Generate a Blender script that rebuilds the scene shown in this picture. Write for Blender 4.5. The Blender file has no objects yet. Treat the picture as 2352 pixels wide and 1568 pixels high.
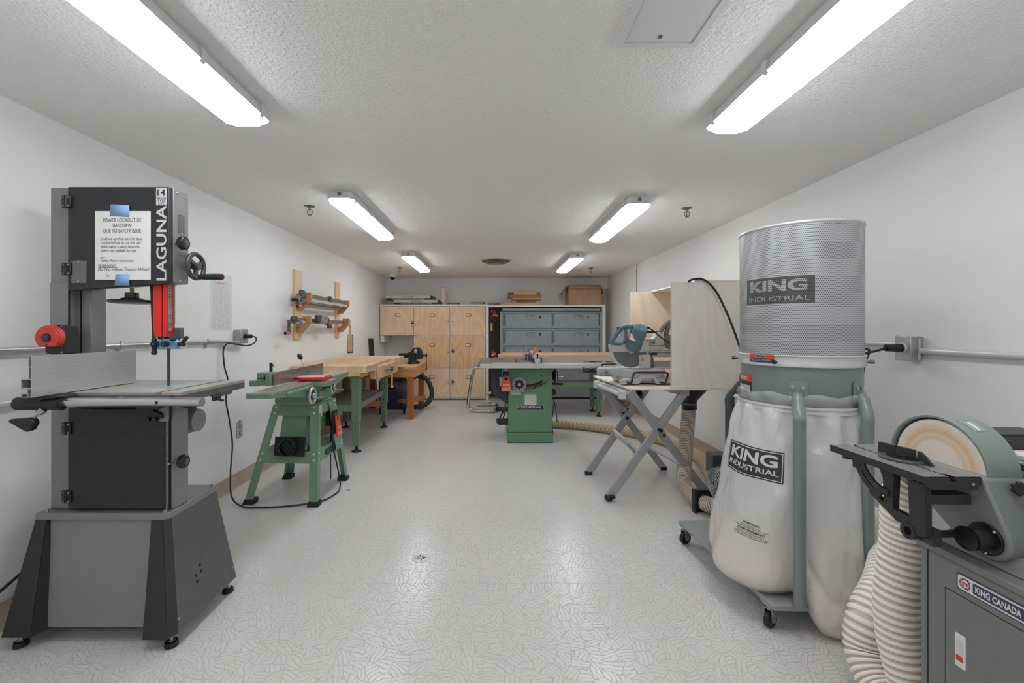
import bpy, bmesh, math, random
from mathutils import Vector, Matrix
random.seed(7)
PI = math.pi
SC = bpy.context.scene
COL = SC.collection

# ---------------------------------------------------------------- camera, world, exposure
F = 1000.0                      # focal length in pixels of a 2352 wide frame
CU, CV, CH = 1136.0, 757.0, 1.2  # vanishing point and camera height
cam_data = bpy.data.cameras.new('camera')
cam_data.sensor_width = 36.0
cam_data.lens = F / 2352 * 36
cam_data.shift_x = (1176 - CU) / 2352
cam_data.shift_y = (CV - 784) / 2352
cam_data.clip_start = 0.02
cam = bpy.data.objects.new('camera', cam_data)
cam.location = (0, 0, CH)
cam.rotation_euler = (PI / 2, 0, 0)
COL.objects.link(cam)
SC.camera = cam
w = bpy.data.worlds.new('world'); SC.world = w; w.use_nodes = True
w.node_tree.nodes['Background'].inputs[0].default_value = (0.8, 0.85, 0.9, 1)
w.node_tree.nodes['Background'].inputs[1].default_value = 0.05
SC.view_settings.view_transform = 'Standard'
SC.view_settings.look = 'None'
SC.view_settings.gamma = 1
SC.view_settings.exposure = 0.0
SC.cycles.max_bounces = 14
SC.cycles.diffuse_bounces = 10
SC.cycles.transparent_max_bounces = 16
SC.cycles.sample_clamp_indirect = 6
LIGHT = 15.5                     # strength of the ceiling fixtures' diffusers

# room
XL, XR, YB, YF, ZC = -1.972, 2.04, 7.94, -2.6, 2.136

def at(u, v, Y):                # a point of the photograph at depth Y
    return Vector(((u - CU) * Y / F, Y, CH - (v - CV) * Y / F))

# ---------------------------------------------------------------- materials
def lin(c):
    c = c / 255.0
    return c / 12.92 if c <= 0.04045 else ((c + 0.055) / 1.055) ** 2.4
def rgb(c): return (lin(c[0]), lin(c[1]), lin(c[2]), 1)
class NT:
    def __init__(s, name):
        s.m = bpy.data.materials.new(name); s.m.use_nodes = True
        s.t = s.m.node_tree; s.n = s.t.nodes; s.l = s.t.links
        s.b = s.n['Principled BSDF']; s.out = s.n['Material Output']
    def new(s, kind, **kw):
        n = s.n.new(kind)
        for k, v in kw.items(): setattr(n, k, v)
        return n
    def link(s, a, b): s.l.new(a, b)
    def math(s, op, a, b=None, clamp=False):
        n = s.n.new('ShaderNodeMath'); n.operation = op; n.use_clamp = clamp
        for i, x in enumerate((a, b)):
            if x is None: continue
            if isinstance(x, (int, float)): n.inputs[i].default_value = x
            else: s.l.new(x, n.inputs[i])
        return n.outputs[0]
    def mix(s, fac, a, b):
        n = s.n.new('ShaderNodeMix'); n.data_type = 'RGBA'
        for i, x in ((0, fac), (6, a), (7, b)):
            if isinstance(x, (int, float)): n.inputs[i].default_value = x
            elif isinstance(x, tuple): n.inputs[i].default_value = x
            else: s.l.new(x, n.inputs[i])
        return n.outputs[2]
    def coord(s, sx=1, sy=1, sz=1):
        tc = s.n.new('ShaderNodeTexCoord'); mp = s.n.new('ShaderNodeMapping')
        mp.inputs['Scale'].default_value = (sx, sy, sz)
        s.l.new(tc.outputs['Object'], mp.inputs[0]); return mp.outputs[0]
    def noise(s, vec, scale, detail=2, rough=.5):
        n = s.n.new('ShaderNodeTexNoise'); n.inputs['Scale'].default_value = scale
        n.inputs['Detail'].default_value = detail; n.inputs['Roughness'].default_value = rough
        s.l.new(vec, n.inputs['Vector']); return n.outputs['Fac']
    def ramp(s, fac, stops):
        n = s.n.new('ShaderNodeValToRGB'); r = n.color_ramp
        while len(r.elements) < len(stops): r.elements.new(.5)
        for e, (p, c) in zip(r.elements, stops): e.position = p; e.color = c
        s.l.new(fac, n.inputs[0]); return n.outputs[0]
    def bump(s, h, dist, strength=1.0):
        n = s.n.new('ShaderNodeBump'); n.inputs['Distance'].default_value = dist
        n.inputs['Strength'].default_value = strength
        s.l.new(h, n.inputs['Height']); s.l.new(n.outputs[0], s.b.inputs['Normal'])
MATS = {}
def M(name, c, rough=.5, metal=0.0, bump=0, bscale=300, var=0, vscale=8, coat=0, alpha=1, spec=.5):
    if name in MATS: return MATS[name]
    t = NT(name); b = t.b
    b.inputs['Base Color'].default_value = rgb(c)
    b.inputs['Roughness'].default_value = rough
    b.inputs['Metallic'].default_value = metal
    b.inputs['Specular IOR Level'].default_value = spec
    b.inputs['Coat Weight'].default_value = coat
    b.inputs['Coat Roughness'].default_value = .15
    b.inputs['Alpha'].default_value = alpha
    v = t.coord()
    if var:
        c1 = rgb([min(255, k * (1 + var)) for k in c]); c2 = rgb([k * (1 - var) for k in c])
        f = t.noise(v, vscale, 5, .6)
        t.link(t.ramp(f, [(.3, c2), (.7, c1)]), b.inputs['Base Color'])
    if bump:
        t.bump(t.noise(v, bscale, 2), bump)
    MATS[name] = t.m
    return t.m
def wood(name, c1, c2, axis='y', scale=1.0, rough=.5, dist=6.0, knots=0.0):
    if name in MATS: return MATS[name]
    t = NT(name); s = [14 * scale] * 3; s['xyz'.index(axis)] = 1.2 * scale
    v = t.coord(*s)
    n1 = t.noise(v, 1.4, 6, .62)
    v2 = t.coord(*[k * 6 for k in s]); n2 = t.noise(v2, 1.5, 3, .6)
    f = t.math('ADD', t.math('MULTIPLY', n1, .75), t.math('MULTIPLY', n2, .25))
    c = t.ramp(f, [(.3, rgb(c2)), (.52, rgb([(a + b) / 2 for a, b in zip(c1, c2)])), (.7, rgb(c1))])
    t.link(c, t.b.inputs['Base Color'])
    t.b.inputs['Roughness'].default_value = rough
    t.bump(n2, .0006, .5)
    MATS[name] = t.m; return t.m
def plywood(name, c1, c2, axis='z', rough=.55):
    if name in MATS: return MATS[name]
    t = NT(name)
    sc = {'z': (3.0, 3.0, .8), 'x': (.8, 3, 3), 'y': (3, .8, 3)}[axis]
    v = t.coord(*sc)
    wv = t.noise(v, 1.1, 1, .4)
    band = t.math('FRACT', t.math('MULTIPLY', wv, 11))
    tri = t.math('ABSOLUTE', t.math('SUBTRACT', t.math('MULTIPLY', band, 2), 1))
    fine = t.noise(t.coord(*[k * 25 for k in sc]), 1.5, 3, .6)
    big = t.noise(t.coord(1, 1, 1), 2.2, 2)
    f = t.math('ADD', t.math('ADD', t.math('MULTIPLY', tri, .22), t.math('MULTIPLY', fine, .28)), t.math('MULTIPLY', big, .5))
    t.link(t.ramp(f, [(.3, rgb(c2)), (.68, rgb(c1))]), t.b.inputs['Base Color'])
    t.b.inputs['Roughness'].default_value = rough
    MATS[name] = t.m; return t.m
def butcher(name, c1, c2, along='y', strip=.042, length=.7):
    if name in MATS: return MATS[name]
    t = NT(name); tc = t.new('ShaderNodeTexCoord'); sp = t.new('ShaderNodeSeparateXYZ')
    t.link(tc.outputs['Object'], sp.inputs[0])
    cb = t.new('ShaderNodeCombineXYZ')
    a, b = (1, 0) if along == 'y' else (0, 1)
    sn = t.new('ShaderNodeSeparateXYZ'); t.link(tc.outputs['Normal'], sn.inputs[0])
    mk = t.math('GREATER_THAN', t.math('ABSOLUTE', sn.outputs[b]), .5)
    t.link(sp.outputs[a], cb.inputs[0]); t.link(t.math('ADD', sp.outputs[b], t.math('MULTIPLY', sp.outputs[2], mk)), cb.inputs[1])
    br = t.new('ShaderNodeTexBrick'); t.link(cb.outputs[0], br.inputs['Vector'])
    br.inputs['Scale'].default_value = 1; br.inputs['Brick Width'].default_value = length
    br.inputs['Row Height'].default_value = strip; br.inputs['Mortar Size'].default_value = .0006
    br.inputs['Color1'].default_value = rgb(c1); br.inputs['Color2'].default_value = rgb(c2)
    br.inputs['Mortar'].default_value = rgb([k * .6 for k in c2]); br.offset = .37
    s = [20, 20, 20]; s[a] = 1.5
    n = t.noise(t.coord(*s), 2, 5, .6)
    big = t.noise(t.coord(1.5, 1.5, 1.5), 1.5, 4)
    f = t.math('MULTIPLY', t.math('ADD', n, big), .5)
    dk = t.ramp(f, [(.3, (.68, .62, .56, 1)), (.65, (1.1, 1.1, 1.1, 1))])
    mx = t.new('ShaderNodeMix', data_type='RGBA', blend_type='MULTIPLY'); mx.inputs[0].default_value = 1
    t.link(br.outputs[0], mx.inputs[6]); t.link(dk, mx.inputs[7]); t.link(mx.outputs[2], t.b.inputs['Base Color'])
    t.b.inputs['Roughness'].default_value = .42
    MATS[name] = t.m; return t.m

def m_floor():
    t = NT('floor_vinyl'); v = t.coord()
    wob = t.new('ShaderNodeTexNoise'); wob.inputs['Scale'].default_value = 22; wob.inputs['Detail'].default_value = 1
    t.link(v, wob.inputs['Vector'])
    add = t.new('ShaderNodeVectorMath', operation='MULTIPLY_ADD'); t.link(wob.outputs['Color'], add.inputs[0])
    add.inputs[1].default_value = (.030, .030, .030); t.link(v, add.inputs[2])
    vo = t.new('ShaderNodeTexVoronoi', voronoi_dimensions='2D'); vo.inputs['Scale'].default_value = 18.5
    vo.inputs['Randomness'].default_value = 1.0; t.link(add.outputs[0], vo.inputs['Vector'])
    ve = t.new('ShaderNodeTexVoronoi', voronoi_dimensions='2D', feature='DISTANCE_TO_EDGE'); ve.inputs['Scale'].default_value = 18.5
    ve.inputs['Randomness'].default_value = 1.0; t.link(add.outputs[0], ve.inputs['Vector'])
    sc = t.new('ShaderNodeSeparateColor'); t.link(vo.outputs['Color'], sc.inputs[0])
    ang = t.math('MULTIPLY', sc.outputs[0], PI)
    sp = t.new('ShaderNodeSeparateXYZ'); t.link(add.outputs[0], sp.inputs[0])
    s = t.math('ADD', t.math('MULTIPLY', sp.outputs[0], t.math('COSINE', ang)), t.math('MULTIPLY', sp.outputs[1], t.math('SINE', ang)))
    fr = t.math('FRACT', t.math('ADD', t.math('MULTIPLY', s, 60), t.math('MULTIPLY', sc.outputs[1], 7)))
    d = t.math('ABSOLUTE', t.math('SUBTRACT', fr, .5))
    l1 = t.math('SMOOTHSTEP' if False else 'GREATER_THAN', d, .41)
    l2 = t.math('LESS_THAN', ve.outputs[0], .024)
    line = t.math('MAXIMUM', l1, l2)
    tone = t.noise(v, 1.3, 4)
    base = t.ramp(tone, [(.3, rgb((208, 206, 202))), (.7, rgb((218, 216, 213)))])
    tint = t.mix(t.math('MULTIPLY', sc.outputs[2], .25), base, rgb((210, 203, 194)))
    tsp = t.new('ShaderNodeSeparateXYZ'); t.link(v, tsp.inputs[0])
    seam = t.math('MAXIMUM', t.math('LESS_THAN', t.math('FRACT', t.math('MULTIPLY', tsp.outputs[0], 3.2787)), .006),
                  t.math('LESS_THAN', t.math('FRACT', t.math('MULTIPLY', tsp.outputs[1], 3.2787)), .006))
    line = t.math('MAXIMUM', line, t.math('MULTIPLY', seam, .8))
    dirt = t.noise(v, 45, 2); sp2 = t.math('GREATER_THAN', dirt, .79)
    c = t.mix(line, tint, rgb((184, 182, 178))); c = t.mix(t.math('MULTIPLY', sp2, .5), c, rgb((140, 120, 105)))
    t.link(c, t.b.inputs['Base Color'])
    t.link(t.math('ADD', t.math('MULTIPLY', line, .28), .24), t.b.inputs['Roughness'])
    t.b.inputs['Specular IOR Level'].default_value = .45
    t.bump(t.math('ADD', t.math('MULTIPLY', line, -1), t.math('MULTIPLY', t.noise(v, 9, 2), .7)), .0012, .6)
    return t.m
def m_ceiling():
    t = NT('ceiling_stipple'); v = t.coord()
    t.b.inputs['Base Color'].default_value = rgb((240, 239, 236)); t.b.inputs['Roughness'].default_value = .6
    n = t.noise(v, 75, 3, .55); n2 = t.noise(v, 28, 2, .5)
    h = t.math('ADD', t.ramp(n, [(.42, (0, 0, 0, 1)), (.68, (1, 1, 1, 1))]), t.math('MULTIPLY', n2, .8))
    t.bump(h, .004, .7); return t.m
def m_wall():
    t = NT('wall_paint'); v = t.coord()
    n = t.noise(v, 1.0, 4)
    t.link(t.ramp(n, [(.3, rgb((229, 229, 228))), (.7, rgb((235, 235, 234)))]), t.b.inputs['Base Color'])
    t.b.inputs['Roughness'].default_value = .45
    t.bump(t.noise(v, 160, 2), .0006, .5); return t.m
def m_perf():
    t = NT('perforated_steel'); tc = t.new('ShaderNodeTexCoord'); sp = t.new('ShaderNodeSeparateXYZ')
    t.link(tc.outputs['Object'], sp.inputs[0])
    th = t.math('ARCTAN2', sp.outputs[1], sp.outputs[0])
    a = t.math('MULTIPLY', th, 230 / (2 * PI)); b = t.math('MULTIPLY', sp.outputs[2], 128)
    row = t.math('FLOOR', b); off = t.math('MULTIPLY', t.math('MODULO', row, 2), .5)
    fa = t.math('SUBTRACT', t.math('FRACT', t.math('ADD', a, off)), .5)
    fb = t.math('SUBTRACT', t.math('FRACT', b), .5)
    d = t.math('SQRT', t.math('ADD', t.math('MULTIPLY', fa, fa), t.math('MULTIPLY', fb, fb)))
    hole = t.math('LESS_THAN', d, .27)
    t.link(t.mix(hole, rgb((186, 188, 190)), rgb((66, 68, 68))), t.b.inputs['Base Color'])
    t.link(t.math('SUBTRACT', .55, t.math('MULTIPLY', hole, .55)), t.b.inputs['Metallic'])
    t.b.inputs['Roughness'].default_value = .38
    t.bump(t.math('MULTIPLY', hole, -1), .001, .8); return t.m
def m_disc():
    t = NT('sanding_disc'); tc = t.new('ShaderNodeTexCoord'); sp = t.new('ShaderNodeSeparateXYZ')
    t.link(tc.outputs['Object'], sp.inputs[0])
    y = t.math('SUBTRACT', sp.outputs[1], DISC_C[0]); z = t.math('SUBTRACT', sp.outputs[2], DISC_C[1])
    r = t.math('SQRT', t.math('ADD', t.math('MULTIPLY', y, y), t.math('MULTIPLY', z, z)))
    n = t.noise(t.coord(), 130, 5, .75)
    r2 = t.math('ADD', r, t.math('MULTIPLY', t.math('SUBTRACT', n, .5), .022))
    k = t.math('DIVIDE', r2, .115)
    c = t.ramp(k, [(0, rgb((244, 232, 222))), (.5, rgb((244, 230, 218))), (.60, rgb((238, 204, 168))), (.66, rgb((244, 222, 200))),
                   (.75, rgb((234, 196, 154))), (.84, rgb((243, 220, 194))), (.95, rgb((248, 240, 232)))])
    t.link(c, t.b.inputs['Base Color']); t.b.inputs['Roughness'].default_value = .8; return t.m
def m_bag():
    t = NT('clear_bag'); n = t.n; b = t.b
    b.inputs['Base Color'].default_value = rgb((240, 240, 239)); b.inputs['Roughness'].default_value = .18
    b.inputs['Coat Weight'].default_value = .3
    v = t.coord(8, 8, 3.5); h = t.noise(v, 1.5, 2, .5)
    rid = t.math('ABSOLUTE', t.math('SUBTRACT', h, .5))
    t.bump(t.math('MULTIPLY', rid, -1), .06, .42)
    tr = n.new('ShaderNodeBsdfTranslucent'); tr.inputs[0].default_value = rgb((244, 244, 243))
    tp = n.new('ShaderNodeBsdfTransparent'); tp.inputs[0].default_value = (1, 1, 1, 1)
    m1 = n.new('ShaderNodeMixShader'); m1.inputs[0].default_value = .26
    t.link(b.outputs[0], m1.inputs[1]); t.link(tr.outputs[0], m1.inputs[2])
    m2 = n.new('ShaderNodeMixShader'); t.link(m1.outputs[0], m2.inputs[1]); t.link(tp.outputs[0], m2.inputs[2])
    m2.inputs[0].default_value = .19
    t.link(m2.outputs[0], t.out.inputs[0]); return t.m
def m_emit(name, c, s):
    t = NT(name); e = t.n.new('ShaderNodeEmission'); e.inputs[0].default_value = c; e.inputs[1].default_value = s
    t.link(e.outputs[0], t.out.inputs[0]); return t.m
def m_lines(name, c, ink, period=.004, axis=2):
    t = NT(name); tc = t.new('ShaderNodeTexCoord'); sp = t.new('ShaderNodeSeparateXYZ'); t.link(tc.outputs['Object'], sp.inputs[0])
    f = t.math('GREATER_THAN', t.math('FRACT', t.math('DIVIDE', sp.outputs[axis], period)), .55)
    n = t.noise(t.coord(130, 130, 40), 1.2, 2); g = t.math('GREATER_THAN', n, .44)
    t.link(t.mix(t.math('MULTIPLY', t.math('MULTIPLY', f, g), .75), rgb(c), rgb(ink)), t.b.inputs['Base Color'])
    t.b.inputs['Roughness'].default_value = .5; return t.m
DISC_C = (0.0, 0.0)

# ---------------------------------------------------------------- object helpers
def top(o):
    while o.parent: o = o.parent
    return o
def tag(o, label=None, cat=None, group=None, kind=None):
    if label: o['label'] = label
    if cat: o['category'] = cat
    if group: o['group'] = group
    if kind: o['kind'] = kind
    return o
def thing(name, loc, label, cat, group=None, rz=0):
    o = bpy.data.objects.new(name, None); COL.objects.link(o)
    o.location = loc; o.rotation_euler = (0, 0, rz); o.empty_display_size = .05
    return tag(o, label, cat, group)
def copy_tree(o, parent=None):
    c = o.copy(); COL.objects.link(c)
    if parent: c.parent = parent
    for ch in [k for k in o.children]: copy_tree(ch, c)
    return c
def fr(o, x, y):                # frame matrix: origin and two axes
    x = Vector(x).normalized(); y = Vector(y).normalized(); z = x.cross(y).normalized(); y = z.cross(x)
    m = Matrix.Identity(4)
    for i in range(3): m[i][0], m[i][1], m[i][2], m[i][3] = x[i], y[i], z[i], o[i]
    return m
class MB:
    def __init__(s): s.bm = bmesh.new(); s.mi = 0
    def _f(s, vs):
        try: f = s.bm.faces.new(vs)
        except ValueError: return None
        f.material_index = s.mi; return f
    def box(s, x0, x1, y0, y1, z0, z1, mat=None):
        P = [Vector((x, y, z)) for z in (z0, z1) for y in (y0, y1) for x in (x0, x1)]
        if mat: P = [mat @ p for p in P]
        v = [s.bm.verts.new(p) for p in P]
        for q in ((0, 2, 3, 1), (4, 5, 7, 6), (0, 1, 5, 4), (2, 6, 7, 3), (0, 4, 6, 2), (1, 3, 7, 5)): s._f([v[i] for i in q])
        return s
    def hexa(s, P):             # eight corners in box order (x fastest, then y, then z)
        v = [s.bm.verts.new(p) for p in P]
        for q in ((0, 2, 3, 1), (4, 5, 7, 6), (0, 1, 5, 4), (2, 6, 7, 3), (0, 4, 6, 2), (1, 3, 7, 5)): s._f([v[i] for i in q])
        return s
    def bar(s, a, b, w, h, up=(0, 0, 1)):
        a = Vector(a); b = Vector(b); d = b - a; L = d.length; d.normalize()
        up = Vector(up)
        if abs(up.dot(d)) > .98: up = Vector((0, 1, 0))
        x = d.cross(up).normalized(); y = x.cross(d)
        m = fr(a, x, y)         # z is x cross y = -d or d
        sgn = 1 if m.col[2].to_3d().dot(d) > 0 else -1
        return s.box(-w / 2, w / 2, -h / 2, h / 2, min(0, sgn * L), max(0, sgn * L), m)
    def ring(s, m, r, n, ph=0):
        return [s.bm.verts.new(m @ Vector((r * math.cos(2 * PI * i / n + ph), r * math.sin(2 * PI * i / n + ph), 0))) for i in range(n)]
    def skin(s, rings, closed=False, caps=True):
        n = len(rings[0])
        for a, b in zip(rings, rings[1:] + ([rings[0]] if closed else [])):
            for i in range(n): s._f([a[i], a[(i + 1) % n], b[(i + 1) % n], b[i]])
        if caps and not closed: s._f(list(reversed(rings[0]))); s._f(rings[-1])
        return s
    def cyl(s, a, b, r, r1=None, n=24, caps=True):
        a = Vector(a); b = Vector(b); d = (b - a).normalized()
        x = d.orthogonal().normalized(); y = d.cross(x)
        r1 = r if r1 is None else r1
        return s.skin([s.ring(fr(a, x, y), r, n), s.ring(fr(b, x, y), r1, n)], caps=caps)
    def lathe(s, prof, m=Matrix.Identity(4), n=32, caps=True):
        return s.skin([s.ring(m @ Matrix.Translation((0, 0, z)), max(r, 1e-5), n) for r, z in prof], caps=caps)
    def tube(s, pts, r, n=10, closed=False, caps=True, step=None):
        pts = [Vector(p) for p in pts]
        rr = r if callable(r) else (lambda t, i: r)
        N = len(pts); rings = []; x = None
        for i, p in enumerate(pts):
            if closed: d = pts[(i + 1) % N] - pts[i - 1]
            else: d = pts[min(i + 1, N - 1)] - pts[max(i - 1, 0)]
            d.normalize()
            if x is None: x = d.orthogonal().normalized()
            x = (x - d * x.dot(d)).normalized(); y = d.cross(x)
            rings.append(s.ring(fr(p, x, y), rr(i / max(1, N - 1), i), n))
        return s.skin(rings, closed, caps)
    def prism(s, poly, z0, z1, m=Matrix.Identity(4)):
        a = [s.bm.verts.new(m @ Vector((x, y, z0))) for x, y in poly]
        b = [s.bm.verts.new(m @ Vector((x, y, z1))) for x, y in poly]
        n = len(poly); s._f(list(reversed(a))); s._f(b)
        for i in range(n): s._f([a[i], a[(i + 1) % n], b[(i + 1) % n], b[i]])
        return s
    def ball(s, c, r, sx=1, sy=1, sz=1, n=16):
        prof = [(math.sin(PI * i / (n // 2)), -math.cos(PI * i / (n // 2))) for i in range(n // 2 + 1)]
        m = Matrix.Translation(c) @ Matrix.Diagonal((r * sx, r * sy, r * sz, 1))
        return s.lathe(prof, m, n, caps=False)
    def quad(s, *P): s._f([s.bm.verts.new(p) for p in P]); return s
    def mark(s, i): s.mi = i; return s
    def build(s, name, mats, parent=None, bevel=0, seg=2, smooth=40, solid=0, local=False, label=None, sub=0):
        bm = s.bm
        bmesh.ops.recalc_face_normals(bm, faces=bm.faces)
        org = Vector((0, 0, 0))
        if parent is not None:
            if not local: org = top(parent).location.copy()
        elif not local:
            if bm.verts:
                xs = [v.co for v in bm.verts]
                org = Vector(((min(v.x for v in xs) + max(v.x for v in xs)) / 2, (min(v.y for v in xs) + max(v.y for v in xs)) / 2, min(v.z for v in xs)))
        for v in bm.verts: v.co -= org
        if smooth:
            ca = math.radians(smooth)
            for e in bm.edges:
                if len(e.link_faces) == 2:
                    e.smooth = e.calc_face_angle(0) < ca
            for f in bm.faces: f.smooth = True
        me = bpy.data.meshes.new(name); bm.to_mesh(me); bm.free()
        if not isinstance(mats, (list, tuple)): mats = [mats]
        for m in mats: me.materials.append(m)
        o = bpy.data.objects.new(name, me); COL.objects.link(o)
        if parent is not None: o.parent = parent
        else: o.location = org
        if label: o['label'] = label
        if solid:
            md = o.modifiers.new('solid', 'SOLIDIFY'); md.thickness = solid; md.offset = 0
        if bevel:
            md = o.modifiers.new('bevel', 'BEVEL'); md.width = bevel; md.segments = seg; md.limit_method = 'ANGLE'
            md.angle_limit = math.radians(38); md.harden_normals = False
        if sub:
            md = o.modifiers.new('sub', 'SUBSURF'); md.levels = sub; md.render_levels = sub
        return o
def smoothpath(pts, k=8):
    P = [Vector(p) for p in pts]; P = [P[0] * 2 - P[1]] + P + [P[-1] * 2 - P[-2]]; out = []
    for i in range(1, len(P) - 2):
        a, b, c, d = P[i - 1:i + 3]
        for j in range(k):
            t = j / k
            out.append(.5 * ((2 * b) + (c - a) * t + (2 * a - 5 * b + 4 * c - d) * t * t + (3 * b - a - 3 * c + d) * t ** 3))
    out.append(P[-2]); return out
def resample(pts, step):
    out = [pts[0]]; acc = 0
    for a, b in zip(pts, pts[1:]):
        L = (b - a).length; pos = step - acc
        while pos <= L: out.append(a.lerp(b, pos / L)); pos += step
        acc = (acc + L) % step if L + acc >= step else acc + L
    return out
def rounded(x0, x1, y0, y1, r, k=4):
    out = []
    for cx, cy, a in ((x1 - r, y1 - r, 0), (x0 + r, y1 - r, PI / 2), (x0 + r, y0 + r, PI), (x1 - r, y0 + r, 1.5 * PI)):
        for i in range(k + 1): out.append((cx + r * math.cos(a + PI / 2 * i / k), cy + r * math.sin(a + PI / 2 * i / k)))
    return out
def text(s, w, h, m, name, mat, parent, bold=0.0, depth=.0006, spacing=1.0, line=1.0, align='CENTER', bend=None, shear=0, local=False, fit=True):
    """lettering centred on the frame m (x right, y up), fitted to w by h"""
    cu = bpy.data.curves.new('t', 'FONT'); cu.body = s; cu.align_x = align; cu.offset = bold; cu.space_character = spacing
    cu.space_line = line; cu.resolution_u = 3; cu.shear = shear
    ob = bpy.data.objects.new('t', cu); COL.objects.link(ob)
    bpy.context.view_layer.update()
    dg = bpy.context.evaluated_depsgraph_get()
    me = bpy.data.meshes.new_from_object(ob.evaluated_get(dg))
    bpy.data.objects.remove(ob); bpy.data.curves.remove(cu)
    bm = bmesh.new(); bm.from_mesh(me); bpy.data.meshes.remove(me)
    xs = [v.co.x for v in bm.verts]; ys = [v.co.y for v in bm.verts]
    cx, cy = (min(xs) + max(xs)) / 2, (min(ys) + max(ys)) / 2
    sx = w / (max(xs) - min(xs)); sy = h / (max(ys) - min(ys))
    if bend:
        bmesh.ops.triangulate(bm, faces=bm.faces)
        for _ in range(3):
            L = [e for e in bm.edges if math.hypot((e.verts[0].co.x - e.verts[1].co.x) * sx, (e.verts[0].co.y - e.verts[1].co.y) * sy) > .009]
            if L: bmesh.ops.subdivide_edges(bm, edges=L, cuts=1); bmesh.ops.triangulate(bm, faces=bm.faces)
    org = Vector((0, 0, 0)) if local else top(parent).location.copy()
    for v in bm.verts:
        x, y = (v.co.x - cx) * sx, (v.co.y - cy) * sy
        v.co = (bend(x, y) if bend else m @ Vector((x, y, depth))) - org
    me = bpy.data.meshes.new(name); bm.to_mesh(me); bm.free(); me.materials.append(mat)
    o = bpy.data.objects.new(name, me); COL.objects.link(o); o.parent = parent
    return o
def struct(o): o['kind'] = 'structure'; return o
FX = ((1, 0, 0), (0, 0, 1))       # lettering that faces the camera side (-Y)
FXP = ((0, 1, 0), (0, 0, 1))      # lettering on a face that looks toward +X
FXM = ((0, -1, 0), (0, 0, 1))     # lettering on a face that looks toward -X
# ================================================================ the room
WALL = m_wall(); CEIL = m_ceiling(); FLOOR = m_floor()
BASEB = M('baseboard_vinyl', (176, 158, 142), .45, bump=.0005, bscale=60, var=.04)
struct(MB().box(XL - .1, XR + .1, YF - .1, YB + .1, -.1, 0).build('floor', FLOOR))
struct(MB().box(XL - .1, XR + .1, YF - .1, YB + .1, ZC, ZC + .1).build('ceiling', CEIL))
struct(MB().box(XL - .1, XL, YF, YB, 0, ZC).build('wall_left', WALL))
struct(MB().box(XR, XR + .1, YF, YB, 0, ZC).build('wall_right', WALL))
struct(MB().box(XL - .1, XR + .1, YB, YB + .1, 0, ZC).build('wall_back', WALL))
struct(MB().box(XL - .1, XR + .1, YF - .1, YF, 0, ZC).build('wall_front', WALL))
def baseboard(name, a, b, nrm):
    a = Vector(a); b = Vector(b); d = (b - a); L = d.length; d.normalize(); nrm = Vector(nrm)
    P = [(0, 0), (.016, 0), (.012, .006), (.006, .016), (.005, .1), (.002, .108), (0, .108)]
    m = fr(a, nrm, (0, 0, 1)); s = 1 if m.col[2].to_3d().dot(d) > 0 else -1
    struct(MB().prism(P, 0, s * L, m).build(name, BASEB))
baseboard('baseboard_left', (XL, YF, 0), (XL, YB, 0), (1, 0, 0))
baseboard('baseboard_right', (XR, YF, 0), (XR, YB, 0), (-1, 0, 0))
baseboard('baseboard_back', (XL, YB, 0), (XR, YB, 0), (0, -1, 0))

# ---- ceiling fixtures
HOUSE = M('fixture_housing', (222, 222, 220), .4)
LENS = m_emit('fixture_diffuser', (.93, .975, 1, 1), LIGHT)
CLIP = M('fixture_clip', (214, 216, 218), .25)
KNOCK = M('knockout_grey', (110, 116, 120), .5)
def fixture():
    t = thing('ceiling_light', (0, 0, ZC), '', 'ceiling light')
    L, W = .635, .088
    def octa(l, w, c): return [(-w + c, -l), (w - c, -l), (w, -l + c), (w, l - c), (w - c, l), (-w + c, l), (-w, l - c), (-w, -l + c)]
    def loft(levels):
        b = MB(); rings = []
        for z, l, w, c in levels: rings.append([b.bm.verts.new((x, y, z)) for x, y in octa(l, w, c)])
        return b.skin(rings)
    b = loft([(-.055, L - .012, W - .004, .03), (-.05, L - .008, W - .002, .03), (-.012, L - .02, W - .016, .02), (-.010, L - .03, W - .026, .016), (0, L - .03, W - .026, .016)])
    b.build('housing', HOUSE, t, local=True)
    loft([(-.061, L, W + .003, .03), (-.055, L, W + .003, .03)]).build('rim', CLIP, t, bevel=.0015, local=True)
    loft([(-.097, L - .075, W - .045, .02), (-.094, L - .055, W - .032, .025), (-.083, L - .03, W - .014, .03), (-.0615, L - .008, W - .004, .03)]).build('diffuser', LENS, t, local=True)
    for y in (-.55, -.19, .19, .55):
        for s in (-1, 1):
            c = MB().prism([(0, 0), (.012, -.004), (.012, -.036), (0, -.05), (-.004, -.04), (-.004, -.01)], -.011, .011,
                           fr((s * (W - .006), y, -.02), (s, 0, 0), (0, 0, 1)))
            c.build('clip', CLIP, t, local=True, bevel=.0015)
    MB().cyl((0, -L + .0165, -.03), (0, -L + .009, -.031), .0125).build('knockout', KNOCK, t, local=True)
    return t
f0 = fixture()
rows = [(-1.035, (1.225, 3.527, 5.829, -1.077), 'left'), (1.008, (1.290, 3.645, 5.915, -1.065), 'right')]  # last in each row is added unseen behind the camera to brighten the foreground
names = ['nearest', 'middle', 'farthest', 'unseen']
first = True
for x, ys, side in rows:
    for k, y in enumerate(ys):
        o = f0 if first else copy_tree(f0); first = False
        o.location = (x, y, ZC)
        o['label'] = ('long white ceiling light, %s of the three on the %s side' % (names[k], side)) if k < 3 else 'unseen ceiling light added behind the camera as fill on the %s side' % side
        o['group'] = 'ceiling lights in two rows'

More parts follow.
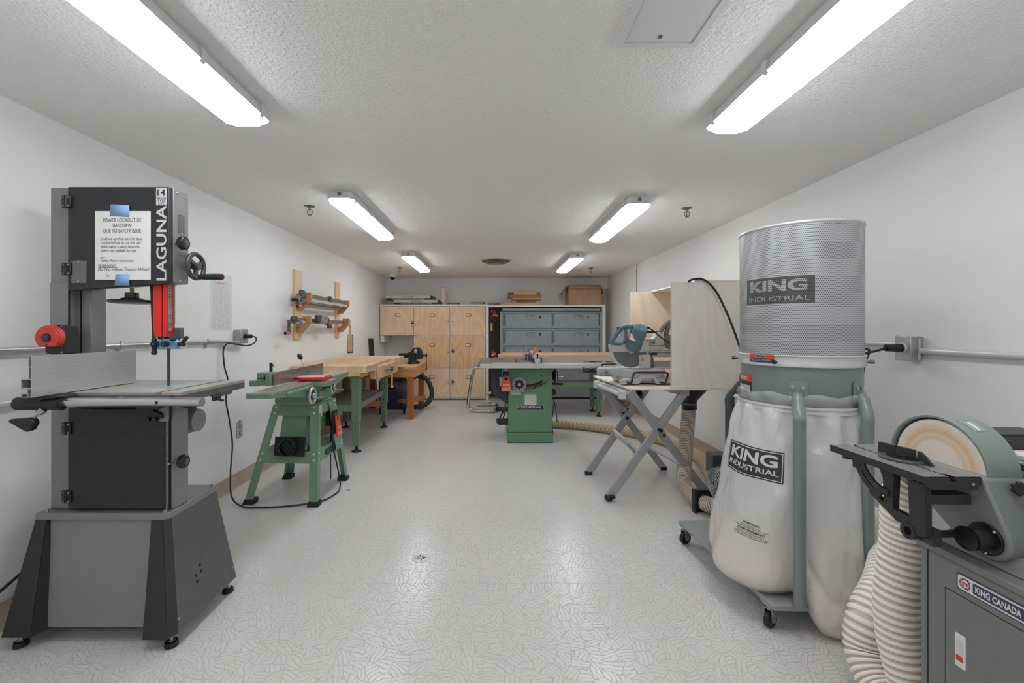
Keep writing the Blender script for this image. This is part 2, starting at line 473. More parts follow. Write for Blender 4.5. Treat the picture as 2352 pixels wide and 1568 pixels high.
# ---- sprinklers
CHR = M('chrome', (205, 206, 208), .16, 1.0)
STEEL = M('brushed_steel', (176, 178, 180), .33, .9, var=.04, vscale=40)
DSTEEL = M('dull_metal', (128, 126, 122), .4, .8)
def sprinkler():
    t = thing('sprinkler_head', (0, 0, 0), '', 'sprinkler')
    MB().lathe([(.040, 0), (.040, -.003), (.022, -.010), (.016, -.012), (.001, -.012)], n=28).build('escutcheon', DSTEEL, t, local=True)
    MB().cyl((0, 0, -.008), (0, 0, -.026), .011, .009, 16).build('nozzle', DSTEEL, t, local=True)
    b = MB(); pts = [Vector((.018 * math.sin(a), 0, -.046 - .021 * math.cos(a))) for a in [2 * PI * i / 24 for i in range(24)]]
    b.tube(pts, .0038, 8, closed=True).build('yoke', DSTEEL, t, local=True)
    MB().cyl((0, 0, -.03), (0, 0, -.066), .0028, n=10).build('bulb', M('sprinkler_bulb', (96, 70, 62), .3), t, local=True)
    b = MB().cyl((0, 0, -.068), (0, 0, -.070), .012, n=20)
    for i in range(8):
        a = 2 * PI * i / 8; b.bar((.009 * math.cos(a), .009 * math.sin(a), -.070), (.017 * math.cos(a), .017 * math.sin(a), -.072), .004, .001)
    b.build('deflector', DSTEEL, t, local=True); return t
s0 = sprinkler()
for i, (x, y, rz, lb) in enumerate([(-1.40, 3.30, .2, 'small metal sprinkler head on the ceiling, front left'), (1.48, 3.35, -.2, 'small metal sprinkler head on the ceiling, front right'),
                        (-1.42, 6.53, .3, 'small metal sprinkler head on the ceiling, back left near the dome camera'), (1.456, 6.59, .1, 'small metal sprinkler head on the ceiling, back right above the cardboard box')]):
    o = s0 if i == 0 else copy_tree(s0)
    o.location = (x, y, ZC); o.rotation_euler[2] = rz; o['label'] = lb; o['group'] = 'sprinkler heads'

# ---- dome camera, ceiling vent, access panel
WPL = M('white_plastic', (214, 213, 208), .4)
BLK = M('black_plastic', (26, 26, 27), .35)
BLKM = M('black_matte', (34, 34, 35), .6)
t = thing('security_camera', (-1.70, 7.25, ZC), 'white dome security camera on the ceiling near the back left corner', 'camera')
MB().lathe([(.078, 0), (.078, -.006), (.066, -.012), (.063, -.060), (.052, -.066), (.001, -.066)], n=36).build('housing', WPL, t, local=True)
MB().lathe([(.047, -.064), (.046, -.075), (.038, -.092), (.022, -.104), (.001, -.108)], n=32).build('dome', M('smoked_dome', (14, 14, 16), .08), t, local=True)
VENTM = M('vent_metal', (150, 138, 124), .45, .2, var=.1, vscale=20)
t = thing('ceiling_vent', (.02, 5.92, ZC), 'round tan ceiling vent with concentric rings', 'vent')
MB().lathe([(.210, 0), (.210, -.004), (.185, -.014), (.168, -.004), (.168, 0)], n=48, caps=False).build('outer_ring', VENTM, t, local=True)
MB().lathe([(.135, -.006), (.150, -.028), (.140, -.032), (.118, -.012)], n=48, caps=False).build('cone_ring', VENTM, t, local=True)
MB().lathe([(.085, -.012), (.098, -.036), (.085, -.040), (.001, -.040)], n=40).build('centre_plate', VENTM, t, local=True)
MB().cyl((0, 0, 0), (0, 0, -.003), .170, n=40).build('opening', M('vent_dark', (30, 27, 24), .8), t, local=True)
t = thing('access_panel', (.40, 1.16, ZC), 'smooth white square access panel set in the stippled ceiling', 'access panel')
PAN = M('panel_paint', (222, 222, 220), .45)
b = MB()
b.box(0, .022, -.12, .28, -.006, 0).box(.243, .265, -.12, .28, -.006, 0).box(.022, .243, .258, .28, -.006, 0).box(.022, .243, -.12, -.098, -.006, 0)
b.build('frame', PAN, t, local=True)
MB().box(.025, .240, -.095, .255, -.0035, 0).build('door', PAN, t, local=True, bevel=.002)
MB().cyl((.127, .225, -.003), (.127, .225, -.006), .007, n=16).build('latch', DSTEEL, t, local=True)

# ---- floor drain
t = thing('floor_drain', (-.387, 2.285, 0), 'round white floor drain with radial slots', 'drain')
MB().lathe([(.0, .004), (.036, .004), (.044, .0015), (.045, 0)], n=40).build('grate', M('drain_white', (214, 212, 206), .35), t, local=True)
for k in range(8):
    a = PI * k / 4 + .25; L = .030 if k % 2 == 0 else .024
    c, s = math.cos(a), math.sin(a)
    MB().bar((c * .008, s * .008, .0046), (c * L, s * L, .0046), .0045 if k % 2 == 0 else .0035, .0006).build('slot', M('slot_black', (12, 12, 12), .8), t, local=True)
tag(MB().prism([(-.018, 0), (-.004, .007), (.014, .004), (.02, -.003), (.002, -.008)], 0, .003, Matrix.Translation((-1.096, 2.99 + .27, .0005))).build('red_chip', M('chip_red', (120, 40, 36), .6)),
    'tiny dark red chip on the floor near the green jointer', 'debris')

# ================================================================ conduits, outlets, papers
CONDW = M('conduit_paint', (212, 212, 210), .3, .15)
GALV = M('galvanised', (188, 190, 190), .28, .6, var=.05, vscale=30)
def conduit(name, pts, r, mat, label, straps=()):
    t = thing(name, pts[0], label, 'conduit')
    MB().tube([Vector(p) for p in pts], r, 14).build('pipe', mat, t)
    for (p, nx) in straps:
        p = Vector(p)
        b = MB(); P = [p + Vector((nx * (r + .003) * math.cos(a), 0, (r + .003) * math.sin(a))) for a in [PI * (k / 10 - .5) for k in range(11)]]
        b2 = [Vector((q.x, q.y, q.z)) for q in P]
        for q0, q1 in zip(b2, b2[1:]): b.bar(q0, q1, .018, .002, up=(nx, 0, .01))
        b.box(p.x - nx * (r + .002), p.x - nx * (r - .002), p.y - .009, p.y + .009, p.z - r - .03, p.z - r)
        b.cyl((p.x - nx * (r - .002), p.y, p.z - r - .018), (p.x - nx * (r - .008), p.y, p.z - r - .018), .005, n=10)
        b.build('strap', GALV, t)
    return t
conduit('wall_conduit', [(-1.952, y, 1.118) for y in (-.9, 1.7, 2.95)] + [(-1.950, 3.05, 1.117), (-1.940, 3.14, 1.112), (-1.931, 3.22, 1.108), (-1.925, 3.28, 1.107)], .0125, GALV,
        'thin steel conduit running along the left wall behind the bandsaw', [((-1.953, 2.27, 1.118), 1), ((-1.953, 2.96, 1.118), 1)])
conduit('painted_conduit', [(-1.955, y, .905) for y in (-.9, 1.4, 1.95)], .013, CONDW, 'white painted conduit low on the left wall behind the bandsaw fence')
conduit('grey_conduit', [(2.020, y, 1.100) for y in (-.8, 1.2, 2.06)], .0145, CONDW, 'white conduit on the right wall running toward the camera from the outlet box')
conduit('short_conduit', [(2.022, y, 1.128) for y in (2.17, 2.5, 3.0)], .012, CONDW, 'white conduit on the right wall running behind the dust collector')
GALVD = M('outlet_metal', (168, 172, 172), .35, .55)
def outlet_box(name, x, s, y0, y1, z0, z1, dep, label):
    t = thing(name, (x, (y0 + y1) / 2, z0), label, 'outlet box')
    xa, xb = sorted((x, x + s * dep))
    MB().box(xa, xb, y0, y1, z0, z1).build('box', GALVD, t, bevel=.004)
    xa, xb = sorted((x + s * dep, x + s * (dep + .006)))
    MB().box(xa, xb, y0 - .004, y1 + .004, z0 - .004, z1 + .004).build('cover_plate', GALV, t, bevel=.003)
    for z in (z0 + .018, z1 - .018):
        MB().cyl((x + s * (dep + .006), (y0 + y1) / 2, z), (x + s * (dep + .009), (y0 + y1) / 2, z), .005, n=12).build('screw', STEEL, t)
    MB().cyl((x + s * dep, (y0 + y1) / 2, (z0 + z1) / 2), (x + s * (dep + .008), (y0 + y1) / 2, (z0 + z1) / 2), .019, n=20).build('receptacle', BLK, t)
    return t
outlet_box('outlet_box', XL, 1, 3.285, 3.375, 1.100, 1.200, .055, 'metal outlet box on the left wall with a black plug in it')
tR = outlet_box('outlet_box', XR, -1, 2.070, 2.145, 1.056, 1.168, .060, 'metal outlet box on the right wall beside the dust collector')
MB().box(2.012, 2.018, 2.062, 2.070, 1.056, 1.160).build('side_plate', CONDW, tR, bevel=.002)
t = thing('wall_outlet', (XL, 3.36, .37), 'grey outlet plate low on the left wall beside the green jointer', 'outlet')
MB().box(XL, XL + .006, 3.325, 3.40, .372, .49).build('plate', M('outlet_grey', (176, 176, 174), .4), t, bevel=.002)
for z in (.405, .457): MB().box(XL + .006, XL + .009, 3.347, 3.378, z - .016, z + .016).build('socket', M('socket_grey', (150, 150, 150), .4), t, bevel=.002)
MB().ball(Vector((XL + .01, 3.355, .498)), .009).build('knob', STEEL, t)

PAPER = M('paper', (228, 228, 226), .7)
INK = M('ink', (58, 58, 60), .7)
t = thing('safety_sheet', (XL, 3.14, 1.2), 'long printed sheet in a clear sleeve on the left wall', 'paper')
SHEET = m_lines('printed_sheet', (222, 222, 222), (135, 135, 137), .0062, 2)
MB().box(XL, XL + .0012, 3.045, 3.245, 1.205, 1.555).build('sheet', SHEET, t)
MB().box(XL, XL + .0008, 3.02, 3.27, 1.19, 1.60).build('sleeve', M('sleeve', (224, 224, 223), .25), t)
MB().box(XL + .0012, XL + .0018, 3.09, 3.18, 1.530, 1.538).build('heading', M('heading_red', (206, 140, 132), .6), t)

CORD = M('cord_rubber', (30, 31, 32), .45)
def cord(name, pts, r, label, k=8, mat=None):
    return tag(MB().tube(smoothpath(pts, k), r, 8).build(name, mat or CORD), label, 'cord')
PCL = [(-1.86, 3.33, 1.150), (-1.82, 3.32, 1.140), (-1.80, 3.27, 1.105), (-1.83, 3.22, 1.082), (-1.88, 3.19, 1.092), (-1.925, 3.14, 1.100), (-1.944, 3.12, 1.05), (-1.935, 3.12, .93),
     (-1.925, 3.14, .84), (-1.925, 3.12, .70), (-1.915, 3.14, .56), (-1.885, 3.13, .38), (-1.85, 3.05, .20), (-1.80, 2.98, .06), (-1.70, 2.93, .012), (-1.58, 2.92, .008), (-1.40, 2.945, .008),
     (-1.22, 3.02, .008), (-1.16, 3.14, .009), (-1.15, 3.24, .03), (-1.17, 3.26, .14), (-1.20, 3.25, .30), (-1.222, 3.25, .48)]
PCR = [(1.90, 2.107, 1.112), (1.86, 2.10, 1.103), (1.78, 2.09, 1.088), (1.735, 2.09, 1.092), (1.75, 2.10, 1.105), (1.80, 2.10, 1.106), (1.805, 2.10, 1.09), (1.79, 2.10, 1.05), (1.765, 2.10, .96), (1.72, 2.11, .86), (1.70, 2.13, .70), (1.69, 2.2, .45), (1.66, 2.25, .3)]
tag(MB().tube([(2.033, 6.22, ZC), (2.033, 6.22, 2.08), (2.030, 6.23, 2.03), (2.030, 6.23, 1.2)], .004, 8).build('ceiling_wire', M('wire_grey', (120, 118, 112), .5)),
    'thin wire running down the right wall from the ceiling', 'wire')
# ================================================================ back wall: lockers and what stands on them
YL = 7.45
PLY = plywood('birch_door', (240, 212, 180), (222, 184, 146), 'z')
PLY2 = plywood('birch_door_dark', (236, 198, 156), (212, 166, 122), 'z')
WTRIM = M('white_melamine', (230, 230, 230), .4)
t = thing('plywood_lockers', (-1.02, 7.69, 0), 'white framed locker wall with seven plain birch plywood doors', 'lockers')
b = MB()
b.box(-1.957, -.101, YL, YB - .002, 1.603, 1.634)                      # top
b.box(-1.378, -1.358, YL, YB - .002, .02, 1.603)
b.box(-.764, -.742, YL, YB - .002, .02, 1.603)
b.box(-.152, -.101, YL, YB - .002, .0, 1.603)
b.box(-1.957, -1.937, YL, YB - .002, 1.098, 1.603)
b.box(-1.957, -1.378, YL + .02, YB - .002, 1.098, 1.115)
b.box(-1.378, -.152, YL, YB - .002, 1.088, 1.107)
b.box(-1.378, -.152, YL, YB - .002, .54, .562)
b.box(-1.378, -.152, YL, YB - .002, .02, .038)
b.box(-1.378, -.152, YB - .02, YB - .002, .038, 1.603)
b.box(-1.937, -1.378, YB - .02, YB - .002, 1.11, 1.603)
b.build('frame', WTRIM, t, bevel=.001)
MB().box(-1.37, -.16, YL + .05, YL + .07, 0, .02).build('plinth', M('plinth_brown', (74, 60, 52), .7), t)
MB().box(-1.957, -1.895, YL + .01, YL + .45, .985, 1.098).build('wall_bracket', WTRIM, t, bevel=.003)
HOLD = M('label_bronze', (84, 62, 42), .4, .5)
doors = [(-1.933, -1.380, 1.108, 1.599, -1.653, 1, 0, 1), (-1.357, -.766, 1.109, 1.599, -1.060, 1, 0, 1), (-.741, -.154, 1.109, 1.599, -.445, 0, 0, 0),
         (-1.357, -.766, .563, 1.087, -1.068, 0, 1, 1), (-.741, -.154, .563, 1.087, -.450, 1, 1, 0),
         (-1.357, -.766, .039, .539, -1.072, 0, 0, 1), (-.741, -.154, .039, .539, -.450, 0, 0, 0)]
for x0, x1, z0, z1, hx, lab, dark, kr in doors:
    d = MB().box(x0 + .002, x1 - .002, YL - .018, YL - .001, z0 + .002, z1 - .002).build('door', PLY2 if dark else PLY, t, bevel=.001)
    hz = z1 - .148
    b = MB()
    for q in ((hx - .043, hx + .043, hz + .02, hz + .026), (hx - .043, hx + .043, hz - .026, hz - .02), (hx - .043, hx - .036, hz - .026, hz + .026), (hx + .036, hx + .043, hz - .026, hz + .026)):
        b.box(q[0], q[1], YL - .023, YL - .018, q[2], q[3])
    b.build('label_holder', HOLD, d)
    if lab: MB().box(hx - .036, hx + .036, YL - .020, YL - .018, hz - .02, hz + .02).build('card', M('card_white', (216, 214, 212), .6), d)
    kx = x1 - .028 if kr else x0 + .028; kz = (z0 + z1) / 2 + (-.01)
    MB().cyl((kx, YL - .018, kz), (kx, YL - .030, kz), .008, n=14).build('latch', HOLD, d)
def padlock(x, z, body, w, h, label):
    t = thing('padlock', (x, YL - .045, z), label, 'padlock')
    MB().box(x - w, x + w, YL - .055, YL - .033, z - h, z).build('body', body, t, bevel=.004)
    if w > .016: MB().box(x - w * 1.02, x + w * 1.02, YL - .057, YL - .031, z - h * .3, z + .003).build('top_band', BLK, t, bevel=.003)
    P = [(x - w * .6, YL - .044, z - .003)] + [(x - w * .6 * math.cos(a), YL - .044, z + .025 + w * .6 * math.sin(a)) for a in [PI * k / 8 for k in range(9)]] + [(x + w * .6, YL - .044, z - .003)]
    MB().tube(P, .0035, 8).build('shackle', STEEL, t)
padlock(-1.395, 1.315, M('padlock_yellow', (214, 170, 60), .4), .024, .055, 'yellow and black padlock on the upper left plywood door')
padlock(-.714, .855, M('padlock_blue', (96, 112, 130), .3, .5), .018, .035, 'small dark padlock on the middle row plywood door')
padlock(-.712, .325, M('padlock_brass', (170, 140, 96), .35, .6), .018, .045, 'brass padlock on the bottom row plywood door')

# white surround of the metal lockers
t = thing('locker_surround', (.9, 7.69, 0), 'white board frame around the blue-grey metal lockers', 'frame')
MB().box(-.101, 1.44, YL, YB - .002, 1.594, 1.622).build('top_board', WTRIM, t, bevel=.001)
MB().box(1.44, 1.898, YL - .002, YB - .002, 1.590, 1.627).build('end_board', WTRIM, t, bevel=.001)
MB().box(1.850, 1.898, YL, YB - .002, 0, 1.594).build('post', WTRIM, t, bevel=.001)
DARKB = M('dark_board', (128, 116, 104), .8)
MB().box(-.101, 1.85, YB - .015, YB - .002, 0, 1.59).build('back_board', DARKB, t)

# blue-grey metal lockers, five rows of two
BG = M('blue_grey_enamel', (146, 158, 163), .38, bump=.0003, bscale=90, var=.03)
BGD = M('locker_dark', (52, 60, 64), .6)
t = thing('metal_lockers', (.97, 7.7, 0), 'blue-grey steel lockers, five rows of two wide doors', 'lockers')
X0, X1 = .096, 1.845; YM = 7.50
MB().box(X0, X1, YM + .03, YB - .02, .05, 1.515).build('body', BG, t)
b = MB(); b.box(X0, X0 + .04, YM, YM + .03, .05, 1.515); b.box(X1 - .03, X1, YM, YM + .03, .05, 1.515)
colx = [(.190, .985), (1.03, 1.825)]
for i in range(6):
    z = .058 + i * .298 - (.012 if i else .008)
    b.box(X0 + .04, X1 - .03, YM, YM + .03, z - .012, z + .028)
b.build('frame', BG, t, bevel=.002)
MB().box(X0 + .03, X1 - .03, YM + .02, YB - .03, 0, .05).build('base', BLKM, t)
for r in range(5):
    z1 = 1.482 - r * .298; z0 = z1 - .243
    for x0 in (.147, .988, 1.8):
        b = MB()
        for k in range(16):
            zz = z0 + .012 + k * .0147
            b.box(x0 + .002, x0 + .030, YM + .026, YM + .0285, zz, zz + .006)
        b.build('vent_slots', BGD, t)
    for (x0, x1) in colx:
        x1 = min(x1, 1.797)
        bk = MB().box(x0 - .005, x1 + .005, YM + .027, YM + .031, z0 - .005, z1 + .005).build('door_gap', BGD, t)
        d = MB().box(x0, x1, YM + .004, YM + .028, z0, z1).build('door', BG, t, bevel=.003)
        hx = (x0 + x1) / 2 + .03
        h = MB().box(hx - .075, hx + .095, YM, YM + .0045, z1 - .105, z1 - .022).build('handle_plate', BG, d, bevel=.002)
        b = MB(); b.box(hx - .068, hx + .068, YM - .001, YM + .001, z1 - .034, z1 - .029).box(hx - .068, hx - .063, YM - .001, YM + .001, z1 - .095, z1 - .029).box(hx + .063, hx + .068, YM - .001, YM + .001, z1 - .095, z1 - .029)
        b.bar((hx + .008, YM - .004, z1 - .062), (hx + .035, YM - .004, z1 - .038), .006, .006)
        b.build('recess_edge', BGD, d)
        MB().box(hx + .155, hx + .178, YM, YM + .005, z1 - .09, z1 - .038).build('lock', BLK, d, bevel=.002)
        b = MB()
        for q in (.25, .68): b.box(x0 + (x1 - x0) * q, x0 + (x1 - x0) * q + .09, YM - .001, YM + .004, z0 - .012, z0 - .004)
        b.build('hinge', BG, d)

# clamps hanging in the gap beside the metal lockers
ORG = M('clamp_orange', (214, 82, 44), .45); YEL = M('clamp_yellow', (214, 170, 60), .45); REDM = M('clamp_red', (180, 52, 44), .45)
def bar_clamp(x, y, ztop, zbot, col, label, jaw=.3, grip=0.0, gripmat=None):
    t = thing('bar_clamp', (x, y, zbot), label, 'clamp', 'bar clamps hanging beside the metal lockers')
    MB().box(x - .008, x + .008, y - .004, y + .004, zbot, ztop).build('bar', BLKM, t)
    MB().prism([(0, 0), (.07, -.01), (.085, .005), (.085, .022), (.06, .03), (0, .035), (-.012, .03), (-.012, 0)], -.012, .012, fr((x, y, ztop - .06), (1, 0, -.15), (.15, 0, 1))).build('fixed_jaw', col, t, bevel=.003)
    MB().prism([(0, 0), (.05, -.02), (.06, 0), (.06, .02), (0, .05), (-.015, .05), (-.015, 0)], -.014, .014, fr((x, y, ztop - jaw), (1, 0, 0), (0, 0, 1))).build('sliding_jaw', col, t, bevel=.003)
    if gripmat: MB().cyl((x + .01, y - .03, ztop - jaw + .02), (x + .01, y - .03, ztop - jaw - .11), .016, .02, 12).build('grip', gripmat, t)
    return t
bar_clamp(-.058, 7.52, 1.56, .32, REDM, 'black bar clamp with red jaws beside the metal lockers', .17, 1, BLK)
bar_clamp(-.030, 7.47, 1.50, .28, ORG, 'bar clamp with bright orange jaws beside the metal lockers', .72)
bar_clamp(-.062, 7.46, 1.42, .45, BLK, 'dark bar clamp with a yellow grip beside the metal lockers', .13, 1, YEL)
tag(MB().cyl((-.035, 7.44, 1.53), (-.035, 7.50, 1.53), .004, n=8).cyl((-.035, 7.445, 1.56), (-.035, 7.445, 1.45), .005, n=8).cyl((-.0, 7.445, 1.555), (.025, 7.445, 1.555), .010, n=10).bar((-.035, 7.445, 1.53), (.03, 7.445, 1.545), .006, .012).build('spring_clamp', BLK),
    'small black clamp handle at the top of the clamp gap', 'clamp')

# ---- on top of the lockers
ZT = 1.634
def zz(v, Y): return CH - (v - CV) * Y / F
def xx(u, Y): return (u - CU) * Y / F
BXW = M('carton_white', (206, 206, 204), .5); BXB = M('carton_black', (30, 30, 32), .45)
def roller_box(u0, u1, v0, v1, Y, dep, label, shift):
    x0, x1, z1, z0 = xx(u0, Y), xx(u1, Y), zz(v0, Y), zz(v1, Y)
    t = thing('roller_stand_carton', ((x0 + x1) / 2, Y + dep / 2, z0), label, 'box', 'roller stand cartons')
    zm = z0 + (z1 - z0) * .40
    MB().box(x0, x1, Y, Y + dep, zm, z1).build('carton', BXW, t, bevel=.001)
    MB().box(x0, x1, Y - .0005, Y + dep, z0, zm).build('black_band', BXB, t, bevel=.001)
    xc = x1
    b = MB().prism([(0, 0), (.075, 0), (.082, (z1 - z0) * .45), (.05, (z1 - z0) * .9), (.02, z1 - z0), (0, z1 - z0)], -dep, 0, fr((xc, Y, z0), (1, 0, 0), (0, 0, 1)))
    b.build('end_flap', BXB, t, bevel=.002)
    w = x1 - x0
    text('TOOLMASTER', w * .26, (z1 - zm) * .5, fr(((x0 + x1) / 2 + shift, Y - .0005, (z1 + zm) / 2), *FX), 'lettering', BXB, t, bold=.02, shear=.3)
    text('ROLLER STAND / SUPPORT POUR CYLINDRE', w * .72, (zm - z0) * .62, fr(((x0 + x1) / 2 + .01, Y - .001, (z0 + zm) / 2), *FX), 'lettering', BXW, t, bold=.02)
    MB().box(x0 + w * .04, x0 + w * .16, Y - .0006, Y, (z1 + zm) / 2 - .006, (z1 + zm) / 2 + .007).build('small_print', m_lines('fine_print', (206, 206, 204), (90, 90, 92), .006, 2), t)
    return t
roller_box(904, 1004.5, 688.4, 698.2, 7.50, .30, 'lower white and black roller stand carton on the lockers', .02)
roller_box(886, 987.5, 679.0, 688.4, 7.50, .28, 'upper white and black roller stand carton lying on the other', .0)
Y = 7.55
t = thing('upright_book', (xx(1018, Y), Y + .1, ZT), 'tall white booklet edge with red covers standing on the lockers', 'book')
MB().box(xx(1014.3, Y), xx(1021.5, Y), Y + .002, Y + .035, ZT + .003, zz(660.5, Y)).build('pages', m_lines('page_edges', (226, 222, 220), (150, 146, 144), .003, 0), t)
MB().box(xx(1013.4, Y), xx(1014.4, Y), Y, Y + .035, ZT, zz(660.0, Y)).box(xx(1021.4, Y), xx(1022.2, Y), Y, Y + .035, ZT, zz(660.0, Y)).box(xx(1013.4, Y), xx(1022.2, Y), Y, Y + .035, zz(660.5, Y), zz(659.5, Y)).box(xx(1013.4, Y), xx(1022.2, Y), Y, Y + .035, ZT, ZT + .004).build('cover', M('cover_red', (196, 66, 60), .5), t)
DKW = M('dark_tray', (76, 64, 56), .6, var=.1)
t = thing('dark_frame', (xx(1040, Y), Y + .1, ZT), 'low dark brown tray on the lockers beside the upright booklet', 'tray')
MB().prism([(xx(1025, Y), ZT), (xx(1055, Y), ZT), (xx(1054, Y), ZT + .038), (xx(1031, Y), ZT + .038)], 0, -.22, fr((0, Y, 0), *FX)).build('tray', DKW, t, bevel=.003)
MB().prism([(xx(1029, Y), ZT + .004), (xx(1053, Y), ZT + .004), (xx(1052, Y), ZT + .022), (xx(1033, Y), ZT + .022)], .003, 0, fr((0, Y, 0), *FX)).build('front_panel', M('tray_tan', (136, 116, 100), .6), t)
GLS = M('clear_plastic', (210, 212, 214), .1, alpha=.45)
for i, (ua, ub, lb) in enumerate([(1057, 1068, 'left clear plastic cup lying on the lockers'), (1068, 1079, 'right clear plastic cup lying on the lockers')]):
    t = thing('clear_cup', (xx((ua + ub) / 2, Y), Y + .06, ZT), lb, 'cup', 'clear plastic cups on the lockers')
    m = Matrix.Translation((xx((ua + ub) / 2, Y), Y + .06, ZT + .0005))
    MB().lathe([(.030, 0), (.034, .03), (.040, .052)], m, 20, caps=False).build('wall', GLS, t)
    MB().lathe([(.001, .0005), (.030, .0005)], m, 20, caps=False).build('bottom', GLS, t)
shp = [(1083, 1116, 0.0, .016, (150, 146, 140)), (1081, 1110, .016, .012, (170, 168, 164)), (1083, 1113, .028, .010, (120, 118, 114)), (1081, 1110, .038, .012, (176, 174, 170)), (1085, 1114, .050, .008, (186, 184, 180))]
lbs = ['bottom grey folded sheet of the loose stack on the lockers', 'second grey folded sheet from the bottom of the loose stack', 'dark middle sheet of the loose stack on the lockers', 'pale sheet second from the top of the loose stack', 'topmost pale sheet of the loose stack on the lockers']
for i, (ua, ub, dz, h, c) in enumerate(shp):
    o = MB().box(xx(ua, Y), xx(ub, Y), Y + .02 + .004 * i, Y + .24, ZT + dz + .0005, ZT + dz + h).build('folded_sheet', M('sheet_grey%d' % i, c, .5), bevel=.003)
    tag(o, lbs[i], 'sheet', 'loose grey sheets on the lockers')
tag(MB().prism(rounded(xx(1120, Y), xx(1156, Y), ZT, ZT + .042, .008), 0, -.25, fr((0, Y + .02, 0), *FX)).build('grey_case', M('grey_case', (122, 124, 124), .45), bevel=.002), 'flat grey plastic case lying on the lockers', 'case')
t = thing('orange_cap', (xx(1139, 7.47), 7.49, ZT), 'small bright orange-red cap on the locker shelf edge', 'cap')
tag(t); MB().lathe([(.001, .018), (.018, .018), (.03, .008), (.034, 0), (.001, 0)], Matrix.Translation((xx(1139, 7.47), 7.49, ZT)), 20).build('cap', M('cap_red', (222, 60, 40), .4), t)
PINE = wood('pine_board', (214, 178, 138), (188, 146, 104), 'x'); PINE2 = wood('brown_scrap', (168, 136, 98), (128, 98, 66), 'x')
def plank(u0, u1, v0, v1, Y, dep, mat, label, tilt=0):
    z1, z0 = zz(v0, Y), zz(v1, Y); x0, x1 = xx(u0, Y), xx(u1, Y)
    o = MB().hexa([(x0, Y, z0), (x1, Y, z0 - tilt), (x0, Y + dep, z0), (x1, Y + dep, z0 - tilt), (x0, Y, z1), (x1, Y, z1 - tilt), (x0, Y + dep, z1), (x1, Y + dep, z1 - tilt)]).build('wood_offcut', mat, bevel=.001)
    return tag(o, label, 'board', 'stacked wood offcuts')
Y = 7.47; zt2 = 1.622
plank(1149, 1240.5, 695.3, 700.3, Y, .20, PINE, 'long pale pine board at the bottom of the offcut stack')
plank(1190, 1231, 687.8, 695.2, Y + .06, .12, PINE2, 'short brown block under the middle of the offcut stack')
plank(1175, 1245, 684.4, 687.7, Y, .20, PINE, 'thin pale board in the middle of the offcut stack')
plank(1166.5, 1244, 676.4, 684.2, Y + .02, .18, PINE2, 'wide dark brown board of the offcut stack', .0)
plank(1167, 1241, 671.2, 676.2, Y + .12, .10, PINE2, 'brown board behind the top block of the offcut stack')
plank(1180, 1232, 665.8, 676.3, Y + .03, .085, PINE, 'pine block with screw holes on top of the offcut stack')
CARD = M('cardboard', (176, 142, 112), .75, bump=.0004, bscale=40, var=.05, vscale=4)
Y = 7.48
t = thing('cardboard_box', (xx(1343, Y), Y + .18, 1.627), 'open brown cardboard box with drooping flaps on the right lockers', 'box')
x0, x1, z0, z1 = xx(1306, Y), xx(1380, Y), 1.6272, zz(654.5, Y)
MB().hexa([(x0, Y, z0), (x1, Y, z0), (x0, Y + .36, z0), (x1, Y + .36, z0), (x0, Y, z1), (x1, Y, z1), (x0, Y + .36, z1), (x1, Y + .36, z1)]).build('carton', CARD, t, bevel=.002)
def flap(P): MB().quad(*P).build('flap', CARD, t, solid=.004)
flap([(x0, Y - .001, z1), (x1 + .0, Y - .001, z1), (x1 + .02, Y - .035, z1 - .065), (x0 + .02, Y - .03, z1 - .06)])
flap([(x0, Y, z1), (x0, Y + .34, z1), (x0 - .12, Y + .34, z1 - .17), (x0 - .115, Y + .02, z1 - .165)])
flap([(x1, Y, z1), (x1, Y + .34, z1), (x1 + .075, Y + .33, z1 - .14), (x1 + .075, Y + .03, z1 - .14)])
TAPE = M('tape_tan', (176, 152, 128), .3)
for (ua, ub, va, vb) in ((1316, 1323, 664, 673), (1341, 1348, 663, 671), (1358, 1364, 663, 671), (1329, 1335, 689, 701), (1360, 1366, 684, 701)):
    MB().box(xx(ua, Y), xx(ub, Y), Y - .0012, Y, zz(vb, Y) + .0005, zz(va, Y)).build('tape', TAPE, t)
# ================================================================ bandsaw
HAM = M('hammered_grey', (134, 135, 136), .42, .25, bump=.0006, bscale=260, var=.015, vscale=60)
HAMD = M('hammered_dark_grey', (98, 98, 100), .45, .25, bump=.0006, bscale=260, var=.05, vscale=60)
PCB = M('black_powder_coat', (44, 44, 46), .5, .1, bump=.0004, bscale=300, var=.08, vscale=50)
PCK = M('base_black', (47, 47, 49), .5, .1, bump=.0004, bscale=300)
CAST = M('cast_iron_top', (176, 170, 162), .34, .35, var=.08, vscale=6)
CASTE = M('cast_iron_edge', (104, 104, 104), .5, .4, bump=.0003, bscale=200)
LGREY = M('logo_grey', (200, 200, 200), .45)
RED = M('bandsaw_red', (222, 44, 36), .4)
BLUE = M('guide_blue', (110, 164, 204), .35, .3)
t = thing('bandsaw', (-1.53, 1.83, 0), 'tall dark grey and black bandsaw with red blade guard against the left wall', 'bandsaw')
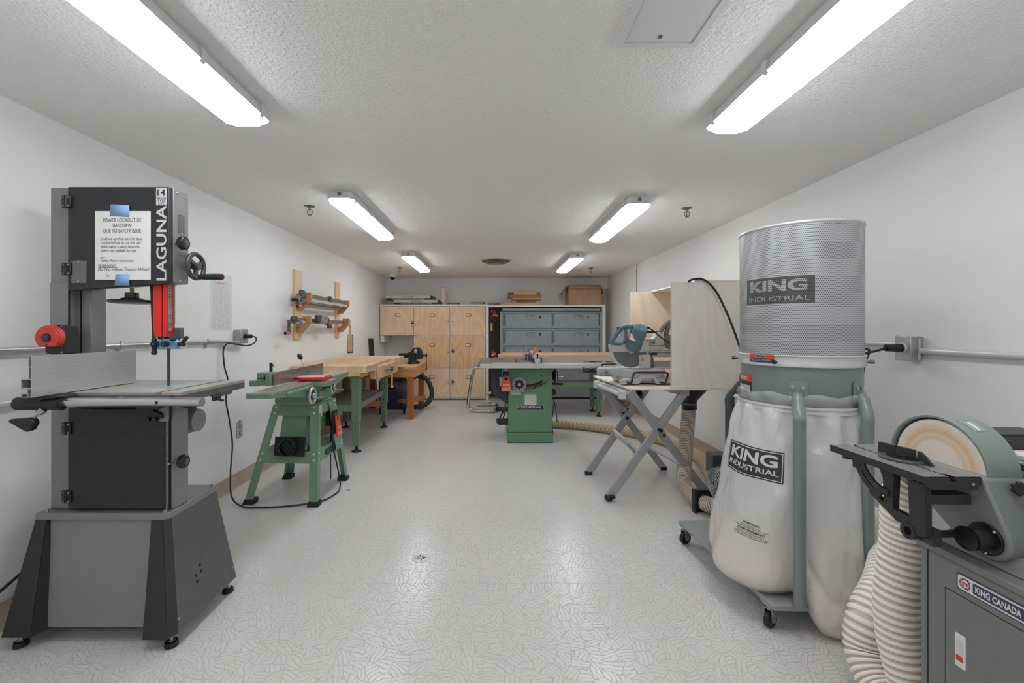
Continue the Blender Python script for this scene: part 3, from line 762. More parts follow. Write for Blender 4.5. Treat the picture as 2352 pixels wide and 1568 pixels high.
# base
BY = 1.70
zt, zb = .445, .055
b = MB()
b.mark(0)
b.quad((-1.82, 1.728, zt), (-1.778, 1.728, zt), (-1.728, 1.62, zb), (-1.834, 1.62, zb))               # front leg, left
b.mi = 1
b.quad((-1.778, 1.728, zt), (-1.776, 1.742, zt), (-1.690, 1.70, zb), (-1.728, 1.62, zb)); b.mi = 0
b.quad((-1.36, 1.728, zt), (-1.315, 1.728, zt), (-1.218, 1.62, zb - .008), (-1.308, 1.62, zb - .008))    # front leg, right
b.quad((-1.36, 1.728, zt), (-1.308, 1.62, zb - .008), (-1.318, 1.69, zb), (-1.362, 1.742, zt))
b.quad((-1.315, 1.728, zt), (-1.295, 1.745, zt), (-1.196, 1.645, zb), (-1.218, 1.62, zb - .008))
b.quad((-1.82, 1.728, zt), (-1.834, 1.62, zb), (-1.834, 2.02, zb), (-1.82, 2.04, zt))
b.quad((-1.82, 2.04, zt), (-1.834, 2.02, zb), (-1.20, 2.02, zb), (-1.307, 2.04, zt))
b.build('stand_legs', [PCK, M('return_shade', (24, 24, 25), .6)], t, solid=.004, smooth=0)  # inner leg return: its shade is put into the colour, darker than the legs
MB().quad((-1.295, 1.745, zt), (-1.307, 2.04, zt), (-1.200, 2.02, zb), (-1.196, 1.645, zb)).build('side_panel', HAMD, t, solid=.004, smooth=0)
MB().quad((-1.793, 1.742, zt), (-1.362, 1.742, zt), (-1.343, 1.665, zb + .01), (-1.706, 1.665, zb + .01)).build('front_panel', HAM, t, solid=.004, smooth=0)
for (y, z) in ((1.79, .19), (1.79, .165), (1.825, .215), (1.825, .19)):
    x = -1.196 - .104 * (z - zb) / (zt - zb) + .0035
    MB().cyl((x, y, z), (x + .001, y, z + .0003), .0055, n=12).build('panel_hole', BLK, t)
for (y, z) in ((1.66, .10), (2.0, .11)):
    MB().cyl((-1.207, y, z), (-1.203, y, z), .005, n=10).build('screw', STEEL, t)
b = MB().prism([(-1.822, 1.726), (-1.312, 1.726), (-1.292, 1.742), (-1.302, 2.05), (-1.822, 2.05)], zt, .472)
b.build('base_plate', HAM, t, bevel=.003)
for (x, y) in ((-1.795, 1.745), (-1.32, 1.745), (-1.318, 2.035), (-1.795, 2.035)):
    MB().cyl((x, y, .472), (x, y, .474), .012, n=18).cyl((x, y, .474), (x, y, .481), .0075, n=6).build('bolt', STEEL, t)
for (x, y) in ((-1.80, 1.655), (-1.228, 1.655), (-1.222, 1.995), (-1.80, 1.99)):
    f = MB().lathe([(.001, 0), (.023, 0), (.024, .006), (.021, .018), (.012, .021), (.001, .021)], Matrix.Translation((x, y, .0005)), 28).build('levelling_foot', BLK, t)
    MB().cyl((x, y, .02), (x, y, .024), .013, n=6).cyl((x, y, .02), (x, y, .075), .0055, n=12).build('stud', STEEL, f)
# C-frame body
xl, xr, yf, yb = -1.80, -1.301, 1.765, 1.851
MB().box(xl, xr, yf, yb, .472, .915).build('lower_cabinet', HAM, t, bevel=.004)
MB().box(xl, -1.722, yf - .004, yb, .915, 1.39).box(-1.80, -1.668, 1.80, 1.87, .915, 1.40).build('column', HAM, t, bevel=.003)
MB().prism([(xl, 1.378), (-1.72, 1.378), (-1.66, 1.372), (xr, 1.392), (xr, 1.771), (xr - .005, 1.776), (xl, 1.776)], 0, -(yb - yf), fr((0, yf, 0), *FX)).build('upper_cabinet', HAM, t, bevel=.003)
MB().box(-1.7235, -1.7205, yf - .006, yf, .915, 1.38).box(-1.709, -1.706, 1.795, 1.80, .915, 1.38).build('column_seam', BLK, t)
d1 = MB().prism(rounded(-1.708, -1.302, 1.366, 1.772, .006, 2)[:0] + [(-1.708, 1.360), (-1.690, 1.357), (-1.302, 1.385), (-1.302, 1.772), (-1.708, 1.772)], 0, -.024, fr((0, 1.741, 0), *FX)).build('upper_door', PCB, t, bevel=.004)
d2 = MB().box(-1.708, -1.325, 1.741, 1.764, .482, .885).build('lower_door', PCB, t, bevel=.005)
MB().box(-1.3245, -1.3165, 1.752, 1.766, .478, .90).build('door_catch_strip', STEEL, t)
MB().box(-1.3165, -1.311, 1.76, 1.766, .478, .90).build('door_gap', BLK, t)
for z in (1.711, 1.442, .806, .534):
    h = MB().box(-1.728, -1.709, 1.736, 1.752, z - .024, z + .024).box(-1.706, -1.688, 1.732, 1.741, z - .024, z + .024).cyl((-1.7075, 1.733, z - .024), (-1.7075, 1.733, z + .024), .0065, n=12)
    h = h.build('hinge', BLK, t, bevel=.002)
    for dx in (-.0115, .0105):
        for dz in (-.017, .017):
            y = 1.736 if dx < 0 else 1.732
            MB().cyl((-1.7075 + dx, y + .001, z + dz), (-1.7075 + dx, y - .0015, z + dz), .0033, n=10).build('screw', STEEL, h)
def ribbed_knob(parent, x, y, z, r=.026):
    k = MB().cyl((xr, y, z), (x, y, z), .0055, n=12).build('latch_rod', STEEL, parent)
    prof = MB(); n = 40; rings = []
    for X_, R in ((x, r * .8), (x + .006, r), (x + .022, r), (x + .027, r * .82)):
        rings.append([prof.bm.verts.new((X_, y + (R + (.0014 if i % 2 else 0)) * math.cos(2 * PI * i / n), z + (R + (.0014 if i % 2 else 0)) * math.sin(2 * PI * i / n))) for i in range(n)])
    prof.skin(rings).build('door_knob', BLK, parent, bevel=.0008)
    MB().cyl((x + .027, y, z), (x + .029, y, z), r * .5, n=24).cyl((x + .027, y, z), (x + .0305, y, z), .007, n=12).build('knob_cap', M('knob_grey', (90, 90, 92), .3), parent)
ribbed_knob(t, -1.283, 1.775, 1.553); ribbed_knob(t, -1.283, 1.775, .664)
MB().box(-1.3085, -1.3005, 1.742, 1.762, .472 + .19 - .003, .667).build('catch', STEEL, t)
# side plate and screws
MB().box(-1.3012, -1.2995, 1.79, 1.826, 1.60, 1.675).build('side_plate', HAMD, t, bevel=.0006)
for (y, z) in ((1.808, 1.678), (1.808, 1.597), (1.782, 1.76), (1.84, 1.755), (1.842, 1.70), (1.80, 1.40)):
    MB().ball(Vector((-1.300, y, z)), .0042).build('screw', STEEL, t)
# tension handwheel
hy, hz = 1.848, 1.469
MB().cyl((xr, hy, hz), (-1.262, hy, hz), .011, n=16).build('wheel_shaft', STEEL, t)
b = MB(); m = fr((-1.268, hy, hz), (0, 1, 0), (0, 0, 1))
b.tube([m @ Vector((.051 * math.cos(a), .051 * math.sin(a), 0)) for a in [2 * PI * k / 40 for k in range(40)]], .0095, 12, closed=True)
b.cyl((-1.280, hy, hz), (-1.252, hy, hz), .016, n=20)
for k in range(3):
    a = 2 * PI * k / 3 + .5; b.bar((-1.268, hy + .012 * math.cos(a), hz + .012 * math.sin(a)), (-1.268, hy + .048 * math.cos(a), hz + .048 * math.sin(a)), .015, .011, up=(1, 0, 0))
hw = b.build('handwheel', M('handwheel_grey', (78, 80, 82), .38, .4), t, bevel=.001)
MB().cyl((-1.268, hy - .012, hz - .046), (-1.245, hy - .012, hz - .046), .005, n=12).build('grip_stud', STEEL, hw)
MB().lathe([(.001, 0), (.010, .001), (.0125, .02), (.0135, .08), (.0125, .100), (.001, .103)], fr((-1.247, hy - .012, hz - .046), (0, 1, 0), (0, 0, 1)), 20).build('grip', BLKM, hw)
# blade tension disc under the upper box
cx, cy, cz = -1.495, 1.795, 1.318
MB().cyl((cx, cy, cz + .02), (cx, cy, 1.372), .007, n=14).build('tension_screw', M('brass', (150, 120, 70), .35, .8), t)
MB().lathe([(.001, -.010), (.066, -.010), (.078, -.006), (.079, .001), (.074, .004), (.045, .004), (.034, .012), (.024, .014), (.023, .034), (.001, .034)], Matrix.Translation((cx, cy, cz)), 40).build('tension_wheel', BLK, t)
# blade, guard, guides
bx, by = -1.356, 1.806
b = MB(); b.box(bx, bx + .0012, by, by + .010, .93, 1.40)
zz0 = .95
while zz0 < 1.39:
    b.prism([(0, 0), (-.0045, .004), (0, .0105)], 0, .0012, fr((bx, by, zz0), (0, 1, 0), (0, 0, 1))); zz0 += .0127
b.box(bx - .0025, bx + .004, by + .001, by + .010, .93, 1.40)
b.build('blade', M('blade_steel', (96, 92, 86), .4, .6), t)
MB().box(-1.391, -1.357, 1.772, 1.782, 1.170, 1.395).box(-1.391, -1.387, 1.772, 1.815, 1.170, 1.395).build('blade_guard', RED, t, bevel=.002)
g2 = MB().box(-1.351, -1.338, 1.772, 1.784, 1.170, 1.395).box(-1.341, -1.337, 1.772, 1.822, 1.170, 1.395).build('guard_side', RED, t, bevel=.0015)
MB().box(-1.3368, -1.3355, 1.782, 1.800, 1.195, 1.392).build('scale_strip', m_lines('scale_print', (150, 146, 140), (24, 24, 24), .0065, 2), g2)
b = MB()
for k in range(44): b.box(-1.3368, -1.3345, 1.808, 1.821, 1.225 + k * .0038, 1.2268 + k * .0038)
b.build('rack', M('rack_steel', (150, 150, 150), .35, .7), t)
MB().box(-1.386, -1.36, 1.79, 1.84, 1.16, 1.41).build('guide_post', DSTEEL, t)
MB().box(-1.336, -1.305, 1.81, 1.83, 1.163, 1.208).box(-1.336, -1.32, 1.80, 1.83, 1.128, 1.163).build('guide_bracket', M('bracket_grey', (92, 96, 96), .4, .3), t, bevel=.002)
b = MB().prism([(-1.386, 1.128), (-1.378, 1.122), (-1.300, 1.122), (-1.300, 1.150), (-1.312, 1.163), (-1.350, 1.163), (-1.352, 1.150), (-1.366, 1.163), (-1.376, 1.150)], 0, -.03, fr((0, 1.772, 0), *FX))
b.build('guide_block', BLUE, t, bevel=.0015)
for x, z in ((-1.375, 1.142), (-1.334, 1.142)):
    MB().cyl((x, 1.770, z), (x, 1.752, z), .0115, n=24).cyl((x, 1.752, z), (x, 1.750, z), .008, n=18).build('guide_knob', BLKM, t)
    MB().cyl((x, 1.7505, z), (x, 1.7495, z), .0028, n=12).build('knob_socket', STEEL, t)
MB().cyl((-1.310, 1.775, 1.165), (-1.300, 1.760, 1.172), .0125, n=20).build('thumb_screw', BLKM, t)
MB().cyl((-1.300, 1.78, 1.14), (-1.290, 1.78, 1.14), .005, n=12).build('lever_stud', STEEL, t)
MB().cyl((-1.292, 1.78, 1.142), (-1.265, 1.775, 1.138), .0085, .007, 14).bar((-1.276, 1.778, 1.143), (-1.250, 1.770, 1.172), .012, .011).build('locking_lever', BLKM, t, bevel=.002)
MB().tube([(-1.405, 1.79, 1.385), (-1.398, 1.785, 1.27), (-1.388, 1.775, 1.155), (-1.385, 1.775, 1.13)], lambda q, i: (.0095, .0085, .0062, .0065)[i], 14).build('air_nozzle', BLKM, t)
MB().lathe([(.0075, 0), (.0105, .006), (.0085, .012), (.0105, .020), (.0085, .026), (.0105, .034), (.008, .042), (.008, .050), (.011, .056), (.0095, .066), (.001, .068)], fr((-1.385, 1.772, 1.165), (1, 0, 0), (0, -1, 0)), 20).build('nozzle_coupling', BLK, t)
# table with slot and slit
TX0, TX1, TY0, TY1 = -1.716, -1.170, 1.622, 2.038
b = MB()
sx0, sx1 = -1.262, -1.243
for (x0, x1, y0, y1) in ((TX0, sx0, TY0, TY1), (sx1, TX1, TY0, 1.8285), (sx1, TX1, 1.8315, TY1)):
    b.box(x0, x1, y0, y1, .955, .966)
b.build('table_top', CAST, t)
MB().box(TX0, TX1 - .0002, TY0 + .0003, 1.8285, .928, .955).box(TX0, TX1 - .0002, 1.8315, TY1, .928, .955).build('table_body', CASTE, t)
b = MB().prism([(TX1 - .058, .9275), (TX1 - .004, .9275), (TX1 - .004, .915), (TX1 - .03, .908), (TX1 - .055, .915)], 0, .08, fr((0, 1.95, 0), (1, 0, 0), (0, 0, 1)))
b.build('table_rib', CASTE, t)
MB().prism([(-1.42, 1.776), (-1.31, 1.776), (-1.29, 1.80), (-1.29, 1.83), (-1.31, 1.852), (-1.42, 1.852)], .9661, .9669).build('table_insert', M('insert_blue', (150, 178, 196), .35), t)
MB().box(-1.70, TX1 - .03, TY0 - .014, TY0 - .001, .932, .958).build('front_angle', CASTE, t, bevel=.001)
MB().cyl((-1.378, TY0 - .014, .9475), (-1.378, TY0 - .020, .9475), .0072, n=16).build('rail_bolt', STEEL, t)
# front rail, carrier and fence
MB().cyl((-1.57, 1.560, .941), (-1.050, 1.560, .941), .0155, n=28).build('front_rail', M('polished_rail', (198, 198, 198), .2, .9), t)
MB().cyl((-1.0505, 1.560, .941), (-1.047, 1.560, .941), .0165, n=28).build('rail_cap', M('cap_grey', (140, 140, 140), .5), t)
MB().cyl((-1.200, 1.5455, .941), (-1.200, 1.5435, .941), .0055, n=16).build('rail_hole', BLK, t)
fc = MB().cyl((-1.700, 1.553, .937), (-1.542, 1.553, .937), .0235, n=30).build('fence_carrier', BLKM, t)
MB().prism([(-1.66, .948), (-1.60, .966), (-1.545, .968), (-1.53, .962), (-1.59, .955), (-1.62, .930), (-1.635, .930)], 0, .07, fr((0, 1.60, 0), (1, 0, 0), (0, 0, 1))).build('carrier_bracket', BLKM, fc)
MB().cyl((-1.605, 1.545, .915), (-1.628, 1.535, .885), .0045, n=12).cyl((-1.600, 1.545, .918), (-1.612, 1.54, .906), .012, n=14).build('lock_stud', STEEL, fc)
b = MB().prism([(-1.700, .880), (-1.690, .888), (-1.628, .892), (-1.610, .885), (-1.606, .872), (-1.620, .848), (-1.635, .842), (-1.66, .856)], -.012, .014, fr((0, 1.53, 0), (1, 0, 0), (0, 0, 1)))
b.build('lock_knob', BLK, fc, bevel=.006, seg=3)
ALU = M('aluminium', (190, 191, 191), .32, .55)
b = MB(); y0, y1 = 1.484, 1.917
def bb(xa, xb, za, zb2): b.box(xa, xb, y0, y1, za, zb2)
bb(-1.581, -1.5785, .969, 1.110)
bb(-1.589, -1.587, 1.03, 1.110); bb(-1.587, -1.581, 1.108, 1.110); bb(-1.587, -1.581, 1.071, 1.074)
bb(-1.615, -1.581, 1.029, 1.032); bb(-1.615, -1.613, .998, 1.03); bb(-1.615, -1.581, .997, 1.001); bb(-1.594, -1.591, .970, .998); bb(-1.615, -1.592, .980, .983)
bb(-1.615, -1.581, .969, .971); bb(-1.615, -1.613, .971, .980)
for k in range(7): bb(-1.5786, -1.5779, .985 + k * .0172, .9865 + k * .0172)
b.build('fence', ALU, t)
b = MB()
for k in range(7): b.box(-1.5786, -1.5781, y0 + .0002, y1 - .0002, .9925 + k * .0172, .9933 + k * .0172)
b.build('fence_groove', M('groove_grey', (158, 158, 158), .5), t)
# underside hardware
MB().box(-1.40, -1.315, 1.70, 1.76, .888, .928).box(-1.55, -1.42, 1.69, 1.76, .905, .927).build('trunnion', M('trunnion_dark', (66, 66, 68), .5, .3), t, bevel=.003)
MB().box(-1.345, -1.310, 1.735, 1.764, .845, .905).box(-1.372, -1.335, 1.725, 1.742, .838, .855).prism([(-1.372, .91), (-1.350, .91), (-1.348, .880), (-1.315, .868), (-1.312, .85), (-1.372, .85)], 0, .015, fr((0, 1.732, 0), (1, 0, 0), (0, 0, 1))).build('lower_guide', M('guide_dark', (40, 40, 42), .5, .2), t, bevel=.002)
for x in (-1.366, -1.338): MB().cyl((x, 1.725, .846), (x, 1.708, .846), .0095, n=18).build('lower_guide_knob', BLK, t)
MB().box(-1.335, -1.30, 1.728, 1.7405, .835, .925).build('lower_blade_cover', HAM, t, bevel=.002)
MB().tube([(-1.30, 1.75, .905), (-1.26, 1.73, .905), (-1.215, 1.72, .897), (-1.180, 1.715, .893)], lambda q, i: (.006, .0085, .008, .0095)[i], 12).cyl((-1.31, 1.755, .905), (-1.285, 1.745, .905), .010, n=14).build('tilt_lever', BLKM, t, bevel=.001)
MB().box(-1.172, -1.155, 1.80, 1.84, .905, .925).bar((-1.16, 1.82, .912), (-1.128, 1.81, .906), .012, .009).build('slit_pin_handle', BLKM, t, bevel=.003)
# dust port behind the lower cabinet
MB().cyl((-1.40, 1.84, .80), (-1.40, 1.93, .80), .04, n=20).build('port_neck', HAM, t)
MB().lathe([(.058, 0), (.058, .05), (.048, .10), (.046, .10), (.001, .098)], fr((-1.41, 1.93, .80), (0, 1, 0), (0, 0, 1)), 32).build('dust_port', HAM, t)
# emergency stop paddle
MB().box(-1.757, -1.681, 1.700, 1.760, 1.105, 1.219).build('switch_plate', M('switch_plate_black', (40, 40, 42), .45), t, bevel=.004)
for x in (-1.749, -1.690):
    for z in (1.112, 1.212): MB().cyl((x, 1.700, z), (x, 1.6985, z), .0034, n=10).build('screw', STEEL, t)
mR = fr((-1.722, 1.700, 1.169), *FX)
ESR = M('stop_red', (206, 62, 48), .42)
poly = [(.049 * math.cos(a), .049 * math.sin(a)) for a in [math.radians(k) for k in range(-45, 226, 9)]]
b = MB().prism(poly, 0, .022, mR @ Matrix.Translation((0, 0, .0))); b.prism([(x * .93, y * .93) for x, y in poly], .022, .027, mR)
es = b.build('stop_paddle', ESR, t, bevel=.004)
MB().lathe([(.013, .0), (.0165, .002), (.0165, -.004), (.001, -.004)], mR @ Matrix.Translation((0, 0, .0295)), 28).build('button_ring', M('ring_dark', (60, 30, 28), .4), es)
MB().cyl(mR @ Vector((0, 0, .026)), mR @ Vector((0, 0, .031)), .0125, n=24).build('start_button', M('button_green', (30, 62, 54), .35), es)
MB().box(-1.727, -1.717, 1.672, 1.674, 1.140, 1.143).build('paddle_slot', BLK, es)
# window plate on the door
b = MB().prism(rounded(-1.691, -1.630, 1.386, 1.476, .004, 2), 0, .0015, fr((0, 1.7405, 0), *FX))
b.build('window_plate', M('window_grey', (104, 105, 107), .15, .1), d1)
for z in (1.392, 1.472): MB().cyl((-1.660, 1.739, z), (-1.660, 1.736, z), .004, n=10).build('screw', STEEL, d1)
# lettering on the door
mL = fr((-1.3315, 1.7405, 1.546), (0, 0, 1), (-1, 0, 0))
text('LAGUNA', .300, .041, mL, 'lettering', LGREY, d1, bold=.02, depth=.0008)
bd = MB().box(-1.3525, -1.310, 1.7395, 1.741, 1.697, 1.767).build('badge', LGREY, d1)
MB().box(-1.3515, -1.311, 1.7388, 1.740, 1.7285, 1.730).build('badge_line', PCB, d1)
text('14', .031, .027, fr((-1.331, 1.7395, 1.748), *FX), 'lettering', PCB, d1, bold=.01, depth=.0008)
text('TWE\nLVE', .034, .026, fr((-1.331, 1.7395, 1.7125), *FX), 'lettering', PCB, d1, depth=.0008, line=.8)
MB().tube(smoothpath([(-1.955, 1.2, .06), (-1.955, 1.5, .10), (-1.945, 1.66, .155), (-1.93, 1.78, .21), (-1.90, 1.88, .28), (-1.84, 1.95, .35)], 8), .006, 8).build('power_cord', CORD, t)
# the notice taped to the door
n = thing('paper_notice', (-1.484, 1.739, 1.398), 'white paper notice taped with blue tape to the black bandsaw door', 'notice')
Yn = 1.7375
MB().box(-1.5945, -1.373, Yn, Yn + .0014, 1.399, 1.673).build('paper', PAPER, n)
def ln(s, uc, vc, wpx, hpx, **k):
    p = at(uc, vc, Yn); text(s, wpx * Yn / F, hpx * Yn / F, fr((p.x, Yn - .0002, p.z), *FX), 'lettering', INK, n, depth=.0004, **k)
ln('POWER LOCKOUT OF\nBANDSAW\nDUE TO SAFETY ISSUE', 281, 517.5, 88, 33, line=1.0)
ln('Until we can find out who does\nnot know how to use this saw\nand created a safety issue the\nsaw is not available for use.', 279.5, 561.5, 94, 33, align='LEFT')
ln('per\nHobby Room Committee', 269.5, 596.5, 76, 13, align='LEFT')
ln('WARNING', 247, 610, 42, 6.5, shear=.3)
MB().box(at(227, 0, Yn).x, at(268, 0, Yn).x, Yn - .0005, Yn, at(0, 614.6, Yn).z, at(0, 613.8, Yn).z).build('underline', INK, n)
ln('Do Not Adjust Tension Wheel', 284, 619, 118, 9, shear=.3)
p = at(248, 636, Yn)
MB().bar((p.x - .006, Yn - .0004, p.z + .014), (p.x + .001, Yn - .0004, p.z), .0008, .0008).bar((p.x + .006, Yn - .0004, p.z + .008), (p.x + .001, Yn - .0004, p.z), .0008, .0008).bar((p.x - .006, Yn - .0004, p.z + .004), (p.x + .001, Yn - .0004, p.z), .0008, .0008).build('arrow', INK, n)
TB = M('blue_tape', (134, 168, 214), .6, bump=.0004, bscale=120)
def tp(P):
    b = MB().quad(*[at(u, v, Yn - .001) for u, v in P]); b.build('tape', TB, n, solid=.0006)
tp([(253, 469), (297, 471), (297, 498), (252, 495)]); tp([(266, 629), (297, 629), (297, 655.5), (263, 655.5)])
# ================================================================ jointer
GRN = M('machine_green', (120, 152, 126), .36, .05, bump=.0003, bscale=80)
GRND = M('casting_green', (114, 148, 119), .3, .05, bump=.0006, bscale=40)
GRNB = M('bench_green', (106, 134, 110), .4, .05)
RUB = M('rubber_black', (28, 28, 28), .6)
JT = M('ground_steel', (186, 182, 176), .28, .55, var=.05, vscale=15)
t = thing('jointer', (-1.42, 3.24, 0), 'green jointer on a splayed steel stand near the left wall', 'jointer')
B = [(-1.722, 2.985), (-1.202, 2.945), (-1.182, 3.52), (-1.700, 3.56)]      # feet, outside corners
T = [(-1.550, 3.050), (-1.238, 3.050), (-1.232, 3.370), (-1.545, 3.370)]    # top
def leg_pt(i, z):
    k = z / .675; return Vector((B[i][0] + (T[i][0] - B[i][0]) * k, B[i][1] + (T[i][1] - B[i][1]) * k, z))
dirs = [(1, 1), (-1, 1), (-1, -1), (1, -1)]
for i in range(4):
    sx, sy = dirs[i]; a, c = leg_pt(i, .02), leg_pt(i, .675); w0, w1 = .055, .055
    b = MB()
    for (dx, dy) in ((1, 0), (0, 1)):
        o = Vector((sx * dx * w0, sy * dy * w0, 0)); th = Vector((sx * .003 * dy, sy * .003 * dx, 0))
        P = [a, a + o, a + th, a + o + th, c, c + o, c + th, c + o + th]
        b.hexa(P)
    lg = b.build('leg', GRN, t)
    a0 = leg_pt(i, .0)
    MB().hexa([a0 + Vector((-sx * .008, -sy * .008, .0005)), a0 + Vector((sx * .066, -sy * .008, .0005)), a0 + Vector((-sx * .008, sy * .066, .0005)), a0 + Vector((sx * .066, sy * .066, .0005)),
               leg_pt(i, .034) + Vector((-sx * .003, -sy * .003, 0)), leg_pt(i, .034) + Vector((sx * .060, -sy * .003, 0)), leg_pt(i, .034) + Vector((-sx * .003, sy * .060, 0)), leg_pt(i, .034) + Vector((sx * .060, sy * .060, 0))]).build('rubber_foot', RUB, lg)
def skirt(i, j, z0, z1, name, off=.003):
    a, c, d, e = leg_pt(i, z0), leg_pt(j, z0), leg_pt(i, z1), leg_pt(j, z1)
    mid = (a + c) / 2 - Vector((-1.42, 3.24, a.z)); mid.z = 0; nn = -mid.normalized() * off
    up = .0015
    MB().hexa([a + nn, c + nn, a + nn * 2, c + nn * 2, d + nn, e + nn, d + nn * 2, e + nn * 2]).build(name, GRN, t)
for i, j in ((0, 1), (1, 2), (2, 3), (3, 0)):
    skirt(i, j, .600, .675, 'top_skirt'); skirt(i, j, .278, .360, 'lower_rail')
BOLT = M('zinc_bolt', (206, 210, 200), .3, .5)
def bolt(p, n, r=.008):
    MB().lathe([(r, 0), (r * .9, .003), (r * .5, .005), (.0001, .0055)], fr(p, Vector(n).orthogonal(), Vector(n).cross(Vector(n).orthogonal())), 16).build('bolt', BOLT, t)
for i, sx in ((0, 1), (1, -1)):
    for z in (.657, .617, .343, .300):
        p = leg_pt(i, z) + Vector((sx * .026, -.0005, 0)); bolt(p, (0, -1, .05))
for i, sy in ((1, 1), (2, -1)):
    for z in (.657, .617, .343, .300):
        p = leg_pt(i, z) + Vector((.0005, sy * .028, 0)); bolt(p, (1, 0, .05))
MB().box(-1.53, -1.245, 3.06, 3.36, .676, .682).build('stand_top', GRN, t)
# dust chute, plate and port
MB().hexa([(-1.505, 3.03, .40), (-1.335, 3.03, .40), (-1.505, 3.16, .40), (-1.335, 3.16, .40), (-1.49, 3.085, .668), (-1.315, 3.085, .668), (-1.49, 3.30, .668), (-1.315, 3.30, .668)]).build('dust_chute', GRN, t, bevel=.003)
pm = fr((-1.412, 3.000, .395), (1, 0, -.02), (0, .10, 1))
MB().box(-.105, .105, -.066, .066, -.006, .0, pm).build('port_plate', BLKM, t, bevel=.001)
b = MB().lathe([(.062, -.001), (.060, .045), (.055, .048), (.052, .045), (.052, .0)], pm, 36, caps=False); b.build('dust_port', BLK, t)
MB().cyl(pm @ Vector((0, 0, .0005)), pm @ Vector((0, 0, .0015)), .052, n=30).build('port_inside', M('port_inside', (30, 66, 44), .6), t)
tag(MB().prism(rounded(.0, .09, .0, .16, .01), 0, .004, fr((-1.545, 3.25, .43), (.02, 1, 0), (0, -.1, 1))).build('orange_tag', M('guard_orange', (206, 84, 48), .45), t))
# motor
mm = fr((-1.31, 3.235, .525), (0, 1, 0), (0, 0, 1))
MB().lathe([(.082, -.17), (.085, -.16), (.085, .0), (.080, .02), (.06, .034), (.001, .037)], mm, 36).build('motor', GRND, t)
b = MB()
for r in (.022, .037, .052, .066): b.tube([mm @ Vector((r * math.cos(a), r * math.sin(a), .0375 - (r / .066) ** 3 * .009)) for a in [2 * PI * k / 30 for k in range(30)]], .0028, 6, closed=True)
for k in range(8):
    a = 2 * PI * k / 8; b.bar(mm @ Vector((.01 * math.cos(a), .01 * math.sin(a), .0385)), mm @ Vector((.07 * math.cos(a), .07 * math.sin(a), .0275)), .006, .004, up=(1, 0, 0))
b.build('fan_grille', M('motor_green_light', (104, 156, 114), .35), t)
MB().cyl(mm @ Vector((0, 0, .0372)), mm @ Vector((0, 0, .0376)), .012).build('fan_dark', BLK, t)
MB().box(-1.30, -1.262, 3.345, 3.385, .46, .60).build('capacitor_box', BLKM, t, bevel=.003)
# rear side panel and switch with paddle (faces +X)
def lx(z): return leg_pt(2, z).x + .002
P = [(3.22, .672), (3.355, .672), (3.45, .30), (3.42, .285), (3.30, .285)]
b = MB(); A = [Vector((lx(z), y, z)) for y, z in P]; C = [p + Vector((.003, 0, 0)) for p in A]
va = [b.bm.verts.new(p) for p in A]; vc = [b.bm.verts.new(p) for p in C]; b._f(va); b._f(list(reversed(vc)))
for i in range(5): b._f([va[i], va[(i + 1) % 5], vc[(i + 1) % 5], vc[i]])
b.build('switch_panel', GRN, t)
for y, z in ((3.24, .645), (3.335, .655), (3.34, .625), (3.33, .335), (3.42, .33), (3.41, .31)): bolt(Vector((lx(z) + .003, y, z)), (1, 0, .05), .006)
MB().box(-1.204, -1.187, 3.215, 3.295, .425, .600).build('switch_box', BLKM, t, bevel=.003)
PADR = M('paddle_red', (226, 74, 54), .4)
def stop_paddle(parent, m, s=1.0, green=True):
    P = [(-.034, -.062), (-.030, -.066), (.030, -.066), (.034, -.062), (.033, -.045), (.023, .028), (.016, .044), (.012, .044), (.011, .012), (-.011, .012), (-.012, .044), (-.016, .044), (-.023, .028), (-.033, -.045)]
    P = [(x * s, y * s) for x, y in P]
    p = MB().prism(P, 0, .008 * s, m).build('stop_paddle', PADR, parent, bevel=.0015)
    text('STOP', .042 * s, .0135 * s, m @ Matrix.Translation((0, -.022 * s, .008 * s)), 'lettering', WPL, p, bold=.02, depth=.0012)
    fm = m @ Matrix.Translation((0, -.049 * s, .008 * s))
    b = MB()
    for q in ((-.030, .030, .0085, .0095), (-.030, .030, -.0095, -.0085), (-.030, -.029, -.0095, .0095), (.029, .030, -.0095, .0095)):
        b.box(q[0] * s, q[1] * s, q[2] * s, q[3] * s, 0, .0012, fm)
    b.build('name_border', WPL, p)
    text('GENERAL', .052 * s, .010 * s, fm, 'lettering', WPL, p, bold=.01, depth=.0012)
    return p
stop_paddle(t, fr((-1.176, 3.255, .500), (0, 1, 0), (-.14, -.06, 1)), 1.42)
MB().box(-1.189, -1.183, 3.238, 3.262, .535, .575).build('green_button', M('button_green2', (40, 120, 72), .4), t, bevel=.002)
MB().tube(smoothpath([(-1.26, 3.36, .47), (-1.262, 3.355, .35), (-1.258, 3.34, .2), (-1.25, 3.32, .06)], 6), .005, 8).build('switch_cord', CORD, t)
# badge on the lower right rail
c0 = (leg_pt(1, .318) + leg_pt(2, .318)) / 2
MB().prism(rounded(-.085, .085, -.020, .020, .018), 0, .004, fr(c0 + Vector((.0, -.01, 0)), (0, 1, 0), (-.1, 0, 1))).build('badge', M('badge_black', (60, 62, 60), .4, .3), t, bevel=.001)
text('GENERAL', .13, .018, fr(c0 + Vector((.0005, -.01, 0)), (0, 1, 0), (-.1, 0, 1)), 'lettering', M('badge_silver', (120, 130, 122), .35, .5), t, bold=.02, depth=.0042)
MB().box(-1.236, -1.2345, 3.065, 3.115, .580, .665).build('rating_label', m_lines('rating_print', (206, 206, 202), (150, 120, 120), .006, 2), t)
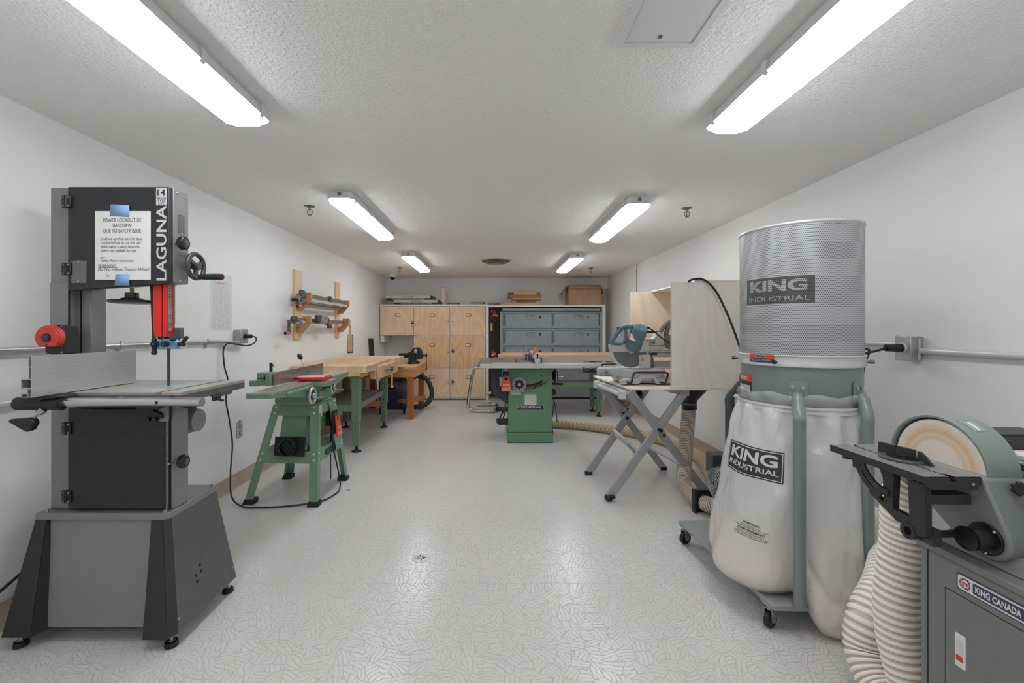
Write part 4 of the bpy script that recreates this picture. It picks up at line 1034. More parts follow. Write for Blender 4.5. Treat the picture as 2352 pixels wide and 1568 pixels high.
# bed casting
MB().prism([(2.99, .682), (3.42, .682), (3.44, .70), (3.44, .735), (2.98, .735), (2.98, .70)], 0, .235, fr((-1.505, 0, 0), (0, 1, 0), (0, 0, 1))).build('base_casting', GRND, t, bevel=.004)
MB().prism([(3.03, .735), (3.40, .735), (3.35, .80), (3.08, .80)], 0, .17, fr((-1.46, 0, 0), (0, 1, 0), (0, 0, 1))).build('saddle', GRND, t, bevel=.01)
b = MB().prism([(2.45, .812), (2.45, .838), (3.170, .838), (3.170, .735), (3.02, .735), (2.90, .745), (2.72, .778), (2.56, .800)], 0, .146, fr((-1.400, 0, 0), (0, 1, 0), (0, 0, 1)))
b.build('infeed_table', GRND, t, bevel=.004)
MB().box(-1.3985, -1.2555, 2.4525, 3.168, .838, .8405).build('infeed_surface', JT, t)
MB().box(-1.254, -1.243, 2.62, 3.168, .800, .822).build('edge_ledge', GRND, t, bevel=.004)
MB().prism([(3.74, .815), (3.74, .840), (3.235, .840), (3.235, .745), (3.35, .745), (3.45, .765)], 0, .146, fr((-1.400, 0, 0), (0, 1, 0), (0, 0, 1))).build('outfeed_table', GRND, t, bevel=.004)
MB().box(-1.3985, -1.2555, 3.236, 3.737, .840, .8425).build('outfeed_surface', JT, t)
MB().prism([(-1.256, 3.00), (-1.185, 3.00), (-1.170, 3.012), (-1.170, 3.22), (-1.256, 3.22)], .805, .836).build('rabbet_ledge', GRND, t, bevel=.006)
MB().box(-1.255, -1.172, 3.003, 3.217, .836, .8375).build('ledge_surface', JT, t)
MB().cyl((-1.39, 3.203, .815), (-1.262, 3.203, .815), .028, n=24).build('cutterhead', STEEL, t)
MB().box(-1.254, -1.2535, 3.24, 3.275, .80, .835).build('small_label', SHEET, t)
# cutter guard (pork chop)
P = []
for k in range(0, 13): a = PI / 2 + PI * k / 12; P.append((-1.335 + .075 * math.cos(a), 3.10 + .085 * math.sin(a)))
P += [(-1.19, 3.045), (-1.175, 3.06), (-1.172, 3.15), (-1.22, 3.165)]
gd = MB().prism(P, .848, .868).build('cutter_guard', M('guard_red', (206, 42, 40), .35), t, bevel=.003)
P2 = [((x + 1.27) * .88 - 1.275, (y - 3.105) * .84 + 3.105) for x, y in P]
MB().prism(P2, .8682, .8690).build('warning_label', M('label_pinkish', (206, 176, 168), .5, var=.12, vscale=50), gd)
MB().box(-1.195, -1.178, 3.06, 3.14, .868, .876).build('guard_hub', M('guard_red', (206, 42, 40), .35), gd, bevel=.002)
# fence
FENS = M('fence_steel', (158, 148, 140), .3, .7, var=.08, vscale=9)
f = MB().prism([(2.752, .846), (3.53, .846), (3.53, .922), (3.515, .930), (2.765, .930), (2.752, .918)], 0, .012, fr((-1.402, 0, 0), (0, 1, 0), (0, 0, 1))).build('fence', FENS, t, bevel=.001)
MB().cyl((-1.3905, 3.10, .914), (-1.3893, 3.10, .914), .006, n=12).build('fence_hole', BLK, f)
MB().box(-1.435, -1.404, 2.72, 2.79, .846, .93).box(-1.515, -1.43, 2.77, 2.87, .845, .926).box(-1.57, -1.51, 2.78, 2.90, .838, .875).build('fence_bracket', GRND, t, bevel=.006)
MB().box(-1.60, -1.50, 2.90, 3.20, .83, .86).build('fence_slide', GRND, t, bevel=.004)
MB().box(-1.470, -1.455, 2.84, 2.855, .926, .985).build('tilt_stop', BLKM, t, bevel=.002)
MB().box(-1.455, -1.447, 2.842, 2.853, .958, .975).build('stop_screw', DSTEEL, t)
MB().ball(Vector((-1.455, 2.765, .893)), .014, 1, .6, 1).bar((-1.455, 2.752, .893), (-1.490, 2.74, .893), .006, .006).bar((-1.455, 2.752, .898), (-1.435, 2.745, .916), .008, .008).build('fence_lock', BLK, t, bevel=.001)
hl = Vector((-1.46, 3.265, 1.0))
MB().cyl((-1.43, 3.27, .925), hl + Vector((.008, 0, -.012)), .004, n=12).build('handle_rod', CHR, t)
MB().lathe([(.001, -.028), (.010, -.026), (.017, -.008), (.0165, .010), (.010, .021), (.001, .024)], fr(hl, (.8, 0, .4), (0, 1, 0)), 22).build('fence_handle', BLK, t)
# handwheels
def handwheel(name, c, r, hp, parent):
    m = fr(c, (0, 1, 0), (0, 0, 1)); b = MB()
    b.tube([m @ Vector((r * math.cos(a), r * math.sin(a), 0)) for a in [2 * PI * k / 36 for k in range(36)]], .0085, 10, closed=True)
    b.lathe([(.001, -.01), (.018, -.01), (.018, .012), (.010, .016), (.001, .016)], m, 20)
    for k in range(5):
        a = 2 * PI * k / 5 + .3; b.bar(m @ Vector((.012 * math.cos(a), .012 * math.sin(a), 0)), m @ Vector((r * math.cos(a), r * math.sin(a), 0)), .010, .007, up=(1, 0, 0))
    h = b.build(name, M('cast_aluminium', (196, 196, 194), .3, .8), parent, bevel=.001)
    MB().lathe([(.001, -.002), (r * .55, -.002), (r * .55, .004), (.001, .004)], m, 14).build('star_knob', BLK, h)
    MB().cyl(m @ Vector((hp[0], hp[1], 0)), m @ Vector((hp[0], hp[1], .075)), .0055, .0075, 14).build('crank_grip', CHR, h)
    return h
handwheel('handwheel', (-1.222, 2.925, .757), .050, (.012, -.018), t)
MB().cyl((-1.30, 2.925, .757), (-1.23, 2.925, .757), .010).build('wheel_shaft', STEEL, t)
handwheel('handwheel', (-1.196, 3.225, .775), .040, (.01, -.022), t)
MB().cyl((-1.27, 3.225, .775), (-1.20, 3.225, .775), .010).build('wheel_shaft', STEEL, t)
MB().box(-1.262, -1.235, 3.09, 3.20, .70, .76).build('table_lock', GRND, t, bevel=.006)
MB().ball(Vector((-1.44, 2.985, .745)), .017).build('lock_knob', BLK, t)
MB().tube([(-1.285, 3.2, .30), (-1.25, 3.5, .30)], .012, 10).build('belt_rod', STEEL, t)

pc = MB().tube(smoothpath(PCL, 8), .0055, 8).build('power_cord', CORD, t)
MB().cyl((-1.911, 3.33, 1.152), (-1.858, 3.33, 1.150), .017, .015, 18).build('plug', BLK, pc)
# ================================================================ maple benches on green legs
MAPLE = butcher('maple_block', (232, 204, 172), (212, 178, 142), 'y', .045, .9)
MAPLEX = butcher('maple_block_x', (230, 198, 162), (206, 166, 124), 'x', .045, .9)
MAPS = wood('maple_plain', (226, 190, 146), (198, 156, 108), 'y')
SHELF = M('shelf_grey', (126, 128, 128), .5)
def bench_leg(t, x, y, ztop, w=.075, h2=.30):
    l = MB().box(x - w / 2, x + w / 2, y - w / 2, y + w / 2, h2, ztop).build('leg', GRNB, t, bevel=.002)
    MB().box(x - w / 2 + .006, x + w / 2 - .006, y - w / 2 + .006, y + w / 2 - .006, .065, h2).build('leg_extension', GRNB, l, bevel=.002)
    for z in (h2 + .045, h2 - .05, h2 - .09):
        MB().cyl((x, y - w / 2 - (.0005 if z > h2 else -.0055), z), (x, y - w / 2 + .008, z), .006, n=10).build('pin_hole', BLK, l)
    MB().lathe([(.048, 0.0005), (.046, .008), (.020, .020), (.012, .028), (.011, .066), (.001, .066)], Matrix.Translation((x, y, 0)), 24).build('levelling_foot', BLKM, l)
t = thing('maple_workbench', (-1.58, 5.0, 0), 'butcher block workbench on green steel legs against the left wall', 'workbench')
X0, X1, Y0, Y1 = -1.955, -1.225, 4.16, 5.87
MB().box(X0, X1 - .06, Y0, Y1, .785, .85).box(X1 - .06, X1, Y0, 4.50, .785, .85).box(X1 - .06, X1, 5.25, Y1, .75, .85).box(X1 - .06, X1 - .03, 4.5, 5.25, .785, .85).build('top', MAPLE, t, bevel=.002)
MB().box(X0, X1 - .06, Y0 - .012, Y0 + .10, .755, .80).build('front_apron', MAPS, t, bevel=.002)
MB().box(X0 + .10, X1 - .07, Y0 + .10, 5.55, .735, .785).build('under_frame', MAPS, t, bevel=.002)
for x, y in ((-1.36, 4.29), (-1.36, 5.36), (-1.83, 4.29), (-1.83, 5.36)): bench_leg(t, x, y, .755)
MB().box(-1.83, -1.36, 4.27, 5.38, .455, .46).build('shelf', SHELF, t)
for y in (4.262, 5.376): MB().box(-1.83, -1.36, y, y + .012, .40, .46).build('shelf_lip', GRNB, t, bevel=.001)
for x in (-1.835, -1.367): MB().box(x, x + .008, 4.33, 5.32, .40, .46).build('shelf_edge', SHELF, t, bevel=.001)
# end vise of the maple bench
v = MB().hexa([(-1.222, 4.50, .70), (-1.165, 4.50, .70), (-1.222, 5.25, .70), (-1.165, 5.25, .70), (-1.222, 4.50, .828), (-1.165, 4.50, .828), (-1.222, 5.25, .828), (-1.165, 5.25, .828)]).build('vise_chop', MAPS, t, bevel=.003)
MB().box(-1.285, -1.224, 4.49, 5.26, .69, .785).build('vise_jaw', MAPS, t, bevel=.002)
MB().cyl((-1.165, 4.74, .775), (-1.10, 4.74, .775), .013).cyl((-1.165, 4.66, .775), (-1.155, 4.66, .775), .02, n=16).build('vise_screw', CHR, t)
MB().cyl((-1.225, 4.60, .765), (-1.20, 4.52, .765), .022, .02, 18).build('vise_nut', CHR, t)
MB().cyl((-1.16, 4.60, .772), (-1.125, 4.73, .778), .019, n=20).build('vise_guide', CHR, t)
MB().box(-1.150, -1.105, 4.715, 4.765, .755, .80).build('vise_hub', BLK, t, bevel=.005)
MB().lathe([(.001, 0), (.016, .002), (.016, .014), (.010, .018), (.0105, .225), (.016, .232), (.016, .246), (.001, .250)], Matrix.Translation((-1.118, 4.74, .57)), 18).build('vise_handle', wood('handle_beech', (222, 184, 150), (204, 162, 128), 'z'), t)
# second maple bench behind the table saw
t = thing('maple_workbench', (.95, 6.45, 0), 'butcher block workbench on green legs in front of the blue-grey lockers', 'workbench')
MB().box(.095, 1.80, 6.04, 6.86, .785, .85).build('top', MAPLEX, t, bevel=.002)
MB().box(.085, .175, 6.02, 6.05, .785, .852).box(.05, .095, 6.10, 6.5, .72, .84).build('vise_jaw', MAPS, t, bevel=.002)
MB().cyl((-.02, 6.2, .80), (.05, 6.2, .80), .012).build('vise_screw', CHR, t)
MB().box(-.045, -.01, 6.18, 6.22, .775, .825).build('vise_hub', BLK, t, bevel=.004)
MB().cyl((-.028, 6.2, .57), (-.028, 6.2, .845), .010, n=14).cyl((-.028, 6.2, .835), (-.028, 6.2, .852), .017, n=14).build('vise_handle', MATS['handle_beech'], t)
for x, y in ((1.444, 6.04), (1.444, 6.43), (.30, 6.08), (.30, 6.45)): bench_leg(t, x, y, .785, .070, .30 if y < 6.4 else .26)
MB().box(.30, 1.44, 6.05, 6.45, .452, .457).build('shelf', SHELF, t)
MB().box(.30, 1.44, 6.035, 6.045, .40, .457).build('shelf_lip', GRNB, t, bevel=.001)

# ================================================================ fir bench, bench vise, shop vacuum
FIR = wood('fir_orange', (214, 150, 92), (178, 112, 60), 'z', 1.0, .5); FIRY = wood('fir_top', (222, 178, 128), (190, 140, 92), 'y'); FIRX = wood('fir_x', (216, 156, 96), (184, 122, 68), 'x')
FIRD = wood('fir_leg', (204, 130, 72), (162, 94, 46), 'z')
t = thing('fir_bench', (-1.5, 6.3, 0), 'orange fir bench with slatted top behind the maple bench on the left', 'workbench')
bx0, bx1, by0, by1 = -1.93, -1.055, 5.80, 6.86
n = 5; wd = (bx1 - bx0) / n
for k in range(n): MB().box(bx0 + wd * k + .005, bx0 + wd * (k + 1) - .005, by0, by1, .664, .70).build('top_slat', FIRY, t, bevel=.002)
MB().box(bx0, bx1, by0 + .004, by0 + .042, .565, .664).build('apron', FIRX, t, bevel=.002)
MB().box(bx0, bx1, by1 - .042, by1 - .004, .565, .664).build('apron', FIRX, t, bevel=.002)
MB().box(bx1 - .042, bx1 - .002, by0 + .042, by1 - .042, .565, .664).build('apron', FIRY, t, bevel=.002)
for k in range(2):
    for z in (.585, .640): MB().cyl((bx1 - .03 - .07 * k, by0 + .004, z), (bx1 - .03 - .07 * k, by0 + .002, z), .006, n=10).build('screw', DSTEEL, t)
for x, y in ((-1.135, 5.87), (-1.12, 6.66), (-1.86, 5.87), (-1.86, 6.66)): MB().box(x - .04, x + .04, y - .04, y + .04, .0005, .60).build('leg', FIRD, t, bevel=.002)
MB().bar((-1.90, 5.93, .16), (-1.09, 6.62, .16), .035, .07).build('stretcher', FIRX, t, bevel=.002)
MB().bar((-1.10, 5.93, .20), (-1.88, 6.62, .20), .035, .05).build('stretcher', FIRX, t, bevel=.002)
MB().box(-1.16, -1.05, 6.61, 6.625, .15, .20).build('stretcher_end', FIRX, t)
# bench vise
VB = M('vise_black', (36, 38, 42), .42, .3, bump=.0005, bscale=80)
t = thing('bench_vise', (-1.24, 6.45, .70), 'black cast iron bench vise bolted on the fir bench', 'vise')
cx, cy = -1.235, 6.42
MB().lathe([(.001, .7005), (.095, .7005), (.095, .715), (.080, .722), (.078, .738), (.07, .745), (.001, .745)], Matrix.Translation((cx - .02, cy, 0)), 30).build('swivel_base', VB, t)
for a in (0.5, 2.6, 4.7): MB().box(cx - .02 + .085 * math.cos(a) - .015, cx - .02 + .085 * math.cos(a) + .015, cy + .085 * math.sin(a) - .015, cy + .085 * math.sin(a) + .015, .7005, .722).build('base_lug', VB, t, bevel=.004)
fy = fr((0, cy - .05, 0), (1, 0, 0), (0, 0, 1))
MB().prism([(-1.32, .755), (-1.32, .87), (-1.285, .875), (-1.275, .90), (-1.255, .925), (-1.222, .938), (-1.222, .925), (-1.238, .915), (-1.245, .90), (-1.245, .865), (-1.215, .855), (-1.215, .75), (-1.24, .74), (-1.30, .74)], 0, -.10, fy).build('fixed_jaw', VB, t, bevel=.006)
MB().prism([(-1.195, .855), (-1.195, .905), (-1.205, .92), (-1.221, .925), (-1.221, .938), (-1.185, .942), (-1.155, .930), (-1.13, .895), (-1.118, .86), (-1.11, .84), (-1.11, .78), (-1.16, .765), (-1.21, .755), (-1.21, .85)], 0, -.10, fy).build('moving_jaw', VB, t, bevel=.006)
MB().box(-1.46, -1.32, cy - .035, cy + .035, .79, .855).build('slide_bar', VB, t, bevel=.004)
MB().cyl((-1.11, cy, .822), (-1.055, cy, .822), .014).cyl((-1.075, cy, .822), (-1.048, cy, .822), .022, n=20).build('screw_head', VB, t)
MB().cyl((-1.060, cy - .004, .622), (-1.060, cy - .004, .845), .006, n=12).ball(Vector((-1.060, cy - .004, .622)), .012).ball(Vector((-1.060, cy - .004, .845)), .012).build('tommy_bar', VB, t)
t.location.x += .055
# shop vacuum
VBL = M('vac_blue', (44, 52, 84), .5); VGR = M('vac_grey', (84, 88, 92), .5)
t = thing('shop_vacuum', (-1.46, 6.32, 0), 'blue and grey shop vacuum with black hose under the fir bench', 'vacuum')
def rblock(x0, x1, y0, y1, z0, z1, tp, r):
    b = MB(); rings = []
    for z, k in ((z0, tp), (z0 + .02, tp * .6), (z1 - .02, 0), (z1, .006)):
        rings.append([b.bm.verts.new((x, y, z)) for x, y in rounded(x0 + k, x1 - k, y0 + k, y1 - k, r, 5)])
    return b.skin(rings)
rblock(-1.66, -1.235, 6.13, 6.52, .07, .34, .03, .10).build('tank', VBL, t)
rblock(-1.655, -1.24, 6.14, 6.51, .34, .47, .0, .10).build('lid', VGR, t)
rblock(-1.56, -1.30, 6.20, 6.45, .47, .535, .0, .08).build('motor_head', VGR, t)
MB().prism([(-1.52, .37), (-1.36, .37), (-1.37, .44), (-1.51, .44)], 0, -.03, fr((0, 6.135, 0), *FX)).build('latch', M('vac_latch', (112, 116, 118), .5), t, bevel=.006)
MB().prism([(-1.50, .36), (-1.38, .36), (-1.39, .40), (-1.49, .40)], .001, .004, fr((0, 6.135, 0), *FX)).build('latch_recess', BLKM, t)
for k in range(3): MB().box(-1.33 + k * .024, -1.318 + k * .024, 6.1275, 6.132, .13, .20).build('vent_slot', BLK, t)
for x, y in ((-1.62, 6.17), (-1.28, 6.17), (-1.62, 6.48), (-1.28, 6.48)): MB().cyl((x - .012, y, .032), (x + .012, y, .032), .0315, n=20).box(x - .02, x + .02, y - .02, y + .02, .05, .09).build('caster', BLKM, t)
hp = resample(smoothpath([(-1.28, 6.50, .43), (-1.18, 6.56, .50), (-1.04, 6.60, .46), (-.97, 6.62, .33), (-.955, 6.60, .19), (-1.02, 6.54, .09), (-1.12, 6.48, .060), (-1.22, 6.42, .06)], 14), .010)
MB().tube(hp, lambda q, i: .037 if i % 2 else .033, 16).build('hose', M('hose_black', (40, 46, 48), .5), t)
# dark things on the shelf side
t = thing('leaning_board', (-1.93, 6.83, .0), 'narrow dark grey board leaning upright against the left wall past the benches', 'board')
MB().hexa([(-1.945, 6.99, .0005), (-1.875, 6.99, .0005), (-1.945, 7.015, .0005), (-1.875, 7.015, .0005), (-1.968, 6.80, 1.066), (-1.900, 6.80, 1.066), (-1.968, 6.825, 1.066), (-1.900, 6.825, 1.066)]).build('board', M('board_dark', (46, 48, 50), .5), t, bevel=.002)
MB().hexa([(-1.955, 6.98, .0005), (-1.950, 6.98, .0005), (-1.955, 6.99, .0005), (-1.950, 6.99, .0005), (-1.970, 6.79, 1.064), (-1.967, 6.79, 1.064), (-1.970, 6.80, 1.064), (-1.967, 6.80, 1.064)]).build('edge_strip', DSTEEL, t)

# ================================================================ clamp rack on the left wall
PINEZ = wood('pine_upright', (238, 210, 176), (216, 182, 144), 'z'); MDF = M('mdf_tan', (188, 138, 92), .6, var=.05, vscale=8)
t = thing('clamp_rack', (XL, 4.9, 1.1), 'wooden clamp rack of two pine uprights with four hooked arms on the left wall', 'rack')
for (y0, y1, z0) in ((4.255, 4.40, 1.105), (5.37, 5.50, 1.105)):
    u = MB().box(XL + .001, XL + .024, y0, y1, z0, 1.79).build('upright', PINEZ, t, bevel=.0015)
    MB().box(XL + .001, XL + .012, y0 + .004, y1 - .03, z0 - .008, z0).build('cleat', PINEZ, u)
    for z in (1.745, 1.29, 1.45): MB().cyl((XL + .024, (y0 + y1) / 2 + .01, z), (XL + .0255, (y0 + y1) / 2 + .01, z), .004, n=10).build('screw', DSTEEL, u)
for y in (4.285, 5.41):
    for dz in (0, -.228):
        P = [(-.078 + .0, .0), (.0, 0), (.0, -.069), (-.085, -.168), (-.143, -.168), (-.143, -.119), (-.082, -.078)]
        P = [(-1.812 + x, 1.566 + dz + z) for x, z in P]
        P = [(max(x, XL + .0245), z) for x, z in P]
        MB().prism(P, -.035, 0, fr((0, y, 0), *FX)).build('arm', MDF, t, bevel=.0015)
CG = M('clamp_cast', (92, 92, 92), .45, .5)
CRED = M('clamp_grip_red', (208, 92, 80), .5)
def rack_clamp(x, z, ya, yb, label, bar='i', crank=1, mat=STEEL, headz=0):
    t = thing('bar_clamp', (x, ya, z), label, 'clamp', 'clamps lying on the wall rack')
    b = MB()
    if bar == 'i':
        b.box(x - .004, x + .004, ya, yb, z - .022, z + .022); b.box(x - .010, x + .010, ya, yb, z + .018, z + .024); b.box(x - .010, x + .010, ya, yb, z - .024, z - .018)
        b.build('bar', mat, t)
        b = MB()
        for k in range(int((yb - ya) / .03)): b.box(x + .004, x + .0048, ya + .02 + k * .03, ya + .034 + k * .03, z - .006, z + .004)
        b.build('notches', CG, t)
    else:
        b.cyl((x, ya, z), (x, yb, z), .015, n=16).build('bar', mat, t)
    MB().prism([(ya - .02, z - .03), (ya + .05, z - .03), (ya + .05, z + .035), (ya + .02, z + .04 + headz), (ya - .02, z + .04 + headz), (ya - .035, z + .01)], -.016, .02, fr((x, 0, 0), (0, 1, 0), (0, 0, 1))).build('fixed_jaw', CG, t, bevel=.004)
    m = yb - (yb - ya) * .42
    MB().prism([(m - .02, z - .034), (m + .03, z - .034), (m + .035, z + .035), (m + .01, z + .045), (m - .02, z + .035)], -.016, .02, fr((x, 0, 0), (0, 1, 0), (0, 0, 1))).build('sliding_jaw', CG, t, bevel=.004)
    if crank:
        MB().cyl((x + .01, ya - .02, z - .02), (x + .01, ya - .10, z - .02), .008, n=12).build('screw', DSTEEL, t)
        k = MB().bar((x + .01, ya - .105, z - .0), (x + .01 + crank * .03, ya - .105, z - .12), .026, .014).build('crank', CG, t, bevel=.004)
        MB().cyl((x + .01 + crank * .03, ya - .11, z - .118), (x + .01 + crank * .03, ya - .175, z - .118), .013, n=16).build('grip', CRED, k)
        MB().cyl((x + .01 + crank * .03, ya - .175, z - .118), (x + .01 + crank * .03, ya - .178, z - .118), .014, n=16).build('grip_cap', BLKM, k)
    return t
ALUB = M('clamp_bar', (172, 166, 158), .35, .7)
rack_clamp(-1.862, 1.535, 4.20, 5.40, 'bar clamp on top of the upper rack arms with dark crank', 'i', 1, ALUB, .01)
rack_clamp(-1.868, 1.288, 4.04, 5.42, 'bar clamp on the lower rack arms with a red crank grip', 'i', .02, ALUB)
PIPE = M('pipe_brown', (132, 118, 106), .4, .6, var=.1, vscale=30)
t = thing('steel_pipe', (-1.862, 4.25, 1.475), 'brownish steel pipe resting on the upper rack arms', 'pipe')
MB().cyl((-1.862, 4.215, 1.4655), (-1.862, 5.41, 1.4655), .0165, n=18).build('pipe', PIPE, t)
t = thing('flat_bar', (-1.835, 4.3, 1.50), 'flat grey metal rail leaning on the steel pipe of the upper rack', 'rail')
MB().box(-1.837, -1.832, 4.33, 5.40, 1.484, 1.508).build('rail', M('rail_grey', (196, 196, 194), .4), t)
for i, z in enumerate((1.478, 1.474)):
    x = -1.925 - .02 * i
    tag(MB().cyl((x, 4.19, z + .018), (x, 4.6, z), .012, n=16).build('black_tube', BLK),
        ['short black tube end poking out of the rack, nearer the room', 'short black tube end poking out of the rack, nearer the wall'][i], 'tube', 'black tubes on the wall rack')
t = thing('grey_clamp_head', (-1.83, 4.42, 1.31), 'loose square grey clamp head sitting on the lower rack bar', 'clamp head')
MB().prism([(4.55, 1.272), (4.70, 1.272), (4.71, 1.355), (4.57, 1.355)], 0, .05, fr((-1.850, 0, 0), (0, 1, 0), (0, 0, 1))).build('head', M('head_grey', (156, 156, 152), .45, .3), t, bevel=.005)
MB().box(-1.85, -1.81, 4.47, 4.555, 1.29, 1.35).build('block', CG, t, bevel=.004)
MB().cyl((-1.80, 4.63, 1.32), (-1.7985, 4.63, 1.32), .008, n=14).build('hole', BLK, t)
t = thing('small_clamp_foot', (-1.85, 4.95, 1.2), 'small dark clamp foot hanging under the lower rack bar', 'clamp foot')
MB().box(-1.87, -1.84, 4.85, 4.93, 1.215, 1.262).build('foot', CG, t, bevel=.003)
t = thing('round_clamp_pad', (-1.84, 4.2, 1.25), 'round grey screw pad beside the lower rack clamp head', 'clamp pad')
MB().cyl((-1.838, 4.10, 1.262), (-1.838, 4.15, 1.262), .026, .036, 24).cyl((-1.838, 4.03, 1.262), (-1.838, 4.10, 1.262), .010, n=12).build('pad', M('pad_grey', (150, 150, 148), .4, .5), t)
# hanging brush
t = thing('bench_brush', (-1.812, 5.40, 1.0), 'wooden bench brush with dark bristles hanging from the lower rack hook', 'brush')
BE = wood('brush_beech', (222, 184, 152), (202, 160, 126), 'z')
ym = 5.37
def bz(v): return CH - (v - CV) * ym / F
def bxx(u): return (u - CU) * ym / F
MB().prism([(bxx(u), bz(v)) for u, v in ((800.2, 808), (799, 804), (799, 770), (801.2, 766), (802.2, 761), (801.6, 756), (801.4, 748), (803, 745.5), (805.2, 746), (806.6, 750), (806.4, 756), (805.4, 762), (806, 766), (808, 770), (808, 804), (807, 808))], -.016, 0, fr((0, ym, 0), *FX)).build('handle', BE, t, bevel=.003)
b = MB()
for k in range(44):
    s = -1 if k % 2 else 1; v = 770 + (k // 2) * 1.75
    u0 = 799.3 if s < 0 else 807.7; u0 += 0; L = random.uniform(1.6, 3.4)
    b.bar((bxx(u0), ym + .012, bz(v)), (bxx(u0 + s * L), ym + .012 + random.uniform(-.01, .02), bz(v + random.uniform(-.5, 1))), .006, .006)
for k in range(9):
    u = 799 + k * 1.1; b.bar((bxx(u), ym + .012, bz(807)), (bxx(u + random.uniform(-.6, .6) + (u - 803.5) * .25), ym + .012, bz(811 + random.uniform(-1, 1.5))), .006, .006)
bo = b.build('bristles', M('bristle_brown', (44, 36, 32), .8), t); bo['kind'] = 'stuff'
MB().tube([(bxx(804), ym - .001, bz(749)), (bxx(804), ym - .001, bz(737)), (bxx(804.6), ym - .002, bz(735)), (bxx(806), ym - .002, bz(736.5))], .0025, 8).build('hook', CG, t)
text('No.2', .018, .007, fr((bxx(803.5), ym - .0003, bz(794)), *FX), 'lettering', BLKM, t, depth=.0004)
MB().cyl((bxx(803.4), ym - .0001, bz(799 - 10)), (bxx(803.4), ym - .0006, bz(789)), .005, n=14).build('stamp', BLKM, t)
# ================================================================ table saw
SAWG = M('saw_green', (96, 138, 104), .36, .05, bump=.0002, bscale=80)
t = thing('table_saw', (.38, 4.9, 0), 'green cabinet table saw with cast iron top and red stop paddle in mid room', 'table saw')
Yc = 4.615
MB().box(.132, .620, 4.607, 5.16, .004, .108).build('plinth', SAWG, t, bevel=.006)
MB().box(.143, .613, Yc, 5.15, .108, .832).build('cabinet', SAWG, t, bevel=.010)
MB().box(.135, .617, 4.61, 5.155, .0005, .004).build('base_pad', BLK, t)
MB().box(.073, .170, 4.600, 4.625, .585, .815).build('switch_bracket', SAWG, t, bevel=.002)
MB().prism([(-.035, .80), (.142, .80), (.142, .40), (.11, .42), (-.035, .52)], 0, -.42, fr((0, 4.68, 0), *FX)).build('motor_cover', M('cover_black', (50, 52, 54), .45, .1), t, bevel=.006)
# table
TT = M('saw_top_steel', (150, 146, 142), .32, .55, bump=.0002, bscale=30, var=.1, vscale=7)
b = MB(); b.box(-.175, .2225, 4.55, 5.24, .853, .864).box(.2415, .94, 4.55, 5.24, .853, .864); b.build('table_top', TT, t)
MB().box(-.175, .94, 4.552, 5.238, .826, .853).build('table_body', SAWG, t)
MB().box(.2225, .2415, 4.551, 5.239, .853, .8536).build('mitre_slot', M('slot_steel', (84, 82, 80), .4, .5), t)
MB().box(.325, .400, 4.72, 5.02, .864, .8648).build('throat_insert', M('insert_red', (146, 96, 88), .5), t)
RAIL = M('rail_light', (196, 197, 196), .35, .35)
MB().box(-.149, 1.38, 4.445, 4.50, .806, .850).box(-.02, 1.38, 4.47, 4.55, .850, .857).build('front_rail', RAIL, t, bevel=.002)
MB().box(.24, 1.50, 5.245, 5.31, .822, .861).build('rear_rail', RAIL, t, bevel=.002)
for x in (-.04, .555, .99): MB().cyl((x, 4.4452, .828 if x < 0 else .812), (x, 4.4435, .828 if x < 0 else .812), .004, n=10).build('rail_screw', DSTEEL, t)
f = MB().box(.405, .468, 4.52, 5.27, .868, .945).build('rip_fence', M('fence_alu', (200, 200, 198), .35, .3), t, bevel=.002)
MB().box(.398, .408, 4.50, 4.60, .858, .905).box(.478, .490, 4.50, 4.60, .858, .905).build('fence_pad', BLKM, f, bevel=.002)
MB().box(.41, .47, 4.45, 4.52, .862, .900).box(.422, .450, 4.425, 4.447, .806, .905).build('fence_head', RAIL, f, bevel=.002)
MB().cyl((.437, 4.436, .902), (.437, 4.430, .955), .0085, .010, 14).build('lock_grip', BLK, f, bevel=.001)
ORP = M('push_stick_orange', (226, 88, 40), .4)
ps = tag(MB().tube([(.415, 4.60, .9475), (.425, 4.62, .975), (.433, 4.64, 1.0), (.438, 4.65, 1.025)], lambda q, i: (.013, .013, .012, .009)[i], 12).build('push_stick', ORP), 'bright orange push stick leaning on the table saw fence', 'push stick')
MB().tube([(.434, 4.645, 1.012), (.430, 4.65, 1.030)], .009, 10).build('tip', BLK, ps)
GC = M('guard_clear', (196, 200, 202), .12, .1)
MB().prism([(4.98, .866), (5.06, .866), (5.05, .97), (5.0, 1.01), (4.96, .98)], 0, .003, fr((.362, 0, 0), (0, 1, 0), (0, 0, 1))).build('splitter', GC, t)
for x in (.330, .392): MB().prism([(4.72, .868), (4.98, .868), (5.0, .93), (4.95, .985), (4.86, .985), (4.76, .92)], 0, .002, fr((x, 0, 0), (0, 1, 0), (0, 0, 1))).build('guard_plate', M('guard_frame', (186, 188, 190), .25, .3, alpha=.55), t)
MB().tube([(.33, 4.98, .95), (.345, 4.9, 1.0), (.345, 4.84, .99)], .004, 8).tube([(.392, 4.98, .95), (.385, 4.9, 1.005), (.385, 4.84, .99)], .004, 8).box(.345, .392, 4.90, 4.96, .885, .925).build('guard_arm', M('guard_steel', (150, 150, 152), .4, .5), t)
MB().cyl((.360, 4.86, .835), (.363, 4.86, .835), .10, n=48).build('saw_blade', STEEL, t)
MB().box(.345, .38, 4.93, 4.98, .8645, .91).build('splitter_clamp', BLK, t)
